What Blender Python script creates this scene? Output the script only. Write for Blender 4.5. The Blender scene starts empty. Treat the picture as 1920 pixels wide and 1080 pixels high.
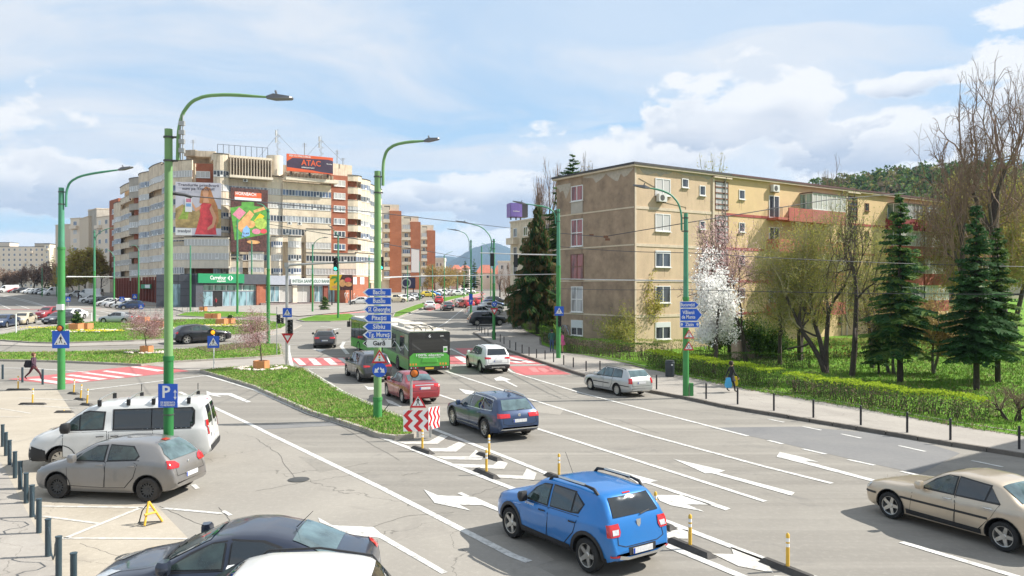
import bpy,bmesh,math,random
from mathutils import Vector,Matrix
from mathutils.bvhtree import BVHTree
SC=bpy.context.scene
COL=SC.collection
R=math.radians
random.seed(7)
F=1460.0
CH=5.4
# camera
cam_d=bpy.data.cameras.new('camera');cam=bpy.data.objects.new('camera',cam_d);COL.objects.link(cam)
cam.location=(0,0,CH);cam.rotation_euler=(R(90),0,0)
cam_d.sensor_width=36;cam_d.lens=F/1920*36
cam_d.clip_start=.1;cam_d.clip_end=20000
SC.camera=cam
SC.view_settings.view_transform='Standard';SC.view_settings.look='None'
SC.view_settings.gamma=1;SC.view_settings.exposure=0.75
SC.view_settings.use_curve_mapping=False
SUN_EL=42.0;SUN_AZ=81.5
SKY_STRENGTH=0.115
# node helper
class NT:
 def __init__(s,tree):s.t=tree;s.n=tree.nodes;s.l=tree.links
 def new(s,typ,**kw):
  n=s.n.new(typ)
  for k,v in kw.items():
   if k.startswith('i_'):
    key=k[2:];key=int(key)if key.isdigit()else key.replace('_',' ')
    s.put(n.inputs[key],v)
   else:setattr(n,k,v)
  return n
 def put(s,sock,v):
  if isinstance(v,bpy.types.NodeSocket):s.l.new(v,sock)
  elif isinstance(v,bpy.types.Node):s.l.new(v.outputs[0],sock)
  else:sock.default_value=v
 def math(s,op,a,b=0.0,c=None,clamp=False):
  n=s.n.new('ShaderNodeMath');n.operation=op;n.use_clamp=clamp
  s.put(n.inputs[0],a);s.put(n.inputs[1],b)
  if c is not None:s.put(n.inputs[2],c)
  return n.outputs[0]
 def mix(s,f,a,b,blend='MIX'):
  n=s.n.new('ShaderNodeMix');n.data_type='RGBA';n.blend_type=blend
  s.put(n.inputs[0],f);s.put(n.inputs[6],a);s.put(n.inputs[7],b)
  return n.outputs[2]
 def noise(s,vec,scale,detail=3,rough=.55,dist=0.0):
  n=s.n.new('ShaderNodeTexNoise')
  if vec is not None:s.put(n.inputs['Vector'],vec)
  n.inputs['Scale'].default_value=scale;n.inputs['Detail'].default_value=detail
  n.inputs['Roughness'].default_value=rough;n.inputs['Distortion'].default_value=dist
  return n.outputs[0]
 def ramp(s,f,lo,hi):
  n=s.n.new('ShaderNodeMapRange');s.put(n.inputs[0],f)
  n.inputs[1].default_value=lo;n.inputs[2].default_value=hi;n.clamp=True
  return n.outputs[0]
 def mapping(s,vec,scale=(1,1,1),rot=(0,0,0),loc=(0,0,0)):
  n=s.n.new('ShaderNodeMapping');s.put(n.inputs[0],vec)
  n.inputs[1].default_value=loc;n.inputs[2].default_value=rot;n.inputs[3].default_value=scale
  return n.outputs[0]
W=bpy.data.worlds.new('World');SC.world=W;W.use_nodes=True
t=NT(W.node_tree);t.n.clear()
sky=t.new('ShaderNodeTexSky',sky_type='NISHITA',sun_disc=False,sun_elevation=R(SUN_EL),sun_rotation=R(SUN_AZ),altitude=600,air_density=1.0,dust_density=.6,ozone_density=1.4)
tc=t.new('ShaderNodeTexCoord')
sep=t.new('ShaderNodeSeparateXYZ',i_0=tc.outputs['Generated'])
zc=t.math('MAXIMUM',sep.outputs[2],0.0)
den=t.math('ADD',zc,.16)
u=t.math('DIVIDE',sep.outputs[0],den);v=t.math('DIVIDE',sep.outputs[1],den)
plane=t.new('ShaderNodeCombineXYZ',i_0=u,i_1=v,i_2=0.0).outputs[0]
warp=t.new('ShaderNodeTexNoise');t.put(warp.inputs['Vector'],plane);warp.inputs['Scale'].default_value=.8;warp.inputs['Detail'].default_value=3
wv=t.new('ShaderNodeVectorMath',operation='MULTIPLY_ADD',i_0=warp.outputs['Color'],i_1=(1.3,.9,0),i_2=plane).outputs[0]
n1=t.noise(t.mapping(wv,(.26,.70,1),(0,0,R(8)),(3.1,1.4,0)),1.5,8,.58,.5)
veil=t.ramp(n1,.415,.56)
veil=t.math('ADD',t.math('MULTIPLY',veil,.82),t.math('MULTIPLY',t.ramp(zc,.13,.30),.60),clamp=True)
GEN=tc.outputs['Generated']
n2=t.noise(t.mapping(GEN,(1.0,1.0,1.9),(0,0,0),(1.72,.35,.42)),6.0,10,.56,.15)
n3=t.noise(t.mapping(GEN,(1.0,1.0,1.9),(0,0,0),(1.74,.33,.47)),6.0,8,.56,.15)
cumm=None;und=None
for(cx,cy,rad,flat)in((1440,205,.125,1.7),(1330,235,.10,2.4),(1580,262,.17,4.0),(1230,292,.20,4.5),(930,345,.085,2.4),(1660,165,.05,2.6),(40,350,.10,2.2),(-420,250,.2,2.0),(2400,200,.25,2.0),(905,372,.13,5.0),(330,500,.5,9.0),(2300,330,.5,6.0)):
 c=Vector((cx-960,F,540-cy)).normalized()
 dv=t.new('ShaderNodeVectorMath',operation='SUBTRACT',i_0=GEN,i_1=tuple(c)).outputs[0]
 dv2=t.new('ShaderNodeVectorMath',operation='MULTIPLY',i_0=dv,i_1=(1,1,flat)).outputs[0]
 ln=t.new('ShaderNodeVectorMath',operation='LENGTH',i_0=dv2).outputs['Value']
 f=t.math('ADD',t.math('SUBTRACT',1.0,t.math('DIVIDE',ln,rad)),t.math('MULTIPLY',t.math('SUBTRACT',n2,.5),5.2))
 f=t.ramp(f,.10,.30)
 b_=t.math('MULTIPLY',f,t.ramp(t.math('ADD',t.math('MULTIPLY',t.new('ShaderNodeSeparateXYZ',i_0=dv2).outputs[2],-1.0/rad),t.math('MULTIPLY',t.math('SUBTRACT',n3,.5),3.0)),-.25,.75))
 cumm=f if cumm is None else t.math('MAXIMUM',cumm,f);und=b_ if und is None else t.math('MAXIMUM',und,b_)
cum=t.math('MULTIPLY',cumm,.92);shade=und
K=1.0/SKY_STRENGTH
def sc3(c):return(c[0]*K,c[1]*K,c[2]*K,1)
blue=t.mix(t.ramp(zc,.0,.30),sc3((.26,.42,.55)),sc3((.155,.335,.54)))
base=t.mix(.80,sky.outputs[0],blue)
lit=sc3((.50,.525,.56));grey=sc3((.30,.35,.44));bright=sc3((.585,.59,.60))
veilc=t.mix(t.ramp(t.noise(wv,1.3,6,.62),.35,.65),sc3((.41,.465,.54)),lit)
c1=t.mix(veil,base,veilc)
c2=t.mix(cum,c1,t.mix(shade,bright,grey))
low=t.math('LESS_THAN',sep.outputs[2],0.0)
c3=t.mix(low,c2,sc3((.20,.21,.20)))
bg=t.new('ShaderNodeBackground',i_0=c3,i_1=SKY_STRENGTH)
out=t.new('ShaderNodeOutputWorld');t.l.new(bg.outputs[0],out.inputs[0])
sun_d=bpy.data.lights.new('sun','SUN');sun=bpy.data.objects.new('sun',sun_d);COL.objects.link(sun)
sun_d.energy=5.0;sun_d.angle=R(.5);sun_d.color=(1,.955,.88)
_a=R(SUN_AZ);_e=R(SUN_EL)
SUNV=Vector((math.sin(_a)*math.cos(_e),math.cos(_a)*math.cos(_e),math.sin(_e)))
sun.rotation_euler=SUNV.to_track_quat('Z','Y').to_euler()
# terrain profile: flat, then a gentle climb away
def g(Y):
 return 0.0 if Y<40 else(.022*(Y-40)if Y<260 else 4.84)
def gp(px,py,h=0.0):
 q=(py-540)/F
 H=CH-h
 Y=H/q if q>1e-5 else 1e9
 if Y>40:
  Y=(H+.88)/(q+.022)
  if Y>260:Y=(H-4.84)/max(q,1e-5)
 return Vector(((px-960)/F*Y,Y,g(Y)+h))
def at(px,py,Y):
 return Vector(((px-960)/F*Y,Y,CH+(540-py)/F*Y))
MATS={}
def mat(name,col,rough=.7,metal=0.0,var=.12,vs=3.0,bump=0.0,bs=40.0,spec=.5,coat=0.0,emit=0.0,dirt=0.0,dirtcol=(.16,.13,.10),streak=0.0,alpha=None):
 if name in MATS:return MATS[name]
 m=bpy.data.materials.new(name);m.use_nodes=True;MATS[name]=m
 t=NT(m.node_tree);b=t.n['Principled BSDF']
 b.inputs['Roughness'].default_value=rough;b.inputs['Metallic'].default_value=metal
 b.inputs['Specular IOR Level'].default_value=spec
 if coat:b.inputs['Coat Weight'].default_value=coat;b.inputs['Coat Roughness'].default_value=.04
 c4=(*col,1)
 if var>0 or dirt>0 or streak>0:
  tc=t.new('ShaderNodeTexCoord').outputs['Object']
  c=c4
  if var>0:
   f=t.ramp(t.noise(tc,vs,4,.6),.3,.7)
   c=t.mix(f,tuple(min(1,x*(1-var))for x in col)+(1,),tuple(min(1,x*(1+var))for x in col)+(1,))
  if dirt>0:
   f=t.math('MULTIPLY',t.ramp(t.noise(tc,vs*.45+.2,6,.65),.48,.72),dirt)
   c=t.mix(f,c,(*dirtcol,1))
  if streak>0:
   f=t.math('MULTIPLY',t.ramp(t.noise(t.mapping(tc,(3,3,.25)),1.1,5,.6),.5,.72),streak)
   c=t.mix(f,c,(*dirtcol,1))
  t.l.new(c,b.inputs['Base Color'])
  if bump>0:
   bn=t.new('ShaderNodeBump',i_Strength=bump,i_Height=t.noise(tc,bs,3,.6));bn.inputs['Distance'].default_value=.02
   t.l.new(bn.outputs[0],b.inputs['Normal'])
 else:b.inputs['Base Color'].default_value=c4
 if emit:b.inputs['Emission Color'].default_value=c4;b.inputs['Emission Strength'].default_value=emit
 return m
def ground_mat(name,c0,c1,big=.12,grain=60,bump=.25,crack=0.0,streakdir=None,stain=.25,rough=.9,staincol=(.10,.10,.10)):
 m=bpy.data.materials.new(name);m.use_nodes=True;MATS[name]=m
 t=NT(m.node_tree);b=t.n['Principled BSDF'];b.inputs['Roughness'].default_value=rough
 b.inputs['Specular IOR Level'].default_value=.25
 tc=t.new('ShaderNodeTexCoord').outputs['Object']
 c=t.mix(t.ramp(t.noise(tc,big,6,.62,.6),.32,.68),(*c0,1),(*c1,1))
 if streakdir is not None:
  s=t.noise(t.mapping(tc,(.035,.75,1),(0,0,streakdir)),1.0,4,.6)
  c=t.mix(t.math('MULTIPLY',t.ramp(s,.42,.62),.5),c,tuple(x*.80 for x in c0)+(1,))
  s2=t.noise(t.mapping(tc,(.02,1.1,1),(0,0,streakdir),(3,9,0)),1.0,3,.6)
  c=t.mix(t.math('MULTIPLY',t.ramp(s2,.52,.70),.45),c,tuple(min(1,x*1.28)for x in c1)+(1,))
 f=t.ramp(t.noise(tc,grain,2,.7),.30,.72)
 c=t.mix(t.math('MULTIPLY',f,.30),c,tuple(x*.55 for x in c0)+(1,))
 f=t.ramp(t.noise(tc,7,5,.7),.50,.80)
 c=t.mix(t.math('MULTIPLY',f,.30),c,tuple(min(1,x*1.4)for x in c1)+(1,))
 f=t.math('MULTIPLY',t.ramp(t.noise(tc,.55,6,.7,1.2),.56,.70),stain)
 c=t.mix(f,c,(*staincol,1))
 if crack>0:
  vo=t.new('ShaderNodeTexVoronoi',feature='DISTANCE_TO_EDGE')
  w=t.new('ShaderNodeTexNoise');t.put(w.inputs['Vector'],tc);w.inputs['Scale'].default_value=1.1;w.inputs['Detail'].default_value=5
  wv=t.new('ShaderNodeVectorMath',operation='MULTIPLY_ADD',i_0=w.outputs['Color'],i_1=(1.6,1.6,0),i_2=tc)
  t.l.new(wv.outputs[0],vo.inputs['Vector']);vo.inputs['Scale'].default_value=.16
  f=t.math('MULTIPLY',t.math('LESS_THAN',vo.outputs[0],.0018),crack)
  c=t.mix(f,c,(.045,.042,.038,1))
 t.l.new(c,b.inputs['Base Color'])
 bn=t.new('ShaderNodeBump',i_Strength=bump,i_Height=t.noise(tc,grain*1.3,3,.7));bn.inputs['Distance'].default_value=.02
 t.l.new(bn.outputs[0],b.inputs['Normal'])
 return m
def paint_mat(name,col,wear=.5,under=(.20,.19,.175)):
 m=bpy.data.materials.new(name);m.use_nodes=True;MATS[name]=m
 t=NT(m.node_tree);b=t.n['Principled BSDF'];b.inputs['Roughness'].default_value=.7
 tc=t.new('ShaderNodeTexCoord').outputs['Object']
 f=t.math('MULTIPLY',t.ramp(t.noise(tc,5,9,.8),.53-.08*wear,.66),wear)
 c=t.mix(t.ramp(t.noise(tc,.7,4,.6),.3,.7),tuple(x*.86 for x in col)+(1,),(*col,1))
 c=t.mix(f,c,(*under,1))
 t.l.new(c,b.inputs['Base Color'])
 return m
class MB:
 def __init__(s):s.v=[];s.f=[];s.mi=[];s.mats=[];s.runs=[]
 def slot(s,m):
  if isinstance(m,str):m=MATS[m]
  if m not in s.mats:s.mats.append(m)
  return s.mats.index(m)
 def add(s,verts,faces,m,M=None):
  o=len(s.v);k=s.slot(m)
  s.v+=[tuple(M@Vector(p))for p in verts]if M is not None else[tuple(p)for p in verts]
  f0=len(s.f)
  for f in faces:s.f.append(tuple(i+o for i in f));s.mi.append(k)
  s.runs.append((o,len(s.v),f0,len(s.f)))
  return s
 def box(s,x0,x1,y0,y1,z0,z1,m,M=None):
  return s.add([(x0,y0,z0),(x1,y0,z0),(x1,y1,z0),(x0,y1,z0),(x0,y0,z1),(x1,y0,z1),(x1,y1,z1),(x0,y1,z1)],[(3,2,1,0),(4,5,6,7),(0,1,5,4),(1,2,6,5),(2,3,7,6),(3,0,4,7)],m,M)
 def prism(s,poly,h0,h1,m,M=None):
  n=len(poly)
  a=sum(poly[i][0]*poly[(i+1)%n][1]-poly[(i+1)%n][0]*poly[i][1]for i in range(n))
  if a<0:poly=poly[::-1]
  V=[(p[0],p[1],h0)for p in poly]+[(p[0],p[1],h1)for p in poly]
  Fc=[tuple(range(n))[::-1],tuple(range(n,2*n))]+[(i,(i+1)%n,n+(i+1)%n,n+i)for i in range(n)]
  return s.add(V,Fc,m,M)
 def face(s,pts,m,M=None):return s.add(pts,[tuple(range(len(pts)))],m,M)
 def tube(s,pts,r,m,n=8,cap=True,M=None):
  pts=[Vector(p)for p in pts];k=len(pts)
  rr=r if isinstance(r,(list,tuple))else[r]*k
  V=[];Fc=[];up=None
  for i,p in enumerate(pts):
   d=(pts[min(i+1,k-1)]-pts[max(i-1,0)]).normalized()
   if up is None:up=Vector((0,0,1))if abs(d.z)<.9 else Vector((1,0,0))
   a=d.cross(up)
   if a.length<1e-5:a=d.orthogonal()
   a.normalize();b=a.cross(d).normalized();up=b
   for j in range(n):
    t=2*math.pi*j/n
    V.append(p+(a*math.cos(t)+b*math.sin(t))*rr[i])
  for i in range(k-1):
   for j in range(n):
    Fc.append((i*n+j,i*n+(j+1)%n,(i+1)*n+(j+1)%n,(i+1)*n+j))
  if cap:Fc.append(tuple(range(n))[::-1]);Fc.append(tuple(range((k-1)*n,k*n)))
  return s.add(V,Fc,m,M)
 def lathe(s,prof,m,n=20,M=None,a0=0,a1=2*math.pi):
  full=abs(a1-a0-2*math.pi)<1e-4;k=n if full else n+1
  V=[];Fc=[]
  for(r,z)in prof:
   for j in range(k):
    a=a0+(a1-a0)*j/n;V.append((r*math.cos(a),r*math.sin(a),z))
  for i in range(len(prof)-1):
   for j in range(n):
    j2=(j+1)%k
    Fc.append((i*k+j,i*k+j2,(i+1)*k+j2,(i+1)*k+j))
  return s.add(V,Fc,m,M)
 def disc(s,c,r,m,n=20,M=None,nrm='z'):
  V=[]
  for j in range(n):
   a=2*math.pi*j/n
   V.append((c[0]+r*math.cos(a),c[1]+r*math.sin(a),c[2])if nrm=='z' else(c[0]+r*math.cos(a),c[1],c[2]+r*math.sin(a)))
  return s.face(V,m,M)
 def mesh(s,name,smooth=None,merge=False):
  me=bpy.data.meshes.new(name);me.from_pydata(s.v,[],s.f)
  for m in s.mats:me.materials.append(m)
  me.polygons.foreach_set('material_index',s.mi)
  if merge:
   b=bmesh.new();b.from_mesh(me);bmesh.ops.remove_doubles(b,verts=b.verts,dist=1e-4)
   bmesh.ops.recalc_face_normals(b,faces=b.faces);b.to_mesh(me);b.free()
  if smooth is not None:
   me.polygons.foreach_set('use_smooth',[True]*len(me.polygons));me.set_sharp_from_angle(angle=R(smooth))
  me.update();return me
 def build(s,name,parent=None,smooth=None,merge=False):
  return link(name,s.mesh(name,smooth,merge),parent)
def each(mb,name,parent=None,kind=None,M=None,smooth=None):
 out=[]
 for(v0,v1,f0,f1)in mb.runs:
  p=MB();p.mats=mb.mats;p.v=mb.v[v0:v1];p.f=[tuple(i-v0 for i in f)for f in mb.f[f0:f1]];p.mi=mb.mi[f0:f1]
  c=Vector(p.v[0]);p.v=[tuple(Vector(q)-c)for q in p.v];used=sorted(set(p.mi));p.mats=[mb.mats[i]for i in used];p.mi=[used.index(i)for i in p.mi]
  o=p.build(name,parent,smooth)
  if M is not None:o.matrix_world=M@Matrix.Translation(c)
  else:o.location=c
  if kind:o['kind']=kind
  out.append(o)
 return out
def link(name,data,parent=None):
 o=bpy.data.objects.new(name,data);COL.objects.link(o)
 if parent is not None:o.parent=parent
 return o
def tag(o,label=None,cat=None,group=None,kind=None):
 if label:o['label']=label
 if cat:o['category']=cat
 if group:o['group']=group
 if kind:o['kind']=kind
 return o
def thing(name,label,cat,loc=(0,0,0),rz=0.0,group=None):
 o=bpy.data.objects.new(name,None);COL.objects.link(o);o.empty_display_size=.3
 o.location=loc;o.rotation_euler=(0,0,rz)
 return tag(o,label,cat,group)
def copy_tree(o,parent=None):
 c=o.copy();COL.objects.link(c)
 if parent is not None:c.parent=parent
 for ch in o.children:copy_tree(ch,c)
 return c
def frame(o,xdir,zdir=Vector((0,0,1))):
 x=Vector(xdir).normalized();z=Vector(zdir).normalized();y=z.cross(x).normalized()
 M=Matrix.Identity(4)
 for i,a in enumerate((x,y,z)):
  M[0][i],M[1][i],M[2][i]=a
 M[0][3],M[1][3],M[2][3]=o
 return M
ORD=['first','second','third','fourth','fifth','sixth','seventh','eighth','ninth','tenth','eleventh','twelfth','thirteenth','fourteenth','fifteenth','sixteenth','seventeenth','eighteenth','nineteenth','twentieth']
def text_mesh(body,size,m,bold=False,ext=.003,align='CENTER',squeeze=1.0):
 cu=bpy.data.curves.new('lettering','FONT');cu.body=body;cu.size=size;cu.align_x=align;cu.align_y='CENTER'
 cu.extrude=ext;cu.resolution_u=2
 if bold:cu.offset=size*.018
 o=bpy.data.objects.new('lettering',cu);COL.objects.link(o)
 dg=bpy.context.evaluated_depsgraph_get();dg.update()
 me=bpy.data.meshes.new_from_object(o.evaluated_get(dg))
 bpy.data.objects.remove(o);bpy.data.curves.remove(cu)
 me.transform(Matrix.Scale(squeeze,4,Vector((1,0,0))))
 me.materials.clear();me.materials.append(MATS[m]if isinstance(m,str)else m)
 return me
def text(body,size,m,parent,x,y,z,bold=True,ext=.003,fit=None,name='lettering'):
 me=text_mesh(body,size,m,bold,ext)
 me.transform(Matrix.Rotation(R(90),4,'X'))
 if fit:
  w=max(v.co.x for v in me.vertices)-min(v.co.x for v in me.vertices)
  me.transform(Matrix.Scale(fit/w,4,Vector((1,0,0))))
 o=link(name,me,parent);o.location=(x,y,z);return o
LANE=R(63)
ground_mat('asphalt',(.235,.218,.192),(.30,.28,.245),streakdir=LANE,stain=.42,crack=.0,staincol=(.13,.125,.12))
ground_mat('asphalt_old',(.27,.25,.22),(.34,.315,.275),big=.2,stain=.3,crack=.45,staincol=(.17,.155,.14))
ground_mat('asphalt_patch_shade',(.17,.17,.172),(.225,.22,.212),big=.2,stain=.2,crack=.0)  # darker grey asphalt, for a road patch and the painted lane shade
ground_mat('concrete',(.36,.315,.25),(.45,.40,.325),big=.35,grain=45,stain=.35,crack=.35,staincol=(.22,.20,.17))
ground_mat('paving',(.30,.275,.245),(.38,.35,.31),big=.4,grain=50,stain=.35,crack=.4,staincol=(.19,.17,.15))
ground_mat('kerbstone',(.33,.30,.26),(.45,.41,.35),big=1.2,grain=30,stain=.3)
ground_mat('kerb_dark',(.13,.115,.10),(.20,.18,.155),big=1.2,grain=30,stain=.3)
ground_mat('kerb_top',(.30,.275,.24),(.40,.37,.32),big=1.2,grain=30,stain=.3)
ground_mat('soil',(.10,.07,.045),(.19,.145,.10),big=1.5,grain=20,stain=.4)
ground_mat('earth',(.11,.12,.05),(.17,.16,.08),big=.05,grain=3,stain=.4)
def grass_mat(name,a,b,c,dry=.4):
 m=bpy.data.materials.new(name);m.use_nodes=True;MATS[name]=m
 t=NT(m.node_tree);bs=t.n['Principled BSDF'];bs.inputs['Roughness'].default_value=.9;bs.inputs['Specular IOR Level'].default_value=.15
 tc=t.new('ShaderNodeTexCoord').outputs['Object']
 x=t.mix(t.ramp(t.noise(tc,.5,6,.7),.35,.65),(*a,1),(*b,1))
 x=t.mix(t.ramp(t.noise(tc,14,4,.8),.45,.75),x,tuple(v*.45 for v in a)+(1,))
 x=t.mix(t.math('MULTIPLY',t.ramp(t.noise(tc,.8,7,.7,.5),.54,.66),dry),x,(*c,1))
 t.l.new(x,bs.inputs['Base Color'])
 bn=t.new('ShaderNodeBump',i_Strength=.9,i_Height=t.noise(tc,22,5,.8));bn.inputs['Distance'].default_value=.06
 t.l.new(bn.outputs[0],bs.inputs['Normal'])
grass_mat('grass',(.085,.20,.018),(.14,.28,.03),(.27,.22,.11),.55)
grass_mat('lawn',(.11,.25,.02),(.18,.34,.035),(.25,.22,.08),.45)
paint_mat('white_paint',(.68,.67,.63),.9)
paint_mat('white_paint_worn',(.62,.60,.55),1.0,(.33,.30,.26))
paint_mat('red_paint',(.46,.12,.12),.35,(.40,.13,.12))
paint_mat('pink_paint',(.60,.20,.19),.7,(.42,.26,.24))
mat('blade_a',(.12,.25,.025),.8,var=.3);mat('blade_b',(.24,.36,.05),.8,var=.3);mat('blade_dry',(.33,.27,.13),.8,var=.2)
# draped sheets
def drape(px_poly,lift,m,name,thick=0.0,world=False,sub=None):
 pts=[Vector(p)for p in px_poly]if world else[gp(*p)for p in px_poly]
 b=bmesh.new()
 f=b.faces.new([b.verts.new((p.x,p.y,0))for p in pts])
 f.normal_update()
 if f.normal.z<0:f.normal_flip()
 bmesh.ops.triangulate(b,faces=b.faces[:],ngon_method='EAR_CLIP')
 for cy in(40,260):
  bmesh.ops.bisect_plane(b,geom=b.verts[:]+b.edges[:]+b.faces[:],plane_co=(0,cy,0),plane_no=(0,1,0))
 for w in b.verts:w.co.z=g(w.co.y)+lift
 me=bpy.data.meshes.new(name);b.to_mesh(me);b.free()
 me.materials.append(MATS[m]);
 return tag(link(name,me),kind='structure')
def strip_px(pts,w,lift,m,mb,world=False):
 P=[Vector(p)if world else gp(*p)for p in pts]
 Q=[P[0]]
 for a,b in zip(P,P[1:]):
  for cy in sorted((40,260),reverse=a.y>b.y):
   if(a.y-cy)*(b.y-cy)<0:Q.append(a.lerp(b,(cy-a.y)/(b.y-a.y)))
  Q.append(b)
 P=Q;L=[];Rr=[]
 for i,p in enumerate(P):
  d=(P[min(i+1,len(P)-1)]-P[max(i-1,0)]);d.z=0;d.normalize()
  n=Vector((-d.y,d.x,0))*w/2
  for s_,arr in((1,L),(-1,Rr)):
   q=p+n*s_;arr.append((q.x,q.y,g(p.y)+lift))
 V=L+Rr;k=len(L)
 mb.add(V,[(k+i,k+i+1,i+1,i)for i in range(k-1)],m)
def poly_px(pts,lift,m,mb,world=False):
 P=[Vector(p)if world else gp(*p)for p in pts]
 a=sum(P[i].x*P[(i+1)%len(P)].y-P[(i+1)%len(P)].x*P[i].y for i in range(len(P)))
 if a<0:P=P[::-1]
 b=bmesh.new();f=b.faces.new([b.verts.new((p.x,p.y,0))for p in P]);f.normal_update()
 bmesh.ops.triangulate(b,faces=b.faces[:],ngon_method='EAR_CLIP')
 for cy in(40,260):
  bmesh.ops.bisect_plane(b,geom=b.verts[:]+b.edges[:]+b.faces[:],plane_co=(0,cy,0),plane_no=(0,1,0))
 b.verts.index_update()
 mb.add([(w.co.x,w.co.y,g(w.co.y)+lift)for w in b.verts],[tuple(w.index for w in f.verts)for f in b.faces],m)
 b.free()
drape([(-9000,-200,0),(9000,-200,0),(9000,12000,0),(-9000,12000,0)],-.02,'earth','ground',world=True)
drape([(-260,-10,0),(70,-10,0),(70,60,0),(30,140,0),(20,420,0),(-420,420,0),(-420,60,0)],0.0,'asphalt','road',world=True)
drape([(131,767),(300,735),(337,735),(407,767),(495,810),(720,918),(960,1042),(1010,1064),(1100,1110),(1300,1260),(300,1500),(350,1007),(290,945)],.004,'asphalt_old','parking_aisle')
drape([(-150,733),(108,732),(131,767),(290,945),(350,1007),(600,1500),(-1200,1500),(-500,800)],.008,'concrete','parking_lot')
drape([(1330,802),(1500,800),(1640,812),(1740,832),(1800,850),(1725,889),(1600,862),(1440,825)],.004,'asphalt_patch_shade','lane_shade_sheet')  # vague bluish shade on the lane, painted in as a darker sheet
drape([(-400,800),(2,868),(22,905),(45,950),(75,1005),(112,1080),(170,1200),(-1400,1500)],.012,'paving','footway')
def kerbed(px_poly,h,top,name,kerbw=.16,lift=0.0,world=False,kmat='kerbstone'):
 base=[Vector(p)if world else gp(*p,h)for p in px_poly]
 n=len(base)
 a=sum(base[i].x*base[(i+1)%n].y-base[(i+1)%n].x*base[i].y for i in range(n))
 if a<0:base=base[::-1]
 o=drape([(p.x,p.y,0)for p in base],h,top,name,world=True)
 P=[]
 for i in range(n):
  p,q=base[i],base[(i+1)%n]
  P.append(p)
  for cy in sorted((40,260),reverse=p.y>q.y):
   if(p.y-cy)*(q.y-cy)<0:P.append(p.lerp(q,(cy-p.y)/(q.y-p.y)))
 n=len(P)
 off=[]
 for i in range(n):
  d=(P[(i+1)%n]-P[i-1]);d.z=0;d.normalize();off.append(Vector((-d.y,d.x,0))*kerbw)
 mb=MB()
 for i in range(n):
  p,q=P[i],P[(i+1)%n]
  L=(q-p).length
  if L<.02:continue
  near=min(p.y,q.y)<45 and abs((p.x+q.x)/2)<40
  k=max(1,int(L/1.0))if near else 1
  for j in range(k):
   t0,t1=j/k+(.006 if k>1 else 0),(j+1)/k-(.006 if k>1 else 0)
   a0,a1=p.lerp(q,t0),p.lerp(q,t1)
   o0,o1=off[i].lerp(off[(i+1)%n],t0),off[i].lerp(off[(i+1)%n],t1)
   dz=random.uniform(-.006,.008)if near else 0
   z=h+.012+dz
   pts=[(v.x,v.y,g(v.y)+zz)for zz in(-.03,z)for v in(a0,a1,a1+o1,a0+o0)]
   mb.add(pts,[(3,2,1,0),(4,5,6,7),(0,1,5,4),(1,2,6,5),(2,3,7,6),(3,0,4,7)],kmat)
 kb=mb.build('kerb',o);kb['kind']='stuff'
 return o
KERB_R=[(887,623),(928,648),(976,664),(1011,676),(1100,704),(1220,732),(1285,744),(1360,760),(1440,773),(1605,800),(1785,830),(1920,851),(2300,915)]
BACK_R=[(2300,870),(1920,817),(1790,797),(1615,765),(1440,736),(1295,707),(1210,690),(1172,680),(1090,664),(1055,660),(1015,646),(1014,632),(985,620),(975,587),(966,566),(955,566),(958,590),(955,606)]
kerbed(KERB_R+BACK_R,.13,'paving','pavement',kmat='kerb_dark')
LAWN=[(2300,871),(1920,818),(1790,798),(1615,766),(1440,737),(1295,708),(1210,691),(1172,681),(1090,665),(1055,661),(1016,646),(1015,632),(986,620),(976,587),(967,564),(1100,560),(2600,560),(4200,640)]
drape([tuple(gp(*p,.13).xy)+(0,)for p in LAWN],.135,'lawn','lawn',world=True)
mb=MB();strip_px([(2300,871),(1920,818),(1790,798),(1615,766),(1440,737),(1295,708),(1210,691),(1172,681),(1090,665)],.1,.155,'kerb_top',mb)
tag(mb.build('edging'),kind='structure')
ISL1=[(375,694),(425,689),(480,686),(532,684),(572,691),(642,734),(700,759),(755,781),(783,796),(786,806),(775,815),(740,817),(705,812),(680,802),(580,770),(480,725),(420,706)]
kerbed(ISL1,.15,'grass','traffic_island')
ISL2=[(-200,662),(0,660),(112,659),(250,656),(350,654),(425,645),(475,642),(526,645),(530,665),(480,669),(325,677),(265,683),(180,679),(100,676),(0,674),(-200,671)]
kerbed(ISL2,.13,'grass','splitter_island')
drape([(265,684),(325,678),(480,670),(530,667),(536,684),(480,686),(425,690),(375,695),(355,695),(320,690)],.02,'paving','refuge')
APR=[(-60,640),(0,647),(110,650),(250,646),(350,641),(475,633),(545,621),(566,610),(540,601),(470,597),(325,594),(175,597),(110,604),(20,618),(-50,630)]
kerbed(APR,.05,'paving','roundabout_apron')
RND=[(-30,632),(0,637),(55,641),(110,642),(250,638),(350,633),(475,625),(530,615),(540,608),(520,603),(460,600),(400,598),(325,599),(175,603),(130,608),(50,618),(0,627)]
kerbed(RND,.16,'grass','roundabout',kmat='kerb_top')
kerbed([(556,599),(590,591),(655,588),(668,592),(672,600),(620,602),(570,602)],.12,'grass','grass_island')
kerbed([(330,591),(345,586),(375,583),(440,584),(520,588),(528,591),(460,594),(380,594)],.12,'grass','plaza_verge')
kerbed([(735,594),(750,593),(792,577),(850,561),(900,549),(895,547),(830,558),(780,571),(740,585)],.12,'grass','median_verge')
drape([(792,579),(850,563),(902,550),(912,551),(860,566),(806,583)],.012,'pink_paint','bus_lane')
drape([(180,573),(300,573),(345,586),(520,590),(560,594),(650,586),(720,576),(720,560),(200,560)],.10,'paving','plaza')
drape([(130,574),(230,578),(215,585),(120,580)],.015,'paving','far_pavement')
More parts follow.
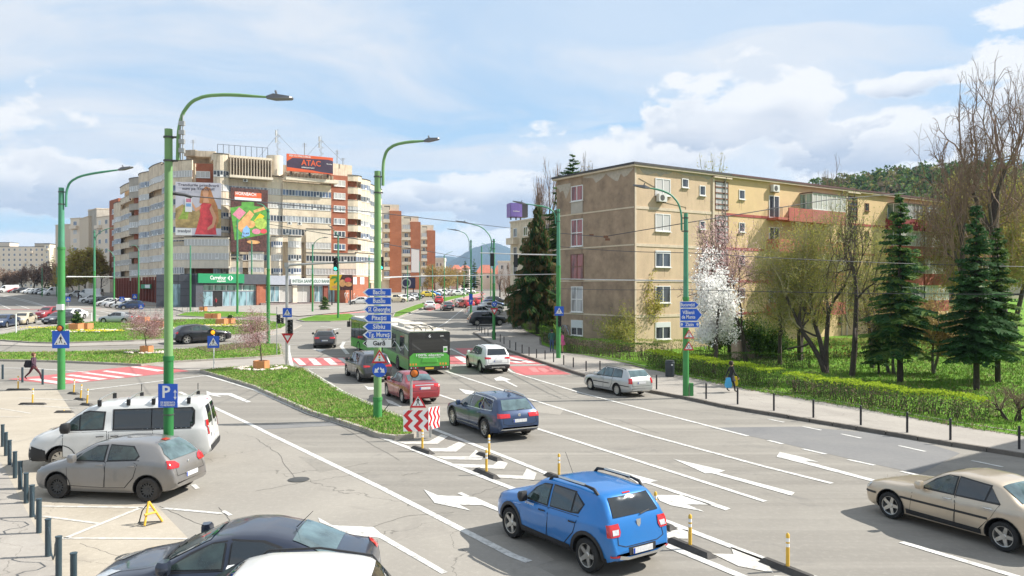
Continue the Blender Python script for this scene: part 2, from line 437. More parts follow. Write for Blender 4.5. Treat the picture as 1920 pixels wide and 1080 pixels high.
# painted markings
Z1=lambda L:[(x/4,560+y/4)for x,y in L]
Z2=lambda L:[(480+x/4,560+y/4)for x,y in L]
Z3=lambda L:[(960+x/4,560+y/4)for x,y in L]
Z5=lambda L:[(x/4,810+y/4)for x,y in L]
Z6=lambda L:[(480+x/4,810+y/4)for x,y in L]
Z7=lambda L:[(960+x/4,810+y/4)for x,y in L]
Z8=lambda L:[(1440+x/4,810+y/4)for x,y in L]
def marks(name,lines=(),polys=(),m='white_paint',lift=.012):
 mb=MB()
 for pts,w in lines:strip_px(pts,w,lift,m,mb)
 for p in polys:poly_px(p,lift,m,mb)
 each(mb,name,None,'structure')
marks('lane_line',[([(822,740),(1007,804),(1435,941)],.17),([(835,696),(950,734),(975,743),(1192,810),(1440,877),(1560,907)],.17),([(845,654),(873,668),(952,692),(960,698),(1402,818)],.17),([(1440,826),(1468,833)],.15),([(1505,842),(1549,852)],.15),([(1590,862),(1640,873)],.15),([(1689,884),(1745,897)],.15),([(1577,814),(1615,822)],.12),([(1685,836),(1735,847)],.12),([(1822,864),(1880,876)],.12),([(1440,786),(1470,792)],.12),([(1505,800),(1540,807)],.12),([(1690,1017),(1920,1086),(2100,1140)],.18),([(680,808),(730,826),(960,916),(1235,1017),(1400,1085),(1600,1180)],.2),([(817,806),(960,862),(1035,892),(1197,958),(1435,1050),(1530,1085),(1700,1150)],.2),([(387,704),(480,732),(580,776),(680,808)],.22),([(572,692),(642,735),(700,761),(755,783),(817,806)],.28),([(337,735),(407,767),(480,801),(495,809),(720,918),(960,1042),(992,1054)],.19)])
marks('stop_line',[([(160,732),(387,704)],.22),([(572,692),(646,690)],.3),([(843,685),(960,685),(1035,684)],.3)])
marks('edge_line',[([(0,690),(60,691),(165,698)],.2),([(541,646),(700,646)],.2),([(548,690),(541,660),(541,648)],.25),([(665,640),(645,641),(640,650),(652,664)],.3),([(0,646),(110,651),(350,644),(480,634),(560,622)],.12),([(815,616),(835,606),(868,580)],.12),([(560,604),(720,604)],.12),([(720,604),(800,581),(900,553)],.15),([(600,612),(640,617)],.15)])
marks('crossing_base',polys=[[(15,711),(108,721),(125,720),(355,696),(325,691),(275,685),(250,687)],Z2([(240,445),(650,443),(760,445),(760,500),(330,505)]),[(760,672),(843,666),(960,665),(985,671),(1018,683),(843,683),(760,684)],[(853,653),(890,653),(950,664),(868,664)]],m='red_paint',lift=.008)
marks('bus_lane_panel',polys=[[(952,687),(1026,686),(1071,702),(974,704)]],m='red_paint',lift=.008)
marks('far_crossing',[([(0,580),(90,580),(190,578)],3.0),([(600,590),(720,582)],2.5)],m='pink_paint',lift=.008)
marks('crossing_stripe',polys=[Z1(p)for p in([(970,512),(1030,510),(1240,540),(1180,547)],[(760,545),(800,540),(1075,574),(1020,582)],[(610,558),(660,555),(940,590),(890,597)],[(490,575),(540,570),(810,602),(740,610)],[(380,590),(440,587),(680,617),(610,626)],[(200,605),(290,601),(500,630),(430,640)])]+[Z2(p)for p in([(280,450),(325,450),(380,498),(325,498)],[(390,450),(440,450),(495,498),(435,498)],[(500,448),(555,447),(615,495),(560,497)],[(610,447),(650,446),(720,492),(680,495)])]+[[(851,668),(864,668),(890,681),(870,681)],[(905,667),(915,667),(985,681),(968,681)],[(935,666),(944,666),(1005,680),(990,681)],[(770,673),(782,673),(800,683),(784,683)]])
marks('lane_arrow',polys=[Z7([(705,268),(1095,370),(1035,380),(1500,528),(1640,578),(1600,590),(1005,386),(945,390),(905,362)]),Z7([(1080,475),(1290,478),(1500,548),(1310,546),(1442,600),(1200,555),(1110,520)]),[(1262,861),(1360,883),(1348,887),(1490,924),(1484,930),(1335,888),(1322,888),(1300,878)],[(1456,857),(1462,848),(1502,857),(1535,867),(1506,864),(1640,900),(1637,904),(1500,868)],[(596,971),(624,986),(700,989),(714,1001),(840,1074),(828,1077),(711,1009),(660,1005),(625,990),(600,980)],Z6([(1258,433),(1365,478),(1545,485),(1640,490),(1860,590),(1860,615),(1700,552),(1525,548),(1610,592),(1340,535)]),Z6([(1510,462),(1542,455),(1605,484),(1560,485)]),Z1([(1548,692),(1585,708),(1735,710),(1885,775),(1850,780),(1710,726),(1630,726),(1665,741),(1550,722)]),[(926,710),(938,706),(958,712),(950,714),(971,725),(968,726),(944,714),(930,714)],[(860,729),(902,736),(889,741),(873,739)],[(682,722),(690,726),(705,727),(705,731),(690,731)],[(722,748),(735,752),(754,763),(749,763),(728,756)],[(584,654),(612,655),(600,660)],[(612,618),(640,616),(622,620)]])
marks('bus_lettering',polys=[[(990,690),(1003,689),(1012,698),(1000,698)],[(1008,690),(1020,690),(1030,696),(1022,699),(1010,693)],[(1028,691),(1034,690),(1046,697),(1038,698)]],m='pink_paint',lift=.013)
marks('chevron_paint',polys=[Z6(p)for p in([(1060,75),(1300,72),(1390,20),(1440,35),(1360,92),(1120,92)],[(1290,122),(1430,122),(1520,75),(1575,95),(1500,150),(1320,148)],[(1340,185),(1600,185),(1650,135),(1710,180),(1690,212),(1420,208)],[(1480,240),(1780,250),(1820,215),(1890,235),(1860,280),(1560,268)],[(1760,320),(2000,330),(2030,275),(2105,310),(2085,362),(1830,345)])]+[Z7([(1090,790),(1195,750),(1200,715),(1320,740),(1320,805),(1110,795)]),Z7([(1500,915),(1662,920),(1640,865),(1900,960),(1960,1060),(1700,1010)]),Z7([(1960,1080),(2150,1090),(2240,1150),(2100,1160)])],m='white_paint_worn')
marks('parking_line',[(Z1([(140,745),(580,765)]),.1),(Z1([(170,800),(600,825)]),.1),(Z1([(0,825),(230,862)]),.08),(Z1([(0,888),(160,890)]),.08),(Z5([(320,560),(1060,570),(1160,570)]),.12),(Z5([(490,800),(1060,570)]),.12),(Z5([(320,635),(740,690)]),.1),(Z5([(440,800),(1400,805),(1700,830)]),.1),(Z5([(30,66),(110,66)]),.1)],m='white_paint_worn',lift=.016)
marks('bay_line',[(Z5([(1225,575),(1670,615)]),.12)],[Z5([(1660,597),(1690,592),(1745,625),(1715,632)]),Z5([(1430,400),(1465,392),(1500,425),(1465,432)])],lift=.014)
def cracks(polys,name='sealed_crack',m='seam_tar',w=.013):
 rc=random.Random(5);mb=MB()
 for P in polys:
  Q=[]
  for a,b in zip(P,P[1:]):
   for i in range(10):t_=i/10;Q.append((a[0]+(b[0]-a[0])*t_+rc.gauss(0,1.2),a[1]+(b[1]-a[1])*t_+rc.gauss(0,.5)))
  strip_px(Q,w,.0085,m,mb)
 each(mb,name,None,'structure')
mat('seam_tar',(.07,.066,.06),.8,var=.3,vs=8)
cracks([[(480,922),(560,906),(635,895),(700,884)],[(480,823),(520,850),(560,906)],[(884,930),(922,916),(960,905)],[(975,741),(1120,744)],[(752,892),(800,884)],[(640,1010),(760,968),(860,960)],[(1060,775),(1160,788),(1240,815)],[(300,950),(410,1000)],[(410,952),(436,980)],[(150,1020),(230,1046),(330,1050)],[(560,776),(640,800),(760,870)],[(700,700),(760,716),(830,726)]])
drape([(480,797),(660,790),(672,796),(480,806)],.006,'asphalt_patch_shade','road_patch');drape([(1120,905),(1180,921),(1150,934),(1085,915)],.003,'asphalt_old','road_patch')
drape([(560,856),(640,842),(690,868),(600,886)],.0065,'asphalt','road_patch');drape([(1010,760),(1060,764),(1050,778),(995,772)],.003,'asphalt_old','road_patch');drape([(880,1010),(960,1000),(1040,1050),(960,1075)],.003,'asphalt_old','road_patch')
marks('boulevard_line',[([(0,551),(60,566),(105,580)],.25),([(5,555),(95,577)],.2),([(30,571),(55,579)],.2),([(155,584),(185,592)],.2),([(185,583),(215,589)],.2),([(0,571),(20,580)],.2),([(0,560),(15,562)],.15),([(55,556),(75,559)],.15),([(85,556),(150,562),(230,572)],.15),([(5,618),(60,606),(110,594)],.15)])
mat('iron',(.10,.10,.095),.6,.6,var=.2)
mb=MB()
for px,py,r in((1100,690,.3),(700,700,.3),(560,900,.3),(245,1046,.28)):
 p=gp(px,py);mb.add([(p.x+r*math.cos(a*.3927),p.y+r*math.sin(a*.3927),p.z+.018)for a in range(16)],[tuple(range(16))],'iron')
each(mb,'manhole_cover',None,'structure')
# grass blades (nobody could count them)
def inside(p,poly):
 c=False;n=len(poly)
 for i in range(n):
  a,b=poly[i],poly[(i+1)%n]
  if(a.y>p.y)!=(b.y>p.y)and p.x<(b.x-a.x)*(p.y-a.y)/(b.y-a.y)+a.x:c=not c
 return c
def blades(px_poly,h,count,size,name,dry=.2,world=None):
 P=world or[gp(*p,h)for p in px_poly]
 x0,x1=min(p.x for p in P),max(p.x for p in P);y0,y1=min(p.y for p in P),max(p.y for p in P)
 mb=MB();k=0;rnd=random.Random(len(name)*31+count)
 V={0:[],1:[],2:[]};Fc={0:[],1:[],2:[]}
 while k<count:
  p=Vector((rnd.uniform(x0,x1),rnd.uniform(y0,y1),0));
  if not inside(p,P):k+=.2;continue
  k+=1
  c=2 if rnd.random()<dry*(.3+math.sin(p.x*1.3)*math.cos(p.y*.9)*.7+.5)else rnd.choice((0,0,1))
  z=g(p.y)+h
  for _ in range(3):
   a=rnd.uniform(0,6.28);s=size*rnd.uniform(.6,1.4);w=s*.16;q=p+Vector((rnd.gauss(0,.05),rnd.gauss(0,.05),0))
   dx,dy=math.cos(a)*w,math.sin(a)*w
   o=len(V[c]);V[c]+=[(q.x-dx,q.y-dy,z),(q.x+dx,q.y+dy,z),(q.x+rnd.gauss(0,s*.4),q.y+rnd.gauss(0,s*.4),z+s)]
   Fc[c].append((o,o+1,o+2))
 for c,m in((0,'blade_a'),(1,'blade_b'),(2,'blade_dry')):mb.add(V[c],Fc[c],m)
 return tag(mb.build(name),kind='stuff')
tag(blades(ISL1,.15,16000,.075,'grass',.30),'short spring grass on the island by the chevron board','grass')
tag(blades(ISL2,.13,9000,.10,'grass',.4),'patchy grass on the island with the planter tree','grass')
tag(blades(RND,.16,12000,.12,'grass',.1),'green grass covering the round centre of the junction','grass')
_lw=[gp(*p,.13)for p in[(2250,868),(1920,820),(1790,800),(1615,768),(1440,739),(1295,710),(1210,692),(1215,670),(1400,668),(1700,660),(2400,665)]]
tag(blades(None,.14,36000,.11,'grass',.22,world=_lw),'lush green park grass behind the footway hedges','grass')
# building materials
mat('plaster_grey',(.345,.25,.17),.9,var=.22,vs=1.1,bump=.5,bs=9,dirt=.55,dirtcol=(.12,.09,.07))
mat('plaster_beige',(.58,.435,.285),.9,var=.10,vs=.6,bump=.3,bs=12,dirt=.25,dirtcol=(.34,.26,.18),streak=.25)
mat('plaster_yellow',(.66,.475,.255),.9,var=.08,vs=.7,bump=.3,bs=12,dirt=.2,dirtcol=(.44,.32,.18))
mat('plaster_patch',(.44,.385,.31),.9,var=.15,vs=4)
mat('band_cream',(.60,.50,.37),.85,var=.1);mat('band_red',(.34,.075,.06),.85,var=.1)
mat('parapet_red',(.42,.115,.085),.85,var=.12,vs=2,streak=.25,dirtcol=(.25,.10,.08));mat('parapet_dark_red',(.26,.04,.045),.85,var=.1)
mat('parapet_brick',(.36,.13,.10),.85,var=.15,vs=6)
mat('roof_sheet',(.10,.045,.04),.6,var=.2);mat('roof_dark',(.06,.055,.055),.7,var=.2)
mat('frame_white',(.74,.73,.70),.45,var=.05);mat('frame_brown',(.17,.075,.04),.6,var=.2);mat('frame_dark',(.05,.05,.055),.5)
mat('cream',(.72,.61,.46),.9,var=.13,vs=.5,bump=.3,bs=6,dirt=.6,dirtcol=(.40,.30,.21),streak=.8)
mat('cream_pale',(.76,.67,.53),.9,var=.1,vs=.5,dirt=.2,dirtcol=(.4,.34,.26),streak=.3)
mat('cream_dirty',(.50,.42,.32),.9,var=.2,vs=.8,dirt=.5,dirtcol=(.20,.14,.10),streak=.7)
mat('concrete_wall',(.45,.41,.35),.9,var=.12,vs=.7,dirt=.3,streak=.4)
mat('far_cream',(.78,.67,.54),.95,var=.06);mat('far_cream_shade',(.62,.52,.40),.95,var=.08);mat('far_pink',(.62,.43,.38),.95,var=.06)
mat('cladding',(.075,.08,.095),.55,var=.12,vs=1.5);mat('cladding_light',(.42,.44,.50),.5,var=.08)
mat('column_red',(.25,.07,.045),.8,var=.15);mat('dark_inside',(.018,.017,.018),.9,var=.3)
mat('granite',(.25,.2,.19),.6,var=.2)
def brick_mat(name,c0,c1,mortar,scale):
 m=bpy.data.materials.new(name);m.use_nodes=True;MATS[name]=m
 t=NT(m.node_tree);b=t.n['Principled BSDF'];b.inputs['Roughness'].default_value=.9
 tc=t.new('ShaderNodeTexCoord').outputs['Object']
 br=t.new('ShaderNodeTexBrick');t.put(br.inputs['Vector'],t.mapping(tc,(1,1,1),(R(90),0,0)))
 br.inputs['Scale'].default_value=scale;br.inputs['Color1'].default_value=(*c0,1);br.inputs['Color2'].default_value=(*c1,1);br.inputs['Mortar'].default_value=(*mortar,1)
 br.inputs['Mortar Size'].default_value=.015;br.inputs['Row Height'].default_value=.25;br.inputs['Brick Width'].default_value=.8
 f=t.ramp(t.noise(tc,.35,5,.65),.3,.7)
 c=t.mix(f,br.outputs[0],tuple(x*.72 for x in c0)+(1,))
 t.l.new(c,b.inputs['Base Color']);return m
brick_mat('brick_wall',(.40,.125,.065),(.46,.16,.085),(.36,.2,.14),1.0)
brick_mat('brick_far',(.50,.175,.085),(.54,.2,.10),(.45,.24,.15),.6)
def glass(name,col,rough=.06,curtain=0.0):
 m=bpy.data.materials.new(name);m.use_nodes=True;MATS[name]=m
 t=NT(m.node_tree);b=t.n['Principled BSDF'];b.inputs['Roughness'].default_value=rough;b.inputs['Specular IOR Level'].default_value=.9
 tc=t.new('ShaderNodeTexCoord').outputs['Object'];oi=t.new('ShaderNodeObjectInfo').outputs['Random']
 c=t.mix(t.ramp(t.noise(t.mapping(tc,(1.6,1.6,.3),(0,0,0)),1.0,2,.5),.42,.58),(*col,1),tuple(x*2.6+.02 for x in col)+(1,))
 if curtain:
  w=t.new('ShaderNodeTexWave',i_0=tc);w.inputs['Scale'].default_value=4;w.inputs['Distortion'].default_value=1.5
  cc=t.mix(w.outputs[1],(.42,.40,.37,1),(.66,.64,.60,1))
  c=t.mix(t.math('LESS_THAN',oi,curtain),c,cc)
 t.l.new(c,b.inputs['Base Color']);return m
glass('pane_dark',(.022,.026,.033));glass('pane_blue',(.045,.062,.10),.05,.22);glass('pane_curtain',(.16,.165,.17),.08,.75)
glass('pane_green',(.10,.16,.14),.1);glass('pane_red',(.12,.03,.025),.2);glass('pane_shop',(.10,.16,.18),.04)
mat('shutter',(.62,.64,.64),.6,var=.03);mat('ac_body',(.66,.65,.60),.5,var=.05)
class Facade:
 def __init__(s,p0,d,parent=None):
  s.o=Vector((p0[0],p0[1],0));s.d=Vector((d[0],d[1],0)).normalized();s.M=frame(s.o,s.d)
  s.root=parent
 def u(s,px):
  k=(px-960)/F
  return(s.o.y*k-s.o.x)/(s.d.x-s.d.y*k)
 def z(s,px,py,u=None):
  uu=s.u(px)if u is None else u
  return CH+(540-py)/F*(s.o.y+s.d.y*uu)
 def obj(s,name,mb,parent=None,split=False):
  if split:return each(mb,name,s.root,M=s.M)
  o=mb.build(name,parent if parent is not None else s.root)
  if parent is None:o.matrix_world=s.M if s.root is None else s.M
  return o
WCACHE={}
def window(fc,u0,u1,z0,z1,n=2,fm='frame_white',gm='pane_blue',depth=.12,tr=0.0,fw=.07,name='window',y=0.0,sill=True,rnd=None,blind=None):
 w,h=round(u1-u0,2),round(z1-z0,2)
 key=(w,h,n,fm,tr,fw,sill)
 if key not in WCACHE:
  mb=MB()
  yo=-.05
  mb.box(0,w,yo,.02,0,fw,fm);mb.box(0,w,yo,.02,h-fw,h,fm)
  mb.box(0,fw,yo+.002,.02,fw,h-fw,fm);mb.box(w-fw,w,yo+.002,.02,fw,h-fw,fm)
  for i in range(1,n):
   x=w*i/n;mb.box(x-fw*.55,x+fw*.55,yo+.004,.02,fw,h-fw,fm)
  if tr:mb.box(fw,w-fw,yo+.006,.02,h*tr-fw*.5,h*tr+fw*.5,fm)
  if sill:mb.box(-.06,w+.06,-.14,.03,-.06,-.003,fm)
  me=mb.mesh('window')
  pb=MB();pb.box(fw*.5,w-fw*.5,-.018,.0,fw*.5,h-fw*.5,'pane_blue');pm=pb.mesh('pane')
  WCACHE[key]=(me,pm)
 me,pm=WCACHE[key]
 o=link(name,me,fc.root);o.matrix_world=fc.M@Matrix.Translation((u0,y,z0))
 p=link('pane',pm,o)
 p.material_slots[0].link='OBJECT';p.material_slots[0].material=MATS[gm]
 if blind:
  b=MB();b.box(fw,w-fw,-.06,-.02,h*(1-blind),h-.01,'shutter');b.build('shutter',o)
 return o
def ac_unit(fc,u,z,y=0.0):
 mb=MB();mb.box(u,u+.85,y-.42,y-.1,z,z+.6,'ac_body');mb.box(u+.1,u+.15,y-.4,y,z-.06,z-.01,'iron');mb.box(u+.7,u+.75,y-.4,y,z-.06,z-.01,'iron')
 M=Matrix.Translation((u+.35,y-.425,z+.3))@Matrix.Rotation(R(90),4,'X')
 mb.lathe([(.0,.012),(.22,.012),(.24,0)],'iron',14,M)
 return fc.obj('air_conditioner',mb)
AP=(9.29,59.0);DL=Vector((-.564,.826,0));DR=Vector((.826,.564,0))
block=thing('apartment_block','long low apartment block with bare plaster end wall and yellow front behind the park trees','apartment block')
FRt=Facade(AP,DR,block)
LW,LL=9.6,58.0
FL=Facade((AP[0]+DL.x*LW,AP[1]+DL.y*LW),-DL,block)
ZR=14.75;ZB=g(59)-.3
mb=MB()
A0=Vector((AP[0],AP[1],0));A1=A0+DR*10.3
def quadprism(mb,a,d,l,n,w,z0,z1,m):
 P=[a,a+d*l,a+d*l+n*w,a+n*w];mb.prism([(p.x,p.y)for p in P],z0,z1,m)
quadprism(mb,A0+DR*.03+DL*.03,DR,LL,DL,LW-.03,ZB,ZR-.05,'plaster_beige');mb.build('core',block)
mb=MB();mb.box(0,10.25,-.02,.04,ZB,ZR-.02,'plaster_beige');FRt.obj('wall',mb)
mb=MB();mb.box(10.25,LL,-.02,.04,ZB,ZR-.02,'plaster_yellow');o=FRt.obj('wall',mb);o['label']='yellow plastered stretch of the front wall'
mb=MB();mb.box(0,LW,-.04,.02,ZB,ZR-.02,'plaster_grey')
for(a,b,zz,w)in((.1,2.6,ZR-.5,.5),(2.6,4.2,ZR-.62,.3),(4.2,5.1,ZR-.9,.6),(8.3,9.9,ZR-1.6,.9)):
 pass
rp=random.Random(4)
def ragged(mb,u0,u1,ztop,drop,y,m):
 pts=[(u0,ztop)];k=9
 for i in range(k+1):
  u=u0+(u1-u0)*i/k;pts.append((u,ztop-drop*rp.uniform(.3,1)*(math.sin(math.pi*(i+.5)/(k+1))*.8+.2)))
 pts.append((u1,ztop))
 mb.add([(p[0],y,p[1])for p in pts],[tuple(range(len(pts)))],m)
ragged(mb,.05,1.9,ZR-.55,1.5,-.046,'plaster_patch');ragged(mb,3.6,6.4,ZR-.15,.8,-.046,'plaster_patch');ragged(mb,6.4,LW-.1,ZR-.15,1.0,-.046,'plaster_patch')
FL.obj('wall',mb)['label']='bare brown plastered end wall with flaking render'
mb=MB();ragged(mb,0,4,ZR-.05,.75,-.026,'plaster_patch');ragged(mb,4,10.2,ZR-.05,.6,-.026,'plaster_patch');FRt.obj('flaked_render',mb,split=True)
mb=MB();quadprism(mb,A0-DR*.35-DL*.35,DR,11.0,DL,LW+.7,ZR,ZR+.16,'roof_dark');quadprism(mb,A0+DR*10.66-DL*.35,DR,LL-10.4,DL,LW+.7,ZR,ZR+.16,'roof_sheet')
quadprism(mb,A0-DR*.30-DL*.30,DR,LL+.7,DL,LW+.6,ZR-.14,ZR-.003,'band_cream');rf=mb.build('roof',block)
mb=MB()
for uu in(21,40,51):
 P=A0+DR*uu+DL*5;mb.box(-.6,.6,-.5,.5,0,.9,'concrete_wall',Matrix.Translation((P.x,P.y,ZR+.163)))
each(mb,'chimney',rf)
zband=[CH+(540-y)/F*59 for y in(388,458.5,525.5,593)]
mb=MB()
for z in zband:mb.box(-.03,10.22,-.06,-.021,z-.12,z+.10,'band_cream');mb.box(10.28,LL,-.06,-.021,z-.12,z+.10,'band_red')
for uu in(0.05,):mb.box(uu-.08,uu+.08,-.07,-.021,ZB,ZR-.15,'band_cream')
FRt.obj('storey_band',mb,split=True)
mb=MB()
for z in zband:mb.box(0,LW,-.07,-.041,z-.06,z+.05,'band_cream')
mb.box(3.4,3.43,-.05,-.04,ZB,ZR-.3,'dark_inside')
FL.obj('storey_band',mb,split=True)
mat('rain_stain',(.40,.29,.19),.95,var=.2,vs=4)
rsn=random.Random(9)
def stains(u0,u1,z):
 mb=MB()
 for u in(u0+.02,u1-.08,(u0+u1)/2+rsn.uniform(-.3,.3)):
  w,h=rsn.uniform(.03,.09),rsn.uniform(.25,.95);mb.add([(u,-.0235,z-.07),(u+w,-.0235,z-.07),(u+w*.7,-.0235,z-.07-h),(u+w*.35,-.0235,z-.07-h*1.1)],[(3,2,1,0)],'rain_stain')
 FRt.obj('rain_stain',mb,split=True)
def pxwin(fc,x0,x1,y0,y1,**k):
 if fc is FRt:stains(fc.u(x0),fc.u(x1),fc.z((x0+x1)/2,y1))
 xm=(x0+x1)/2
 return window(fc,min(fc.u(x0),fc.u(x1)),max(fc.u(x0),fc.u(x1)),fc.z(xm,y1),fc.z(xm,y0),**k)
mb=MB()
for k,(y0,y1)in enumerate(((335,367),(401,434),(470,501),(536,568),(604,636))):
 pxwin(FRt,1228,1256.5,y0,y1,n=2,gm=('pane_blue','pane_curtain','pane_dark','pane_dark','pane_dark')[k],y=-.02,blind=.18 if k in(2,)else(.3 if k==4 else None))
for(x0,x1,y0,y1)in((1278,1290,335,352),(1311,1322,348,367),(1311,1321.5,414,430),(1311,1321.5,482,497),(1311,1321.5,545,560),(1311,1321.5,608,622)):
 pxwin(FRt,x0,x1,y0,y1,n=1,y=-.02,gm='pane_dark')
ZF=[zband[0]-zband[1],]*4;PITCH=(zband[0]-zband[3])/3
def rows(fc,x0,x1,y0,y1,cnt=4,**k):
 u0,u1=fc.u(x0),fc.u(x1);xm=(x0+x1)/2;a,b=fc.z(xm,y1),fc.z(xm,y0)
 for i in range(cnt):stains(u0,u1,a-i*PITCH)
 return[window(fc,u0,u1,a-i*PITCH,b-i*PITCH,**k)for i in range(cnt)]
for(x0,x1,y0,y1)in((1340,1365,341,398),(1589,1607,368,415),(1776,1788,387,428)):
 u0,u1=FRt.u(x0),FRt.u(x1)
 for i in range(4):
  z1=FRt.z((x0+x1)/2,y0)-i*PITCH;z0=z1-2.35
  o=window(FRt,u0,u1,z0,z1,n=1,fm='frame_brown',gm='pane_curtain' if x0<1400 else 'pane_dark',y=-.02,name='stair_glazing',sill=False)
  mb=MB()
  for j in range(1,5):mb.box(.05,u1-u0-.05,-.07,-.02,2.35*j/5-.05,2.35*j/5+.05,'frame_brown')
  each(mb,'glazing_bar',o)
 mb=MB();mb.box(u0-.35,u0-.12,-.12,-.02,ZB,FRt.z(x0,y0)+.3,'band_cream');mb.box(u0-.35,u1+.2,-.3,-.02,FRt.z(x0,y0)+.3,FRt.z(x0,y0)+.42,'band_cream');FRt.obj('stair_surround',mb)
rows(FRt,1385,1396,356,374,5,n=1,y=-.02,gm='pane_dark');rows(FRt,1571,1578.5,376,390,5,n=1,y=-.02,gm='pane_dark',fm='frame_brown')
rows(FRt,1621,1628.5,381,396,5,n=1,y=-.02,gm='pane_dark',fm='frame_brown');rows(FRt,1761,1766.5,396,407,5,n=1,y=-.02,gm='pane_dark',fm='frame_brown')
def balcony_stack(x0,x1,xm,ytop,floors,glazed,deep=1.25,wm='parapet_red'):
 u0,u1,um=FRt.u(x0),FRt.u(x1),FRt.u(xm)
 for i in range(floors):
  zt=zband[0]-i*PITCH
  w='parapet_dark_red' if(x0>1650 and i==0)else wm
  mb=MB();mb.box(u0,u1,-deep,-.02,zt-.25,zt-.05,w)
  if i==0 and x0<1500:
   mb.box(um-3.35,u1,-deep-.05,-deep+.05,zt-.3,zt+.85,wm);mb.box(u1-.08,u1+.02,-deep+.05,-.02,zt-.05,zt+.85,wm)
   mb.box(um,u1+.01,-deep-.06,-deep-.051,zt-.2,zt+.8,'parapet_brick')
  else:
   mb.box(u0,u1,-deep-.05,-deep+.05,zt-.3,zt+.85,w);mb.box(u0-.02,u0+.08,-deep+.05,-.02,zt-.05,zt+.85,w);mb.box(u1-.08,u1+.02,-deep+.05,-.02,zt-.05,zt+.85,w)
  b=FRt.obj('balcony',mb)
  if i==0 and x0<1500:
   rb=MB()
   for j in range(14):rb.box(u0+.02,u0+.045,-deep+j*deep/14,-deep+j*deep/14+.02,zt-.05,zt+.85,'frame_dark')
   for j in range(5):rb.box(u0+j*.13,u0+j*.13+.025,-deep,-deep+.02,zt-.05,zt+.85,'frame_dark')
   FRt.obj('railing',rb,split=True)
  window(FRt,u0+.3,u0+.3+1.4,zt,zt+1.95,n=2,y=-.02,gm='pane_dark',name='balcony_door',sill=False)
  if glazed[i%len(glazed)]:
   n=max(3,int((u1-um)/.65))
   window(FRt,um,u1,zt+.86,zt+2.35,n=n,y=-deep,gm='pane_curtain',name='balcony_glazing',sill=False,fw=.08)
   mb=MB();mb.box(um,um+.06,-deep+.03,-.02,zt+.86,zt+.93,'frame_white');mb.box(um,um+.06,-deep+.03,-.02,zt+2.28,zt+2.35,'frame_white')
   mb.box(um+.01,um+.04,-deep+.03,-.02,zt+.93,zt+2.28,'pane_green');mb.box(um-.004,um+.064,-deep*.5-.03,-deep*.5+.03,zt+.9,zt+2.3,'frame_white')
   mb.box(um-.1,u1+.1,-deep-.12,-.02,zt+2.353,zt+2.43,'roof_sheet' if i==0 else 'band_cream');FRt.obj('glazing_side',mb)
balcony_stack(1437,1562,1500,0,4,(1,0,1,0))
balcony_stack(1660,1708,1664,0,4,(1,1,0,1));balcony_stack(1711,1756,1712,0,4,(1,1,1,1))
balcony_stack(1800,1850,1802,0,4,(1,1))
ac_unit(FRt,FRt.u(1229),FRt.z(1238,379));ac_unit(FRt,FRt.u(1443),ZR-.95)
mat('pipe',(.30,.27,.23),.6,.3,var=.2)
for uu in(10.05,26.5,44.0):
 mb=MB();mb.tube([(uu,-.14,ZB),(uu,-.14,ZR-.5),(uu,-.30,ZR-.16)],.055,'pipe',8);o=FRt.obj('downpipe',mb)
mb=MB();mb.tube([(.4,-.04,ZR-1.0),(2.2,-.04,ZR-1.6),(2.3,-.04,ZR-2.6),(5.5,-.04,ZR-2.9),(5.6,-.04,2)],.015,'frame_dark',4);FRt.obj('wall_cable',mb)
for(x0,x1,y0,y1,n,fm,gm,tr,bl)in((1072,1094,348,377,2,'frame_white','pane_red',0,None),(1072,1094,411,462,2,'frame_white','pane_red',.5,None),(1071,1095,476,524,2,'frame_brown','pane_red',.5,None),(1072,1094,537,585,2,'frame_white','pane_curtain',.5,None),(1072,1094,600,629,2,'frame_white','pane_dark',0,.5)):
 uu=sorted((FL.u(x0),FL.u(x1)));xm=(x0+x1)/2
 window(FL,uu[0],uu[1],FL.z(xm,y1),FL.z(xm,y0),n=n,fm=fm,gm=gm,tr=tr,blind=bl,y=-.04)
mb=MB();uu=sorted((FL.u(1072),FL.u(1094)));mb.box(uu[0],uu[1],-.09,-.041,FL.z(1083,400),FL.z(1083,378),'concrete_wall');FL.obj('spandrel',mb)
mat('spray',(.55,.58,.62),.8,var=.1);mat('spray_dark',(.06,.06,.09),.8)
mb=MB()
for k in range(7):
 a=FL.u(1066)+.1-k*.26;zz=FL.z(1060,628)
 mb.tube([(a+.25*math.cos(q*.7+k),-.055,zz+.3+.55*math.sin(q*.45))for q in range(0,9)],.022,'spray' if k%2 else 'spray_dark',4)
FL.obj('graffiti',mb,split=True)
nb=thing('neighbour_block','plain rendered block standing off the right edge of the view beside the road','building')
Q=Vector((25.2,24.9,0));DN=Vector((.564,-.826,0));mb=MB();quadprism(mb,Q,DR,14,DN,10,0,12.0,'plaster_beige');mb.build('wall',nb)
mb=MB();quadprism(mb,Q-DR*.2-DN*.2,DR,14.4,DN,10.4,12.003,12.2,'roof_dark');mb.build('roof',nb)
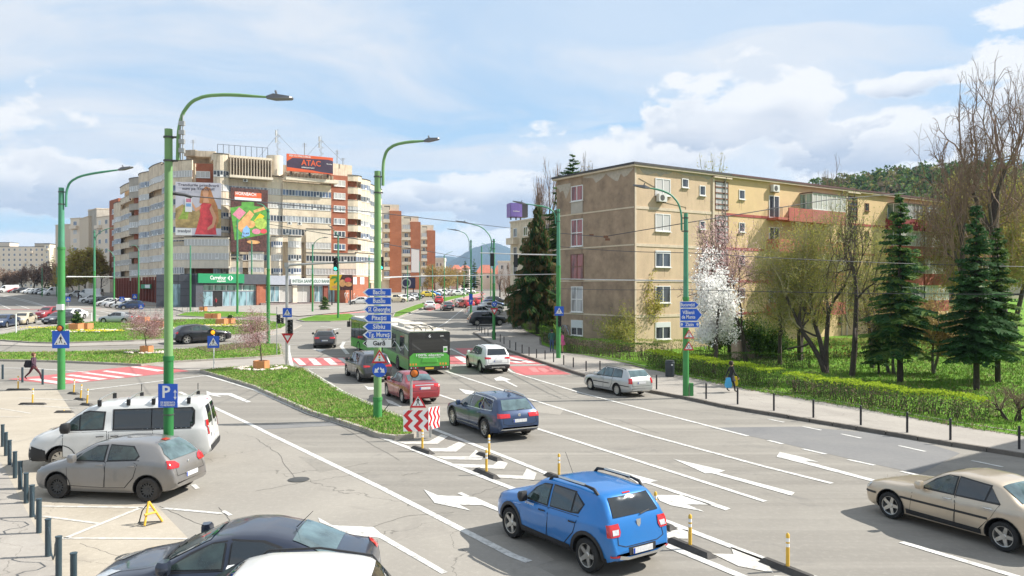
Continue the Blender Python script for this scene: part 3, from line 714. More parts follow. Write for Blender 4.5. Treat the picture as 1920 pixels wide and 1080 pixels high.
# the tall rounded block across the junction
tower=thing('tower_block','ten storey cream and brick apartment block with curved bays and shops across the junction','apartment block')
ROWZ=[26.5-2.56*i for i in range(8)]
rt=random.Random(11)
class Root:pass
def wall_path(pts,z0,z1,y0,y1,mb,m):
 P=[Vector((p[0],p[1],0))for p in pts];N=[]
 for i in range(len(P)):
  d=(P[min(i+1,len(P)-1)]-P[max(i-1,0)]).normalized();N.append(Vector((-d.y,d.x,0)))
 A=[p+n*y0 for p,n in zip(P,N)];B=[p+n*y1 for p,n in zip(P,N)]
 k=len(P);V=[(p.x,p.y,z)for z in(z0,z1)for L in(A,B)for p in L];Fc=[]
 for i in range(k-1):
  a,b,c,d=i,i+1,k+i+1,k+i;e,f,g_,h=2*k+i,2*k+i+1,3*k+i+1,3*k+i
  Fc+=[(d,c,b,a),(e,f,g_,h),(a,b,f,e),(c,d,h,g_)]
 Fc+=[(0,2*k,3*k,k),(k-1,2*k-1,4*k-1,3*k-1)]
 mb.add(V,Fc,m)
def path_window(pts,z0,z1,y,per,root,gm,fm='frame_white'):
 P=[Vector((p[0],p[1],0))for p in pts]
 fr=MB();pn=MB();wall_path(pts,z0,z0+.09,y-.04,y+.02,fr,fm);wall_path(pts,z1-.09,z1,y-.04,y+.02,fr,fm)
 wall_path(pts,z0+.03,z1-.03,y-.012,y+.01,pn,gm)
 for a,b in zip(P,P[1:]):
  d=(b-a);L=d.length;n=max(1,round(L/per));d.normalize();nn=Vector((-d.y,d.x,0));M=frame(a+nn*y,d)
  for i in range(n+1):
   x=L*i/n;fr.box(max(0,x-.05),min(L,x+.05),-.045,.02,z0+.085,z1-.085,fm,M)
  if rt.random()<.5:
   i=rt.randrange(n);fr.box(L*i/n,L*(i+1)/n,-.05,-.02,z0+.1,z0+.4,fm,M)
 o=fr.build('window',root);pn.build('pane',o);return o
def arc(a,b,bulge,n=5):
 a,b=Vector((a[0],a[1],0)),Vector((b[0],b[1],0));d=b-a;nn=Vector((d.y,-d.x,0)).normalized()
 return[tuple((a+d*(i/n)+nn*bulge*math.sin(math.pi*i/n)).xy)for i in range(n+1)]
def fp(px,Y):return((px-960)/F*Y,Y)
def strip(pxa,Ya,pxb,Yb,ytop,kind,rows_=range(8),zlow=7.6,bulge=0.0,mcream='cream',open_p=.2):
 a,b=fp(pxa,Ya),fp(pxb,Yb)
 yref=(Ya+Yb)/2;ztop=CH+(540-ytop)/F*yref
 pts=arc(a,b,bulge)if bulge else[a,b]
 L=(Vector(b)-Vector(a)).length
 back=MB()
 wall_path(pts,zlow,ztop-.5,.95,1.6,back,'brick_wall' if kind in('balc','brickbay')else('plaster_beige' if kind=='loggia' else mcream))
 back.build('wall',tower)
 if kind=='brick':
  mb=MB();wall_path(pts,zlow,ztop,0,.94,mb,'brick_wall');mb.build('brick_face',tower)
  d=Vector((b[0]-a[0],b[1]-a[1],0)).normalized();f=Facade(a,d,tower)
  for r in rows_:
   zc=ROWZ[r]
   if zc+.8>ztop:continue
   window(f,L/2-min(1.35,L*.35),L/2+min(1.35,L*.35),zc-.62,zc+.62,n=3,y=-.02,gm=rt.choice(('pane_blue','pane_dark','pane_curtain')),fw=.12)
  return f
 mb=MB()
 for r in rows_:
  zc=ROWZ[r]
  if zc-.6>ztop:continue
  top=zc-.62
  wall_path(pts,top-1.3 if r<7 else top-1.0,top,-.0,.16,mb,mcream)
  wall_path(pts,top-.02,top+.05,-.06,.2,mb,'concrete_wall')
  if zc+.62<ztop-.2:
   if kind in('balc',)and rt.random()<.55 or(kind=='loggia' and rt.random()<open_p):
    pass
   else:
    path_window(pts if kind!='loggia' else pts,top+.055,min(ztop-.3,zc+.64),.07,.62,tower,rt.choice(('pane_blue','pane_curtain','pane_curtain','pane_dark')))
 wall_path(pts,min(ztop-.3,ROWZ[min(rows_)]+.66),ztop,0,.3,mb,mcream)
 wall_path(pts,ztop,ztop+.12,-.1,.4,mb,'roof_dark')
 wall_path(pts,zlow,zlow+.35,-.02,.6,mb,mcream)
 each(mb,'parapet',tower)
mb=MB();body=[fp(213,196),fp(233,182),fp(262,168),fp(304,155),fp(350,149.5),fp(400,148),fp(430,149.5),fp(530,155.5),fp(655,165),fp(688,175),fp(712,190),fp(700,215),fp(500,240),fp(250,240)]
mb.prism(body,2,25.5,'cream_dirty');mb.build('core',tower)
strip(205,192,222,186,374,'brick',range(1,8));strip(213,186,226,180,381,'cream',range(2,8),bulge=.4)
strip(225,181,246,171,347,'loggia',open_p=.35,bulge=.2);strip(245,170.5,260,165,336,'balc',bulge=1.0,mcream='concrete_wall')
strip(260,164,279,158,326,'cream',bulge=.7);strip(279,158,303,150,311,'loggia',open_p=.2,bulge=.35);strip(303,149.6,360,143.5,305,'cream',bulge=1.4)
strip(360,144.5,400,145.2,306.5,'brick',range(0,1));strip(400,143.6,429,145,289,'cream',bulge=.5)
strip(429,145.6,501,149,299,'cream',range(0,7),mcream='cream');strip(501,149.2,530,151,331,'cream',range(1,5),mcream='cream_pale')
strip(530,150.6,621,156,332,'cream',range(0,5));strip(621,156,652,158,329,'brick',range(0,7));strip(652,158,677,162,331,'balc',bulge=1.3)
strip(677,162,693,168,339,'cream',bulge=.9);strip(694,170,716,180,351,'cream',bulge=.3)
strip(303,143.5,345,141.5,447,'cream',range(5,8),mcream='cream_pale');strip(345,141.5,429,142,445,'cream',range(5,7),mcream='cream_pale',zlow=9.0)
strip(429,143,455,144,480,'cream',range(6,8),mcream='cream_pale',zlow=8);strip(466,144,495,145,472,'cream',range(6,8),mcream='cream_pale',zlow=8)
for(x0,x1)in((508,530),(540,565)):strip(x0,148,x1,149,444,'cream',range(5,8),mcream='cream_pale',bulge=.3)
strip(574,152,621,154.5,430,'cream',range(5,8),mcream='cream_pale');strip(574,151.5,668,156,475,'cream',range(6,8),mcream='cream_pale',zlow=6.5);strip(668,156,714,172,477,'cream',range(6,8),mcream='cream',zlow=6.5,bulge=1.2)
mb=MB()
def slab(xa,Ya,xb,Yb,y0,y1,dep,m):
 yr=(Ya+Yb)/2;wall_path([fp(xa,Ya),fp(xb,Yb)],CH+(540-y1)/F*yr,CH+(540-y0)/F*yr,0,dep,mb,m)
slab(345,147,366,146.6,281,292,8,'cream_dirty');slab(366,146.6,404,147.5,283,294,8,'cream');slab(349,149,402,149.5,292,306,5,'cream_dirty')
slab(429,150,502,153,300,316,6,'cream_pale');slab(400,145,432,146.5,287,300,6,'cream_pale');slab(620,158.5,660,162,308,331,6,'cream');slab(530,155,622,159,312,330,5,'cream_dirty')
mb.build('attic',tower)
mb=MB();c=fp(515,151);M=Matrix.Translation((c[0],c[1],0));zt=CH+(540-293)/F*151;zb=CH+(540-331)/F*151
mb.lathe([(0,zt),(1.55,zt),(1.55,zb),(0,zb)],'cream_pale',24,M);mb.build('stair_drum',tower,40)
mb=MB();f=Facade(fp(429,145),Vector(fp(501,148.6))-Vector(fp(429,145)),tower);Lf=7.9
za=f.z(465,331);zt_=f.z(465,296)
for i in range(15):mb.box(.1+i*Lf/15,.28+i*Lf/15,-.9,.5,za,zt_-.2,'cream_dirty')
mb.box(0,Lf,-1.0,.4,za-.45,za,'cream_pale');mb.box(0,Lf,-.2,.3,zt_-.2,zt_+.25,'cream_pale');f.obj('pergola_rib',mb,split=True)
mb=MB();f2=Facade(fp(533,150),Vector(fp(620,155.4))-Vector(fp(533,150)),tower)
for i in range(14):mb.box(i*.72,i*.72+.16,-1.0,.6,f2.z(540,332),f2.z(540,324),'cream_dirty')
mb.box(0,10.6,-1.1,.6,f2.z(540,338),f2.z(540,332),'cream_pale');f2.obj('pergola_rib',mb,split=True)
for r,x in((0,338),(3,560),(3,569)):ac_unit(f2 if x>400 else f,.5+(x%7),ROWZ[r]-1.2,-.05)
shop=thing('shop_front','dark clad corner supermarket with green fascia and wide glazing','shop')
fs=Facade(fp(295,131),Vector(fp(372,133))-Vector(fp(295,131)),shop)
YS=133
def srect(fc,x0,x1,y0,y1,d0,d1,m,mb):mb.box(fc.u(x0),fc.u(x1),d0,d1,fc.z(x1,y1),fc.z(x1,y0),m)
mb=MB();srect(fs,293,376,515,577,0,8,'cladding',mb)
for yy in(528,541,554):srect(fs,293,376,yy,yy+.5,-.02,0,'dark_inside',mb)
for xx in(313,334,356):srect(fs,xx,xx+.6,515,577,-.021,0,'dark_inside',mb)
srect(fs,322,338,533,577,-.03,0,'pane_shop',mb);fs.obj('cladding_wall',mb)
fs2=Facade(fp(366,132),Vector(fp(486,141))-Vector(fp(366,132)),shop)
mb=MB();srect(fs2,364,378,515,577,-.6,4,'cladding',mb);srect(fs2,364,500,515,533,-.5,5,'cladding',mb);srect(fs2,482,497,533,570,-.2,4,'brick_wall',mb);srect(fs2,370,500,516,575,3,4,'dark_inside',mb);fs2.obj('cladding_wall',mb)
for(x0,x1)in((378,400),(418,432),(432,446),(446,480)):
 window(fs2,fs2.u(x0),fs2.u(x1),fs2.z(x1,574),fs2.z(x1,546),n=1 if x1<450 else 2,fm='cladding_light',gm='pane_shop',y=.2,name='shop_window',sill=False)
for(x0,x1)in((378,402),(402,425),(425,455),(455,481)):window(fs2,fs2.u(x0),fs2.u(x1),fs2.z(x1,545),fs2.z(x1,534),n=1,fm='frame_white',gm='pane_green',y=.2,name='transom_light',sill=False)
mb=MB();srect(fs2,401,417,546,575,.1,.3,'dark_inside',mb);fs2.obj('entrance',mb)
mat('sign_green',(.012,.25,.10),.5,var=.05,emit=.0);mat('sign_white',(.80,.80,.78),.5,var=0)
mb=MB();srect(fs2,367,453,514,531,-.9,-.55,'sign_green',mb);fs2.obj('fascia',mb)
def ftext(fc,s,px,py,hpx,m,y,fitpx=None,name='lettering'):
 u=fc.u(px);Yd=fc.o.y+fc.d.y*u;size=hpx/F*Yd*1.35
 fit=abs(fc.u(px+fitpx/2)-fc.u(px-fitpx/2))if fitpx else None
 o=text(s,size,m,fc.root,0,0,0,fit=fit,name=name);o.matrix_world=fc.M@Matrix.Translation((u,y,fc.z(px,py)));return o
ftext(fs2,'Carrefour',404,521,7.5,'sign_white',-.92,30);ftext(fs2,'express',410,527,4,'sign_white',-.92,16)
mb=MB();u0=fs2.u(427);z0=fs2.z(427,521.5);mb.add([(u0-.55,-.915,z0),(u0-.05,-.915,z0+.5),(u0-.2,-.915,z0),(u0-.05,-.915,z0-.5)],[(0,1,2),(0,2,3)],'sign_white')
mb.add([(u0+.55,-.915,z0),(u0+.05,-.915,z0+.5),(u0+.2,-.915,z0),(u0+.05,-.915,z0-.5)],[(0,1,2),(0,2,3)],'sign_white');fs2.obj('logo',mb)
bank=thing('bank_front','pale bank premises with grey canopy and big shop windows right of the supermarket','bank')
fb=Facade(fp(486,141),Vector(fp(650,152))-Vector(fp(486,141)),bank)
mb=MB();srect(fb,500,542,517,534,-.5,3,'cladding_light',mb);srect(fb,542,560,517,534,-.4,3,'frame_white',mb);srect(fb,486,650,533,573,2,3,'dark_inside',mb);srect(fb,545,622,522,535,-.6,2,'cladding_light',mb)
srect(fb,486,655,566,573,-.8,-.0,'granite',mb)
for(x0,x1,m)in((480,486,'brick_wall'),(548,556,'cream_pale'),(582,588,'column_red'),(606,614,'column_red')):srect(fb,x0,x1,533,573,-.3,.3,m,mb)
fb.obj('canopy',mb)
for(x0,x1,gm)in((487,506,'pane_dark'),(507,524,'pane_shop'),(524,547,'pane_curtain'),(557,581,'pane_curtain'),(589,605,'pane_shop'),(615,650,'pane_shop')):
 window(fb,fb.u(x0),fb.u(x1),fb.z(x1,566),fb.z(x1,536),n=2,fm='frame_white',gm=gm,y=.1,name='shop_window',sill=False)
mat('bank_letters',(.12,.20,.16),.6,var=0);mat('bank_board',(.66,.68,.67),.5,var=.03)
mb=MB();srect(fb,543,618,522,533,-.7,-.61,'bank_board',mb);fb.obj('fascia',mb);ftext(fb,'INTESA SANPAOLO BANK',581,527.5,6,'bank_letters',-.72,70)
br=thing('brick_kiosk','red brick ground floor wing with white panels and scrawled paint beside the bank','building')
fk=Facade(fp(650,150),Vector(fp(692,158))-Vector(fp(650,150)),br)
mb=MB();srect(fk,648,692,519,572,0,4,'brick_wall',mb);fk.obj('wall',mb)
mb=MB();srect(fk,662,668.5,520,533,-.06,0,'sign_white',mb);srect(fk,675,682.5,520,533,-.06,0,'sign_white',mb);fk.obj('panel',mb,split=True)
mb=MB()
for k,x in enumerate((648,652,665,669)):
 u0=fk.u(x);z0=fk.z(x,556);mb.tube([(u0+.35*math.cos(q*.8+k),-.03,z0+.7*math.sin(q*.62+k))for q in range(7)],.06,'sign_white',4)
fk.obj('graffiti',mb,split=True)
col=MB();fcw=Facade(fp(213,178),Vector(fp(296,150))-Vector(fp(213,178)),tower)
Lc=(Vector(fp(296,150))-Vector(fp(213,178))).length
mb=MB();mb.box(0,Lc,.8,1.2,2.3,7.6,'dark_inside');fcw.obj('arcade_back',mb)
cm=MB();cm.box(0,.42,0,.42,2.2,7.6,'column_red');cme=cm.mesh('column')
for i in range(16):
 o=link('column',cme,tower);o.matrix_world=fcw.M@Matrix.Translation((i*Lc/16,0,0))
mat('pharmacy',(.08,.45,.12),.5,emit=0)
mb=MB();srect(fcw,269,287,533,541,-.5,-.3,'sign_green',mb);mb.box(fcw.u(277),fcw.u(286),-.52,-.5,fcw.z(280,540),fcw.z(280,534),'sign_white');fcw.obj('shop_sign',mb)
# brick towers beyond
far=thing('brick_slab_block','row of stepped orange brick slabs with cream balcony stacks down the street','apartment block')
def tower_part(px0,pxm,px1,Y,ytop,yattic,ybase=556):
 f=Facade(fp(px0,Y),(1,.28),far);um,u1=f.u(pxm),f.u(px1);zt=f.z(pxm,ytop);za=f.z(pxm,yattic);z0=3.6
 mb=MB();mb.box(0,um,0,12,z0,zt+1.2,'cream_pale');f.obj('wall',mb)
 mb=MB();mb.box(um,u1,-.8,12,z0,zt,'brick_far');f.obj('brick_slab',mb)
 mb=MB();mb.box(0,um+(u1-um)*.85,.5,12,zt,za,'cream_pale');mb.box(um*.3,um*1.1,.45,.5,zt+.4,zt+1.5,'dark_inside');f.obj('attic',mb)
 n=int((zt-8)/2.75)
 for i in range(n):
  z=zt-2.6-i*2.75
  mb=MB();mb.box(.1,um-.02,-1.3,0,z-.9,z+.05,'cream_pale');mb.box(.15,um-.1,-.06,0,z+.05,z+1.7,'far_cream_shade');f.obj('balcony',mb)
  if i%3==0:window(f,.3,um-.2,z+.1,z+1.5,n=4,gm='pane_blue',y=-1.2,sill=False)
  else:window(f,um*.35,um*.75,z+.1,z+1.5,n=2,gm='pane_dark',y=-.07,sill=False)
tower_part(717,730,752,226,395.5,383);tower_part(752.5,769,788,262,416,405);tower_part(788.5,800,815.5,296,432,421.5)
fbb=Facade(fp(753,230),(1,.25),None)
mat('ad_navy',(.03,.03,.085),.5,var=.1);mat('ad_violet',(.20,.14,.42),.5,var=.1);mat('ad_grey',(.5,.5,.5),.6)
def hoarding(x0,x1,y0,y1,Y,m,label,leg=True,extra=None,face='sign_white'):
 t_=thing('billboard',label,'billboard',(0,0,0));f=Facade(fp(x0,Y),(1,.1),t_);w=f.u(x1);z0,z1=f.z(x1,y1),f.z(x1,y0)
 mb=MB();mb.box(0,w,0,.3,z0,z1,'frame_dark');mb.box(.15,w-.15,-.03,0,z0+.15,z1-.15,m);f.obj('panel',mb)
 if leg:
  mb=MB();mb.box(w*.2,w*.2+.25,.31,.55,g(Y)-.2,z1-.1,'frame_dark');mb.box(w*.8,w*.8+.25,.31,.55,g(Y)-.2,z1-.1,'frame_dark');f.obj('post',mb,split=True)
 return f,w,z0,z1
f,w,z0,z1=hoarding(754,779,520,541,185,'ad_navy','dark purple billboard with a pale ring below the brick towers')
mb=MB();mb.lathe([(.85,0),(1.15,0),(1.15,.03),(.85,.03)],'ad_grey',20,Matrix.Translation((w*.3,-.05,(z0+z1)/2))@Matrix.Rotation(R(90),4,'X'));f.obj('print',mb)
hoarding(788,803,519,537,215,'cladding_light','blank grey billboard right of the dark purple one')
bn=thing('wall_banner','tall white banner hung on the middle brick tower','banner');f=Facade(fp(770.5,252),(1,.28),bn);mb=MB();w=f.u(786);mb.box(0,w,-.4,-.2,f.z(778,511),f.z(778,467),'cladding_light');mb.box(.1,w-.1,-.43,-.4,f.z(778,510.5),f.z(778,467.5),'sign_white');f.obj('sheet',mb)
# blocks on the left
def simple_block(name,label,parts,wallm='far_cream'):
 r=thing(name,label,'apartment block')
 for(x0,x1,Y0,Y1,ytop,dep,cols,nrow,m,gm)in parts:
  f=Facade(fp(x0,Y0),Vector(fp(x1,Y1))-Vector(fp(x0,Y0)),r);w=f.u(x1);zt=CH+(540-ytop)/F*(Y0+Y1)/2
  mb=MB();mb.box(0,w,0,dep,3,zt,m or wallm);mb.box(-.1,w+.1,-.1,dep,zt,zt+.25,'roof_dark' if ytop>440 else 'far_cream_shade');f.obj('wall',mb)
  if cols:
   n=nrow;pitch=2.8
   for i in range(n):
    for j in range(cols):
     u0=w*(j+.5)/cols;ww=min(w/cols*.36,1.7);z=zt-2.2-i*pitch
     if z<6:continue
     if(i*7+j*3)%11==0 and ww>.9:
      mb=MB();mb.box(u0-ww,u0+ww,-1,0,z-1.1,z-.15,m or wallm);f.obj('balcony',mb)
     window(f,u0-ww/2,u0+ww/2,z,z+1.35,n=2,gm=gm if(i+j)%3 else 'pane_blue',y=-.02,sill=False,fw=.1)
 return r
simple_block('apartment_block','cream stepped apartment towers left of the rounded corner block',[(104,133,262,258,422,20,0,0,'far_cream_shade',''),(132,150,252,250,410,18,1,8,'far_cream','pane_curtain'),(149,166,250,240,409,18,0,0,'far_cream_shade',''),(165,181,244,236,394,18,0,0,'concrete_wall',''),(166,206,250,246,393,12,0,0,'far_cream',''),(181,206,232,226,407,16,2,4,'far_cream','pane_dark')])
simple_block('apartment_block','long pale ten storey slab at the far end of the left boulevard',[(-60,84,430,430,463,14,14,8,'far_cream','pane_dark'),(83,93,427,427,458,14,1,8,'cream_pale','pane_curtain'),(93,112,431,431,466,14,2,8,'far_cream','pane_dark'),(65,92,434,434,457,8,0,0,'far_cream_shade',''),(-20,18,434,434,455,8,0,0,'far_cream','')])
# block and shops behind the big spruce
simple_block('apartment_block','shaded cream block with ground floor shops behind the drooping spruce',[(957,1062,118,104,411,14,5,5,'cream','pane_dark')],'cream')
sp=thing('shop_front','dark shop front behind the big drooping spruce','shop')
f=Facade(fp(1000,100),(1,-.1),sp);mb=MB();w=f.u(1046);mb.box(0,w,0,6,g(100)-.1,f.z(1020,535),'cladding');f.obj('wall',mb)
mb=MB();mb.box(-.2,w,-.5,0,f.z(1020,543),f.z(1020,538),'band_cream');f.obj('fascia',mb)
for i in range(3):window(f,.2+i*w/3,(i+1)*w/3,g(100)+.5,g(100)+2.4,n=1,fm='frame_dark',gm='pane_dark',y=-.01,name='shop_window',sill=False)
rb=thing('roof_billboard','purple three sided advertising box on the roof of the shaded block','billboard')
f=Facade(fp(957,116),(1,.3),rb);mb=MB();w=f.u(979);mb.box(0,w,0,2,f.z(968,406.5),f.z(968,380.5),'ad_violet');mb.box(.1,w-.1,-.03,0,f.z(968,405.5),f.z(968,381.5),'ad_violet');mb.box(w+.01,w+1.0,.3,2,f.z(968,406.5),f.z(968,381),'frame_dark');f.obj('panel',mb)
mb=MB();[mb.box(x,x+.15,.3,.5,f.z(968,412),f.z(968,406.6),'iron')for x in(.1,w*.5,w-.2)];f.obj('strut',mb,split=True);ftext(f,'HotNews',968,396,2.2,'sign_white',-.045,12)
mat('tile_roof',(.42,.15,.10),.85,var=.2,vs=2);mat('house_white',(.66,.60,.56),.9,var=.05)
rh=random.Random(3)
for k,(x0,x1,yt,yr,Y,lab)in enumerate(((815,832,489,483,330,'flat topped cream house beside the last brick slab'),(846,862,505,496,300,'pinkish gabled house at the end of the street, first right of the brick slabs'),(862,880,503,497,320,'red roofed house left of the mast arm at the street end'),(893,925,512,496,340,'wide red roofed house under the blue mountain'),(925,950,514,497,330,'red roofed house closest to the spruce at the street end'),(934,960,492,489,250,'grey flat house left of the shaded block'))):
 t_=thing('house',lab,'house');f=Facade(fp(x0,Y),(1,0),t_);w=f.u(x1);zt=f.z(x0,yt);zr=f.z(x0,yr)
 mb=MB();mb.box(0,w,0,10,4,zt,('far_cream','far_pink','house_white')[k%3]);f.obj('wall',mb)
 mb=MB()
 if k in(0,5):mb.box(-.2,w+.2,-.2,10.2,zt,zr,'far_cream')
 else:mb.add([(-.4,-.4,zt),(w+.4,-.4,zt),(w+.4,10.4,zt),(-.4,10.4,zt),(w*.25,5,zr),(w*.75,5,zr)],[(0,1,5,4),(1,2,5),(2,3,4,5),(3,0,4),(3,2,1,0)],'tile_roof')
 f.obj('roof',mb)
 for j in range(2):window(f,w*(.2+.4*j),w*(.35+.4*j),zt-2.2,zt-.9,n=1,gm='pane_dark',y=-.02,sill=False)
def paint(name,col,metal=.35,rough=.32,dirt=.12):
 m=mat(name,col,rough,metal,var=.04,vs=1.5,coat=.8,dirt=dirt,dirtcol=(.20,.17,.13));return name
paint('paint_blue',(.008,.16,.47),.25,.3,.05);paint('paint_navy',(.022,.045,.105),.4,.3,.05);paint('paint_black',(.018,.02,.026),.3,.3,.08)
paint('paint_ink',(.028,.036,.06),.4,.28,.08);paint('paint_white',(.66,.66,.64),0,.35,.10);paint('paint_silver',(.50,.51,.50),.55,.35,.12)
paint('paint_grey',(.245,.235,.225),.5,.36,.45);paint('paint_champagne',(.53,.44,.33),.45,.34,.22);paint('paint_red',(.30,.022,.03),.25,.33,.10)
paint('paint_bright_red',(.48,.02,.03),.2,.35,.05);paint('paint_charcoal',(.05,.05,.055),.45,.3,.08);paint('paint_beige',(.55,.48,.34),.2,.4,.1)
paint('paint_yellow',(.55,.42,.03),.1,.4,.05)
mat('car_glass',(.010,.013,.014),.02,0,var=.4,vs=1.2,spec=1.0,coat=.35);mat('car_glass_clear',(.03,.048,.042),.02,0,var=.7,vs=2.6,spec=.9,coat=.2)
mat('car_glass_light',(.085,.13,.14),.03,0,var=.5,vs=1.8,spec=.8)
mat('rubber',(.016,.016,.016),.85,var=.3);mat('tyre_dusty',(.045,.04,.035),.9,var=.3,vs=6);mat('trim_black',(.02,.02,.021),.55,var=.2)
mat('chrome',(.62,.62,.60),.22,.9,var=.05);mat('alloy',(.52,.51,.48),.3,.8,var=.08);mat('alloy_dark',(.12,.12,.12),.4,.7,var=.1);mat('steel_wheel',(.055,.055,.055),.5,.4,var=.2)
mat('lamp_red',(.48,.012,.015),.15,0,var=.15,vs=14,coat=1.0);mat('lamp_clear',(.62,.62,.60),.12,.3,var=.2,vs=20,coat=1.0);mat('lamp_amber',(.75,.30,.02),.2,coat=1.0)
mat('plate',(.62,.62,.62),.5,var=.15,vs=18);mat('plate_blue',(.01,.05,.35),.5);mat('seam',(.012,.012,.012),.8);mat('plate_yellow',(.70,.45,.03),.5,var=.1)
mat('mirror_glass',(.30,.34,.38),.05,.8,var=0)
def lerp_pts(P,x):
 if x<=P[0][0]:return P[0][1]
 for(a,b),(c,d)in zip(P,P[1:]):
  if x<=c:return b+(d-b)*(x-a)/max(1e-6,c-a)
 return P[-1][1]
def smooth_curve(P,xs,w=.10):
 out=[]
 for x in xs:
  lo,hi=P[0][0],P[-1][0];ww=min(w,x-lo,hi-x)
  out.append(sum(lerp_pts(P,x+ww*k/3)*c for k,c in((-3,1),(-2,2),(-1,3),(0,4),(1,3),(2,2),(3,1)))/16)
 return out
class Car:
 def __init__(s,top,belt,width,wb,fo,wr=.31,bottom=None,plan=None,roofw=None,body='paint_white',rw=.21,low='trim_black',lowz=.0,arch=.07,zmin=.17,round_=.12,archmat='trim_black',section=0.0):
  s.top,s.belt,s.Wd,s.wb,s.fo,s.wr=top,belt,width,wb,fo,wr
  s.L=top[-1][0];s.h=width/2;s.rw=rw;s.body=body
  L=s.L;s.low=low;s.lowz=lowz;s.arch=arch;s.archmat=archmat
  s.plan=plan or[(0,.70),(.06,.80),(.18,.885),(.45,.95),(.9,.985),(1.5,1.0),(L-1.2,1.0),(L-.6,.975),(L-.2,.92),(L-.06,.86),(L,.78)]
  s.roofw=roofw or[(0,.8),(L,.8)]
  s.bottom=bottom or[(0,.30),(.08,.24),(.25,zmin+.02),(.8,zmin),(L-.7,zmin+.02),(L-.2,.26),(L,.36)]
  s.sec=section
  xs=sorted(set([round(L*i/64,3)for i in range(65)]+[.02,.05,.1,L-.02,L-.05,L-.1]))
  T=smooth_curve(top,xs);Bt=smooth_curve(belt,xs,.25);Wp=smooth_curve([(x,w*s.h)for x,w in s.plan],xs,.2);Bo=smooth_curve(s.bottom,xs,.12);Rf=smooth_curve([(x,w*s.h)for x,w in s.roofw],xs,.3)
  V=[];Fc=[];rings=[]
  for x,zt,bz,w,zb,rf in zip(xs,T,Bt,Wp,Bo,Rf):
   zs=min(bz,zt-.035);zs=max(zs,zb+.08)
   c=max(0,min(1,(zt-zs-.03)/.38));c=c*c*(3-2*c)
   r=w*.90*(1-c)+min(rf,w*.9)*c
   zm=zb+(zs-zb)*.52;crown=.05
   zr=zt-crown-.03*c
   half=[(0,zb),(w*.80,zb),(w*.945,zb+.035),(w*.98,zb+.12),(w*.995,zb+(zm-zb)*.55+.04),(w,zm),(w*.995,zs-.14*min(1,(zs-zb)/.4)),(w*.975,zs-.045),(w*.945,zs)]
   a=Vector((w*.94,zs));b=Vector((r,zr))
   half+=[tuple(a.lerp(b,.33)+Vector((.012*c,0))),tuple(a.lerp(b,.66)+Vector((.014*c,0))),(r,zr),(r-.035,zr+.035*(.3+c*.7)),(r*.85,zt-crown*.42),(r*.55,zt-crown*.14),(0,zt)]
   ring=[(x,-y,z)for y,z in half]+[(x,y,z)for y,z in half[-2:0:-1]]
   rings.append(ring)
  n=len(rings[0])
  for r_ in rings:V+=r_
  for i in range(len(rings)-1):
   for j in range(n):Fc.append((i*n+j,(i+1)*n+j,(i+1)*n+(j+1)%n,i*n+(j+1)%n))
  Fc.append(tuple(range(n))[::-1]);Fc.append(tuple(range((len(rings)-1)*n,len(rings)*n)))
  s.V,s.F=V,Fc
  s.bvh=BVHTree.FromPolygons([Vector(v)for v in V],Fc)
  s.xf,s.xr=fo,fo+wb;s.xc=fo+wb/2
 def body_mesh(s,name='body'):
  mb=MB();mb.v=list(s.V);mb.f=list(s.F);mb.mi=[0]*len(s.F);mb.mats=[MATS[s.body],MATS['trim_black']]
  if s.lowz:
   for i,f in enumerate(mb.f):
    if sum(mb.v[j][2]for j in f)/len(f)<s.lowz:mb.mi[i]=1
  me=mb.mesh(name,38);tmp=bpy.data.objects.new('tmp',me);COL.objects.link(tmp)
  cut=MB();rr=s.wr+s.arch
  for x in(s.xf,s.xr):
   for sg in(-1,1):
    M=Matrix.Translation((x,sg*s.h*1.2,s.wr))@Matrix.Rotation(R(90)*sg,4,'X')
    cut.lathe([(0,0),(rr,0),(rr,.42+s.h*.2),(0,.42+s.h*.2)],'trim_black',28,M)
  cm=cut.mesh('cut',None,True);co=bpy.data.objects.new('cut',cm);COL.objects.link(co)
  md=tmp.modifiers.new('b','BOOLEAN');md.object=co;md.operation='DIFFERENCE';md.solver='EXACT';md.material_mode='TRANSFER'
  dg=bpy.context.evaluated_depsgraph_get();dg.update()
  out=bpy.data.meshes.new_from_object(tmp.evaluated_get(dg));out.name=name
  bpy.data.objects.remove(tmp);bpy.data.objects.remove(co)
  if len(out.polygons)<50:return me
  out.transform(Matrix.Translation((-s.xc,0,0)))
  return out
 def ray(s,p,d):
  p,d=Vector(p),Vector(d).normalized()
  return s.bvh.ray_cast(p-d*6,d,14)
 def patch(s,poly,view,m,name,parent,off=.008,step=.14,mirror=False,thick=0.0):
  dirs={'L':(0,1,0),'R':(0,-1,0),'B':(-1,0,0),'F':(1,0,0),'T':(0,0,-1),'BL':(-1,.55,0),'BR':(-1,-.55,0),'FL':(1,.6,0),'FR':(1,-.6,0)}
  d=Vector(dirs[view])
  def P3(q):
   if view in 'LR':return Vector((q[0],0,q[1]))
   if view=='T':return Vector((q[0],q[1],.5))
   return Vector((s.L/2 if len(view)==1 else(s.L if view[0]=='B' else 0),q[0],q[1]))
  b=bmesh.new();f=b.faces.new([b.verts.new((q[0],q[1],0))for q in poly]);f.normal_update()
  bmesh.ops.triangulate(b,faces=b.faces[:])
  for _ in range(5):
   E=[e for e in b.edges if e.calc_length()>step]
   if not E:break
   bmesh.ops.subdivide_edges(b,edges=E,cuts=1);bmesh.ops.triangulate(b,faces=b.faces[:])
  ok=True
  for v in b.verts:
   hit,nrm,_,_=s.ray(P3(v.co),d)
   if hit is None:v.tag=True;continue
   if nrm.dot(d)>0:nrm=-nrm
   v.co=hit+nrm*off-Vector((s.xc,0,0))
  dead=[v for v in b.verts if v.tag]
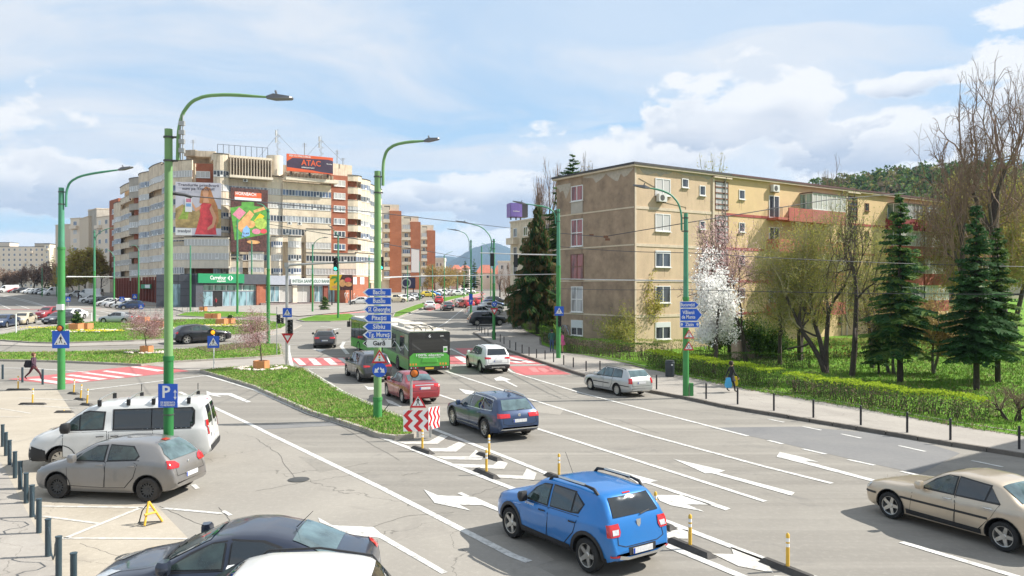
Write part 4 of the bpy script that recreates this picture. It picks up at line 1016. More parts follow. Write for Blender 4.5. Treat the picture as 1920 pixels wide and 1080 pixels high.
  if dead:bmesh.ops.delete(b,geom=dead,context='VERTS')
  b.normal_update()
  for f in b.faces:
   if f.normal.dot(d)>0:f.normal_flip()
  me=bpy.data.meshes.new(name);b.to_mesh(me);b.free()
  me.polygons.foreach_set('use_smooth',[True]*len(me.polygons));me.materials.append(MATS[m]if isinstance(m,str)else m)
  return link(name,me,parent)
 def side_at(s,x,z):
  h=s.ray((x,0,z),(0,1,0))[0];return abs(h.y)if h else s.h
WH={}
def wheel_mesh(r,w,style,tyre='rubber'):
 k=(r,w,style,tyre)
 if k in WH:return WH[k]
 t_=MB();M=Matrix.Rotation(R(90),4,'X')
 rr=r*(.70 if style!='steel' else .63)
 t_.lathe([(rr,-w*.5),(r*.93,-w*.5),(r*.985,-w*.42),(r,-w*.25),(r,w*.25),(r*.985,w*.42),(r*.93,w*.5),(rr,w*.5),(rr*.96,w*.4),(rr*.96,-w*.4),(rr,-w*.5)],tyre,28,M)
 tm=t_.mesh('wheel',40)
 m=MB();col={'steel':'steel_wheel','dark':'alloy_dark'}.get(style,'alloy')
 m.lathe([(rr*1.0,w*.47),(rr*.93,w*.45),(rr*.90,w*.22),(rr*.88,-w*.35)],col,28,M)
 m.lathe([(rr*.9,w*.12),(0,w*.12)],'trim_black',20,M)
 m.lathe([(rr*.26,w*.36),(rr*.22,w*.42),(0,w*.42)],col,14,M);m.lathe([(rr*.26,w*.12),(rr*.26,w*.36)],col,14,M)
 n={'five':5,'dark':5,'ten':10,'cover':9,'steel':14,'seven':7}[style]
 for i in range(n):
  a=2*math.pi*i/n;wi,wo={'five':(.20,.15),'dark':(.20,.16),'ten':(.09,.07),'cover':(.14,.20),'steel':(.16,.07),'seven':(.13,.12)}[style]
  wi*=rr;wo*=rr;N=Matrix.Rotation(a,4,'Z')
  V=[(rr*.2,-wi,w*.34),(rr*.2,wi,w*.34),(rr*.93,wo,w*.40),(rr*.93,-wo,w*.40),(rr*.2,-wi,w*.2),(rr*.2,wi,w*.2),(rr*.93,wo,w*.26),(rr*.93,-wo,w*.26)]
  m.add(V,[(0,3,2,1),(4,5,6,7),(0,1,5,4),(1,2,6,5),(2,3,7,6),(3,0,4,7)],col,M@N)
 rm=m.mesh('rim',30);WH[k]=(tm,rm);return WH[k]
def add_wheels(car,root,style='five',tyre='rubber',inset=.02):
 tm,rm=wheel_mesh(car.wr,car.rw,style,tyre)
 for x in(car.xf,car.xr):
  for sg in(-1,1):
   o=link('wheel',tm,root);o.location=(x-car.xc,sg*(car.h-car.rw/2-inset),car.wr)
   if sg>0:o.rotation_euler=(0,0,R(180))
   link('rim',rm,o)
def mirror_pair(car,root,x,z,m,size=1.0):
 for sg in(-1,1):
  y=car.side_at(x,z)*sg;mb=MB()
  s_=size;M=Matrix.Translation((x-car.xc,y,z))@Matrix.Scale(sg,4,Vector((0,1,0)))
  pts=[(-.06,.06),(.0,.03),(.07,.06),(.08,.2),(.02,.23),(-.08,.19)]
  mb.tube([(0,-.02,.02),(0,.10,.04)],.025,'trim_black',6,M=M)
  V=[];
  for zz,k in((-.01,.8),(.05,1),(.12,1),(.165,.75)):
   V+=[(p[0]*k*s_,p[1]*s_*(.5+.5*k)+.02,zz*s_)for p in pts]
  n=6;Fc=[tuple(range(n)),tuple(range(3*n,4*n))[::-1]]+[(i*n+j,i*n+(j+1)%n,(i+1)*n+(j+1)%n,(i+1)*n+j)for i in range(3)for j in range(n)]
  mb.add(V,Fc,m,M);o=mb.build('mirror',root,50,True)
def tube_on(car,pts,view,r,m,name,root,off=.02,n=6,cap=True):
 d={'L':(0,1,0),'R':(0,-1,0),'B':(-1,0,0),'T':(0,0,-1)}[view];out=[]
 for q in pts:
  p=Vector((q[0],0,q[1]))if view in 'LR' else(Vector((q[0],q[1],.5))if view=='T' else Vector((car.L/2,q[0],q[1])))
  h,nrm,_,_=car.ray(p,d)
  if h is None:continue
  o=q[2]if len(q)>2 else off
  out.append(h-Vector(d)*o-Vector((car.xc,0,0)))
 mb=MB();mb.tube(out,r,m,n,cap);return mb.build(name,root,50)
def place(root,pf,pr,car,side='L',fixscale=None):
 a,b=gp(*pf),gp(*pr);h=(a-b);dist=h.length;h.z=0;h.normalize()
 s=dist/car.wb;s=max(.86,min(1.14,s))if fixscale is None else fixscale
 left=Vector((-h.y,h.x,0));off=left*(car.h-.1)*s*(-1 if side=='L' else 1)
 mid=(a+b)/2+off
 root.location=(mid.x,mid.y,(a.z+b.z)/2+.012);root.scale=(s,s,s)
 pitch=math.atan2(a.z-b.z,dist)
 root.rotation_euler=(0,pitch,math.atan2(-h.y,-h.x))
 return dist/car.wb
def side_glass(car,root,quads,m='car_glass',trim='trim_black',grow=.03,chrome=None):
 for sg in 'LR':
  for q in quads:
   q,mm=(q if isinstance(q[0][0],tuple)else(q,m))
   cx=sum(p[0]for p in q)/len(q);cz=sum(p[1]for p in q)/len(q)
   big=[(p[0]+(grow if p[0]>cx else-grow),p[1]+(grow if p[1]>cz else-grow)*.9)for p in q]
   fr=car.patch(big,sg,chrome or trim,'window',root,off=.006,step=.15)
   car.patch(q,sg,mm,'pane',fr,off=.013,step=.15)
def line_patch(car,pts,view,w,m,name,root,off=.006):
 for a,b in zip(pts,pts[1:]):
  A,B=Vector(a),Vector(b);d=(B-A).normalized();n=Vector((-d.y,d.x))*w/2
  car.patch([tuple(A-n),tuple(B-n),tuple(B+n),tuple(A+n)],view,m,name,root,off=off,step=.12)
def door_panels(car,root,doors,handle_z,m,handlem=None):
 for sg in 'LR':
  for q,hx in doors:
   cx=sum(p[0]for p in q)/len(q);cz=sum(p[1]for p in q)/len(q)
   car.patch([(p[0]+(.014 if p[0]>cx else-.014),p[1]+(.012 if p[1]>cz else-.014))for p in q],sg,'seam','door_gap',root,off=.0025,step=.16)
   d=car.patch(q,sg,m,'door',root,off=.0055,step=.13)
   s_=-1 if sg=='L' else 1;y=s_*(car.side_at(hx,handle_z)+.012)
   mb=MB();mb.tube([(hx-.1-car.xc,y,handle_z),(hx-.07-car.xc,y+s_*.03,handle_z),(hx+.07-car.xc,y+s_*.03,handle_z+.01),(hx+.1-car.xc,y,handle_z)],.014,handlem or m,6)
   mb.build('handle',d,60)
def plate_at(car,root,z,view='B',y=0,yellow=False,w=.52):
 x=car.ray((car.L/2,y,z),(-1,0,0)if view=='B' else(1,0,0))[0].x;sgn=1 if view=='B' else-1
 mb=MB();x+=sgn*.012;x0,x1=sorted((x,x+sgn*.012));mb.box(x0-car.xc,x1-car.xc,y-w/2,y+w/2,z-.055,z+.055,'plate_yellow' if yellow else 'plate')
 x0,x1=sorted((x+sgn*.013,x+sgn*.010));yy=y+(w/2-.045)*-sgn*-1
 if not yellow:mb.box(x0-car.xc,x1-car.xc,*sorted((-(w/2)+.002,-(w/2)+.045)),z-.053,z+.053,'plate_blue')
 return mb.build('plate',root)
def arch_trim(car,root,m='trim_black',w=.07):
 for sg in 'LR':
  for x in(car.xf,car.xr):
   r0,r1=car.wr+car.arch-.005,car.wr+car.arch+w;q=[]
   for i in range(13):a=R(-8+196*i/12);q.append((x+r1*math.cos(a),car.wr+r1*math.sin(a)))
   for i in range(12,-1,-1):a=R(-8+196*i/12);q.append((x+r0*math.cos(a),car.wr+r0*math.sin(a)))
   car.patch(q,sg,m,'arch_trim',root,off=.012,step=.09)
def finish(car,root,z_light,wl=.26,hl=.16,rear=True,front=True,lamp='lamp_red',zf=None,hf=.13):
 if rear:
  for sg,v in((-1,'BL'),(1,'BR')):
   w=car.h;q=[(sg*w*.98,z_light),(sg*w*.60,z_light+.02),(sg*w*.62,z_light+hl),(sg*w*.98,z_light+hl*1.05)]
   car.patch(q,v,lamp,'tail_light',root,off=.012,step=.08)
 if front:
  zf=zf or z_light-.1
  for sg,v in((-1,'FL'),(1,'FR')):
   w=car.h;q=[(sg*w*.95,zf+.03),(sg*w*.45,zf),(sg*w*.52,zf+hf*.8),(sg*w*.96,zf+hf*1.2)]
   car.patch(q,v,'lamp_clear','headlight',root,off=.010,step=.08)
c=Car([(0,.56),(.04,.78),(.10,.88),(.45,.97),(.98,1.06),(1.15,1.12),(1.72,1.50),(2.05,1.555),(2.9,1.575),(3.45,1.545),(3.62,1.50),(3.92,1.12),(3.99,.95),(4.03,.72),(4.08,.55)],[(0,.70),(.4,.80),(1.1,.94),(2.5,.985),(3.4,1.05),(3.9,1.06),(4.08,.95)],1.76,2.59,.80,.335,body='paint_blue',roofw=[(0,.85),(1.5,.80),(2.4,.78),(3.5,.74),(4.08,.78)],zmin=.24,rw=.22,lowz=.36)
root=thing('parked_car','x','car');root.name='hatchback_car'
tag(root,'bright blue hatchback with silver roof rails driving in the lane nearest the camera','car')
STEP=c
link('body',c.body_mesh(),root)
side_glass(c,root,[([(1.33,1.02),(2.10,1.03),(2.13,1.43),(1.86,1.40),(1.62,1.25)],'car_glass_clear'),([(2.22,1.04),(2.88,1.07),(2.90,1.44),(2.24,1.44)],'car_glass'),([(2.94,1.075),(3.08,1.10),(3.20,1.25),(2.95,1.42)],'car_glass')])
door_panels(c,root,[([(1.22,.42),(2.12,.40),(2.17,.75),(2.15,.98),(1.18,.96)],1.98),([(2.17,.40),(2.72,.42),(3.0,.70),(3.12,1.02),(2.20,.985)],2.98)],.90,'paint_blue','trim_black')
c.patch([(-.60,1.13),(.60,1.13),(.52,1.45),(-.52,1.45)],'B','car_glass','rear_window',root,off=.012)
c.patch([(1.2,-.60),(1.2,.60),(1.68,.52),(1.68,-.52)],'T','car_glass_clear','windscreen',root,off=.012)
line_patch(c,[(-.56,1.03),(-.60,.66),(-.42,.60),(.42,.60),(.60,.66),(.56,1.03)],'B',.014,'seam','tailgate_gap',root)
for sg,v in((-1,'BL'),(1,'BR')):
 lt=c.patch([(sg*.86,.80),(sg*.58,.80),(sg*.55,.88),(sg*.60,1.03),(sg*.88,1.02)],v,'lamp_red','tail_light',root,off=.016,step=.07)
 c.patch([(sg*.76,.835),(sg*.605,.835),(sg*.60,.93),(sg*.76,.93)],v,'lamp_clear','reversing_lamp',lt,off=.022,step=.07)
 c.patch([(sg*.80,.43),(sg*.60,.43),(sg*.60,.47),(sg*.80,.47)],v,'lamp_red','reflector',root,off=.014,step=.07)
finish(c,root,.8,rear=False,zf=.68)
arch_trim(c,root)
line_patch(c,[(1.25,.37),(2.9,.37)],'L',.10,'trim_black','sill',root,off=.012);line_patch(c,[(1.25,.37),(2.9,.37)],'R',.10,'trim_black','sill',root,off=.012)
c.patch([(-.62,.40),(-.40,.36),(.40,.36),(.62,.40),(.60,.47),(.36,.41),(-.36,.41),(-.60,.47)],'B','alloy','skid_plate',root,off=.03)
c.patch([(-.34,.43),(.34,.43),(.36,.58),(-.36,.58)],'B','trim_black','plate_recess',root,off=.010);plate_at(c,root,.50)
mb=MB();mb.add([(-.06,0,.08),(.06,0,.08),(.05,0,-.02),(0,0,-.08),(-.05,0,-.02)],[(0,1,2,3,4)],'chrome');o=mb.build('badge',root);h=c.ray((2,0,.97),(-1,0,0))[0];o.location=(h.x-c.xc+.012,0,.97);o.rotation_euler=(R(-8),0,R(90))
tube_on(c,[(.34,1.165),(.08,1.125)],'B',.012,'trim_black','rear_wiper',root,.03)
for sg in(-1,1):
 tube_on(c,[(1.95,sg*.62,-.02),(2.05,sg*.625,.07),(2.25,sg*.63,.085),(3.15,sg*.62,.085),(3.35,sg*.61,.07),(3.47,sg*.60,-.02)],'T',[.035,.035,.026,.026,.035,.035],'trim_black','roof_rail',root)
 tube_on(c,[(2.28,sg*.632,.095),(3.1,sg*.622,.095)],'T',.030,'chrome','rail_bar',root)
mb=MB();mb.tube([(1.95-c.xc,0,1.55),(1.72-c.xc,-.02,1.97)],.006,'trim_black',4);mb.build('aerial',root)
c.patch([(-.10,1.475),(.10,1.475),(.10,1.495),(-.10,1.495)],'B','lamp_red','brake_light',root,off=.012)
mirror_pair(c,root,1.42,1.0,'trim_black',1.1);add_wheels(c,root,'five')
text_=text_mesh('STEPWAY',.075,'sign_white',True,.001);text_.transform(Matrix.Rotation(R(90),4,'X'));o=link('lettering',text_,root);o.location=(1.52-c.xc,-c.side_at(1.5,.93)-.014,.93)
place(root,(962,1008),(1104,1073),c)
# dark blue estate with chrome trim
c=Car([(0,.50),(.05,.68),(.12,.78),(.6,.90),(1.22,.98),(1.4,1.03),(2.1,1.38),(2.45,1.46),(3.2,1.475),(4.1,1.42),(4.25,1.38),(4.58,1.03),(4.68,.95),(4.74,.75),(4.77,.55)],[(0,.62),(.5,.76),(1.3,.90),(3.0,.95),(4.3,1.0),(4.77,.90)],1.83,2.79,.92,.345,body='paint_navy',roofw=[(0,.85),(1.8,.78),(2.8,.75),(4.3,.70),(4.77,.76)],rw=.23)
root=thing('estate_car','navy blue estate car with chrome window line beside the chevron board','car');EST=c
link('body',c.body_mesh(),root)
side_glass(c,root,[([(1.62,.95),(2.45,.965),(2.47,1.36),(2.22,1.33),(1.95,1.18)],'car_glass_clear'),([(2.54,.97),(3.30,.985),(3.32,1.37),(2.56,1.38)],'car_glass'),([(3.38,.99),(4.18,1.03),(3.98,1.33),(3.40,1.37)],'car_glass')],chrome='chrome')
door_panels(c,root,[([(1.45,.36),(2.48,.34),(2.52,.7),(2.49,.93),(1.45,.90)],2.35),([(2.53,.34),(3.12,.36),(3.42,.65),(3.46,.96),(2.54,.93)],3.32)],.84,'paint_navy')
c.patch([(-.60,1.04),(.60,1.04),(.56,1.20),(.50,1.36),(-.50,1.36),(-.56,1.20)],'B','car_glass_light','rear_window',root,off=.012)
c.patch([(1.48,-.62),(1.48,.62),(2.12,.54),(2.12,-.54)],'T','car_glass_light','windscreen',root,off=.012)
line_patch(c,[(-.60,.98),(-.66,.62),(-.5,.56),(.5,.56),(.66,.62),(.60,.98)],'B',.012,'seam','tailgate_gap',root)
for sg,v in((-1,'BL'),(1,'BR')):
 c.patch([(sg*.90,.80),(sg*.40,.80),(sg*.42,.93),(sg*.92,.95)],v,'lamp_red','tail_light',root,off=.014,step=.08)
finish(c,root,.8,rear=False,zf=.62)
for sg in 'LR':line_patch(c,[(1.4,.33),(3.3,.35)],sg,.035,'chrome','sill_strip',root,off=.014)
line_patch(c,[(-.72,.42),(.72,.42)],'B',.035,'chrome','bumper_strip',root,off=.016);c.patch([(-.6,.29),(.6,.29),(.66,.38),(-.66,.38)],'B','trim_black','diffuser',root,off=.012)
plate_at(c,root,.70);mb=MB();mb.lathe([(.06,0),(.05,.012),(0,.012)],'chrome',16);o=mb.build('badge',root);h=c.ray((2,0,.88),(-1,0,0))[0];o.location=(h.x-c.xc+.008,0,.88);o.rotation_euler=(0,R(90),0)
tube_on(c,[(.25,1.07),(-.02,1.05)],'B',.012,'trim_black','rear_wiper',root,.025)
for sg in(-1,1):tube_on(c,[(2.3,sg*.63,-.01),(2.4,sg*.635,.045),(3.2,sg*.625,.05),(3.95,sg*.59,.045),(4.1,sg*.58,-.01)],'T',.018,'chrome','roof_rail',root)
mb=MB();mb.add([(3.75-c.xc,-.015,1.42),(3.95-c.xc,-.02,1.42),(3.95-c.xc,.02,1.42),(3.75-c.xc,.015,1.42),(3.93-c.xc,0,1.53)],[(0,1,4),(1,2,4),(2,3,4),(3,0,4)],'paint_navy');mb.build('aerial',root)
arch_trim(c,root,'trim_black',.035);mirror_pair(c,root,1.72,.93,'paint_navy');add_wheels(c,root,'ten')
place(root,(851,798),(911,821),c)
# red saloon
c=Car([(0,.52),(.05,.66),(.15,.74),(.7,.86),(1.12,.93),(1.3,.99),(1.95,1.38),(2.3,1.44),(2.9,1.43),(3.3,1.34),(3.82,1.06),(4.0,1.03),(4.35,1.00),(4.45,.88),(4.52,.60)],[(0,.62),(.5,.74),(1.2,.88),(3.0,.92),(3.9,.97),(4.52,.9)],1.725,2.60,.86,.31,body='paint_red',roofw=[(0,.85),(1.6,.76),(2.4,.72),(3.3,.70),(3.8,.80),(4.52,.82)],rw=.20)
root=thing('saloon_car','dark red saloon behind the small amber beacon post','car');SED=c
link('body',c.body_mesh(),root)
side_glass(c,root,[[(1.48,.95),(2.20,.965),(2.22,1.33),(2.02,1.30),(1.78,1.14)],[(2.28,.97),(2.95,.98),(3.0,1.28),(2.30,1.34)],[(3.0,.985),(3.30,1.0),(3.08,1.24)]],'car_glass_light')
door_panels(c,root,[([(1.25,.34),(2.22,.32),(2.26,.7),(2.23,.93),(1.25,.90)],2.1),([(2.27,.32),(2.82,.34),(3.08,.62),(3.2,.94),(2.28,.93)],3.0)],.84,'paint_red')
c.patch([(3.30,-.56),(3.30,.56),(3.80,.62),(3.80,-.62)],'T','car_glass_light','rear_window',root,off=.012);c.patch([(1.36,-.60),(1.36,.60),(1.95,.50),(1.95,-.50)],'T','car_glass_light','windscreen',root,off=.012)
line_patch(c,[(-.62,1.0),(-.60,.66),(.60,.66),(.62,1.0)],'B',.012,'seam','boot_gap',root);line_patch(c,[(-.5,.92),(.5,.92)],'B',.04,'chrome','boot_strip',root)
finish(c,root,.80,hl=.15,zf=.62);plate_at(c,root,.78);arch_trim(c,root,'seam',.01);mirror_pair(c,root,1.6,.93,'paint_red');add_wheels(c,root,'cover')
place(root,(727,743),(756,756),c,fixscale=.98)
# champagne saloon at the right edge
c=Car([(0,.50),(.03,.68),(.10,.76),(.5,.86),(1.15,.93),(1.42,.97),(2.05,1.36),(2.4,1.42),(3.0,1.42),(3.35,1.36),(3.82,1.04),(4.0,1.0),(4.36,.96),(4.44,.85),(4.49,.55)],[(0,.62),(.5,.78),(1.3,.88),(3.0,.92),(3.9,.95),(4.49,.88)],1.72,2.69,.82,.315,body='paint_champagne',roofw=[(0,.86),(1.7,.78),(2.5,.74),(3.3,.72),(3.8,.80),(4.49,.84)],rw=.205)
root=thing('saloon_car','champagne gold older saloon cut off by the right edge of the view','car')
link('body',c.body_mesh(),root)
side_glass(c,root,[([(1.62,.95),(2.40,.96),(2.42,1.32),(2.18,1.31),(1.95,1.17)],'car_glass_clear'),([(2.47,.96),(3.10,.975),(3.16,1.28),(2.49,1.33)],'car_glass'),([(3.14,.975),(3.42,.99),(3.20,1.25)],'car_glass')])
door_panels(c,root,[([(1.36,.34),(2.42,.32),(2.46,.7),(2.43,.93),(1.45,.91)],2.28),([(2.47,.32),(2.98,.34),(3.26,.66),(3.42,.95),(2.48,.93)],3.2)],.84,'paint_champagne','chrome')
for sg in 'LR':line_patch(c,[(1.1,.60),(3.2,.62)],sg,.05,'trim_black','rub_strip',root,off=.014);line_patch(c,[(.05,.52),(.42,.54)],sg,.05,'trim_black','rub_strip',root,off=.012);line_patch(c,[(1.25,.30),(3.05,.30)],sg,.11,'trim_black','sill',root,off=.011)
c.patch([(3.36,-.56),(3.36,.56),(3.80,.62),(3.80,-.62)],'T','car_glass_light','rear_window',root,off=.012);c.patch([(1.48,-.60),(1.48,.60),(2.02,.52),(2.02,-.52)],'T','car_glass_light','windscreen',root,off=.012)
finish(c,root,.66,hl=.16,zf=.58,hf=.14);arch_trim(c,root,'seam',.012);mirror_pair(c,root,1.66,.94,'paint_champagne');add_wheels(c,root,'five')
mb=MB();mb.tube([(.14-c.xc,0,.76),(.14-c.xc,0,.84)],.008,'chrome',5);mb.build('bonnet_mascot',root)
place(root,(1672,972),(1884,1034),c)
# silver estate by the kerb
c=Car([(0,.50),(.05,.66),(.12,.74),(.6,.86),(1.1,.93),(1.28,.99),(1.85,1.37),(2.2,1.46),(3.0,1.48),(3.9,1.44),(4.05,1.40),(4.36,1.06),(4.46,.95),(4.50,.70),(4.53,.52)],[(0,.62),(.5,.74),(1.2,.88),(3.0,.93),(4.1,.97),(4.53,.90)],1.735,2.51,.90,.31,body='paint_silver',roofw=[(0,.85),(1.6,.77),(2.6,.74),(4.1,.70),(4.53,.78)],rw=.195)
root=thing('estate_car','silver estate car driving close to the right kerb before the tall lamp post','car');OCT=c
link('body',c.body_mesh(),root)
side_glass(c,root,[[(1.45,.95),(2.15,.965),(2.17,1.37),(2.0,1.33),(1.75,1.16)],[(2.24,.97),(2.92,.98),(2.93,1.38),(2.26,1.39)],[(3.02,.99),(3.78,1.02),(3.70,1.28),(3.60,1.36),(3.03,1.38)]],'car_glass_light')
door_panels(c,root,[([(1.25,.34),(2.17,.32),(2.21,.7),(2.18,.93),(1.25,.90)],2.05),([(2.22,.32),(2.76,.34),(3.0,.62),(3.02,.95),(2.23,.93)],2.88)],.84,'paint_silver')
for sg in 'LR':line_patch(c,[(1.25,.58),(2.75,.60)],sg,.045,'trim_black','rub_strip',root,off=.013);line_patch(c,[(3.7,.60),(4.4,.58)],sg,.045,'trim_black','rub_strip',root,off=.013)
c.patch([(-.62,1.06),(.62,1.06),(.54,1.37),(-.54,1.37)],'B','car_glass_light','rear_window',root,off=.012);c.patch([(1.33,-.60),(1.33,.60),(1.88,.50),(1.88,-.50)],'T','car_glass_light','windscreen',root,off=.012)
line_patch(c,[(-.62,.98),(-.62,.60),(.62,.60),(.62,.98)],'B',.012,'seam','tailgate_gap',root)
for sg,v in((-1,'BL'),(1,'BR')):c.patch([(sg*.86,.72),(sg*.64,.72),(sg*.64,1.0),(sg*.86,1.0)],v,'lamp_red','tail_light',root,off=.014,step=.07)
finish(c,root,.8,rear=False,zf=.62)
for sg in(-1,1):tube_on(c,[(2.1,sg*.60,-.01),(2.2,sg*.605,.045),(3.0,sg*.60,.05),(3.75,sg*.575,.045),(3.9,sg*.56,-.01)],'T',.016,'trim_black','roof_rail',root)
plate_at(c,root,.76);arch_trim(c,root,'seam',.01);mirror_pair(c,root,1.56,.93,'paint_silver');add_wheels(c,root,'cover')
place(root,(1108,731),(1158,742),c)
# white sport utility, dark 4x4, grey estate, black hatch
def suv(name,label,bodym,pf,pr,ht=1.69,L=4.6,W_=1.855,wb=2.69,clad=True,style='five',glassm='car_glass',fs=None,z_l=.92,roofm=None,boxy=0.0):
 c=Car([(0,.60),(.05,.82),(.12,.92),(.6,1.03),(1.15,1.09),(1.32,1.15),(1.95,ht-.1),(2.3,ht-.02),(3.1,ht),(L-.62,ht-.06),(L-.45,ht-.11),(L-.16+boxy*.05,1.12),(L-.07,1.0),(L-.03,.8),(L,.6)],[(0,.74),(.5,.90),(1.3,1.04),(3.0,1.08),(L-.5,1.13),(L,1.0)],W_,wb,.92,.36,body=bodym,roofw=[(0,.86),(1.8,.80),(2.8,.77),(L-.5,.72),(L,.78)],zmin=.26,rw=.235,lowz=.40 if clad else 0)
 r=thing(name,label,'car');link('body',c.body_mesh(),r)
 k=1.10;t0=ht-.14
 side_glass(c,r,[[(1.50,k),(2.32,k+.015),(2.34,t0),(2.12,t0-.02),(1.82,t0-.18)],[(2.42,k+.02),(3.12,k+.03),(3.14,t0),(2.44,t0)],[(3.20,k+.04),(3.72,k+.10),(3.55,t0-.05),(3.22,t0-.01)]],glassm)
 door_panels(c,r,[([(1.38,.46),(2.36,.44),(2.40,.8),(2.37,1.06),(1.38,1.03)],2.22),([(2.41,.44),(2.98,.46),(3.24,.74),(3.30,1.08),(2.42,1.06)],3.1)],.96,bodym)
 c.patch([(-.66,1.17),(.66,1.17),(.56,ht-.16),(-.56,ht-.16)],'B',glassm,'rear_window',r,off=.012);c.patch([(1.4,-.64),(1.4,.64),(2.0,.54),(2.0,-.54)],'T',glassm,'windscreen',r,off=.012)
 for sg,v in((-1,'BL'),(1,'BR')):c.patch([(sg*.93,z_l),(sg*.50,z_l+.02),(sg*.52,z_l+.10),(sg*.95,z_l+.14)],v,'lamp_red','tail_light',r,off=.014,step=.07)
 finish(c,r,z_l,rear=False,zf=.74)
 c.patch([(-.80,.34),(.80,.34),(.84,.56),(.45,.60),(-.45,.60),(-.84,.56)],'B','trim_black','bumper',r,off=.02);c.patch([(-.45,.40),(.45,.40),(.42,.46),(-.42,.46)],'B','alloy','skid_plate',r,off=.032)
 line_patch(c,[(-.62,1.10),(-.66,.68),(.66,.68),(.62,1.10)],'B',.012,'seam','tailgate_gap',r)
 plate_at(c,r,.80)
 if clad:arch_trim(c,r,'trim_black',.06)
 for sg in(-1,1):tube_on(c,[(2.15,sg*.64,-.01),(2.25,sg*.645,.045),(3.0,sg*.64,.05),(3.75,sg*.61,.045),(3.85,sg*.60,-.01)],'T',.017,'trim_black','roof_rail',r)
 mirror_pair(c,r,1.6,1.05,roofm or bodym,1.15);add_wheels(c,r,style);place(r,pf,pr,c,fixscale=fs);return r,c
suv('suv_car','white sport utility car with black cladding beside the trolleybus','paint_white',(880,690),(900,698),fs=.97)
suv('suv_car','black four by four partly hidden by the stack of blue direction signs','paint_charcoal',(652,705),(672,715),ht=1.72,L=4.85,W_=1.95,wb=2.90,clad=False,fs=.95,boxy=1)
def estate(name,label,bodym,pf,pr,side='L',fs=None,hatch=False,glassm='car_glass',style='five',L=4.75):
 c=Car([(0,.50),(.05,.66),(.12,.76),(.6,.88),(1.2,.95),(1.38,1.01),(2.0,1.36),(2.4,1.44),(3.0,1.44),(L-.75,1.38),(L-.6,1.33),(L-.22,1.02),(L-.08,.93),(L-.03,.7),(L,.5)],[(0,.62),(.5,.76),(1.3,.90),(3.0,.95),(L-.4,.99),(L,.88)],1.83,2.80 if not hatch else 2.63,.88 if not hatch else .86,.335,body=bodym,roofw=[(0,.85),(1.8,.78),(2.7,.74),(L-.5,.68),(L,.76)],rw=.22)
 r=thing(name,label,'car');link('body',c.body_mesh(),r)
 e=L-.95
 side_glass(c,r,[[(1.58,.96),(2.36,.97),(2.38,1.33),(2.15,1.31),(1.88,1.17)],[(2.45,.975),(3.12,.985),(3.12,1.33),(2.47,1.35)],[(3.18,.99),(e+.12,1.03),(e-.05,1.28),(3.2,1.32)]]if not hatch else[[(1.58,.96),(2.36,.97),(2.38,1.33),(2.15,1.31),(1.88,1.17)],[(2.45,.975),(3.05,.99),(3.02,1.28),(2.47,1.34)],[(3.1,.995),(3.36,1.03),(3.1,1.26)]],glassm)
 door_panels(c,r,[([(1.40,.36),(2.40,.34),(2.44,.7),(2.41,.93),(1.40,.90)],2.25),([(2.45,.34),(3.0,.36),(3.28,.65),(3.32,.96),(2.46,.93)],3.15)],.84,bodym)
 c.patch([(-.60,1.05),(.60,1.05),(.50,1.32),(-.50,1.32)],'B',glassm,'rear_window',r,off=.012);c.patch([(1.45,-.62),(1.45,.62),(2.02,.54),(2.02,-.54)],'T',glassm,'windscreen',r,off=.012)
 for sg,v in((-1,'BL'),(1,'BR')):c.patch([(sg*.90,.78),(sg*.46,.80),(sg*.48,.92),(sg*.92,.94)],v,'lamp_red','tail_light',r,off=.014,step=.07)
 finish(c,r,.78,rear=False,zf=.62);plate_at(c,r,.66);c.patch([(-.6,.28),(.6,.28),(.66,.38),(-.66,.38)],'B','trim_black','diffuser',r,off=.012)
 arch_trim(c,r,'seam',.012);mirror_pair(c,r,1.7,.94,bodym);add_wheels(c,r,style);place(r,pf,pr,c,side,fs);return r,c
estate('estate_car','dark grey estate car seen from behind entering the roundabout','paint_charcoal',(592,645.5),(589.5,653),fs=1.0)
EST2=estate('hatchback_car','black hatchback circling the near edge of the roundabout','paint_black',(416,641.5),(350,645.5),side='R',hatch=True,L=4.3,glassm='car_glass_clear')
# grey hatchback parked by the bollards
c=Car([(0,.48),(.04,.66),(.12,.76),(.45,.88),(.85,.98),(1.0,1.04),(1.66,1.40),(2.0,1.46),(2.7,1.48),(3.25,1.44),(3.42,1.40),(3.78,1.06),(3.90,.95),(3.97,.74),(4.02,.52)],[(0,.64),(.4,.78),(1.0,.93),(2.4,.98),(3.3,1.06),(4.02,.95)],1.74,2.51,.79,.31,body='paint_grey',roofw=[(0,.85),(1.5,.78),(2.3,.76),(3.4,.68),(4.02,.78)],rw=.20)
root=thing('hatchback_car','dusty grey hatchback parked nose to the bollards in front of the white van','car')
link('body',c.body_mesh(),root)
side_glass(c,root,[([(1.10,1.0),(1.24,1.0),(1.40,1.14)],'car_glass_clear'),([(1.30,1.0),(2.08,1.01),(2.10,1.36),(1.80,1.33),(1.50,1.17)],'car_glass_clear'),([(2.20,1.02),(2.94,1.06),(3.02,1.16),(2.80,1.34),(2.22,1.37)],'car_glass_clear')])
door_panels(c,root,[([(1.10,.36),(2.10,.34),(2.14,.7),(2.11,.97),(1.06,.93)],1.98),([(2.15,.34),(2.68,.36),(2.92,.62),(3.05,1.03),(2.16,.98)],2.86)],.90,'paint_grey')
c.patch([(-.60,1.03),(.60,1.03),(.62,1.18),(.46,1.40),(-.46,1.40),(-.62,1.18)],'B','car_glass_light','rear_window',root,off=.012)
c.patch([(1.08,-.62),(1.08,.62),(1.66,.52),(1.66,-.52)],'T','car_glass_light','windscreen',root,off=.012)
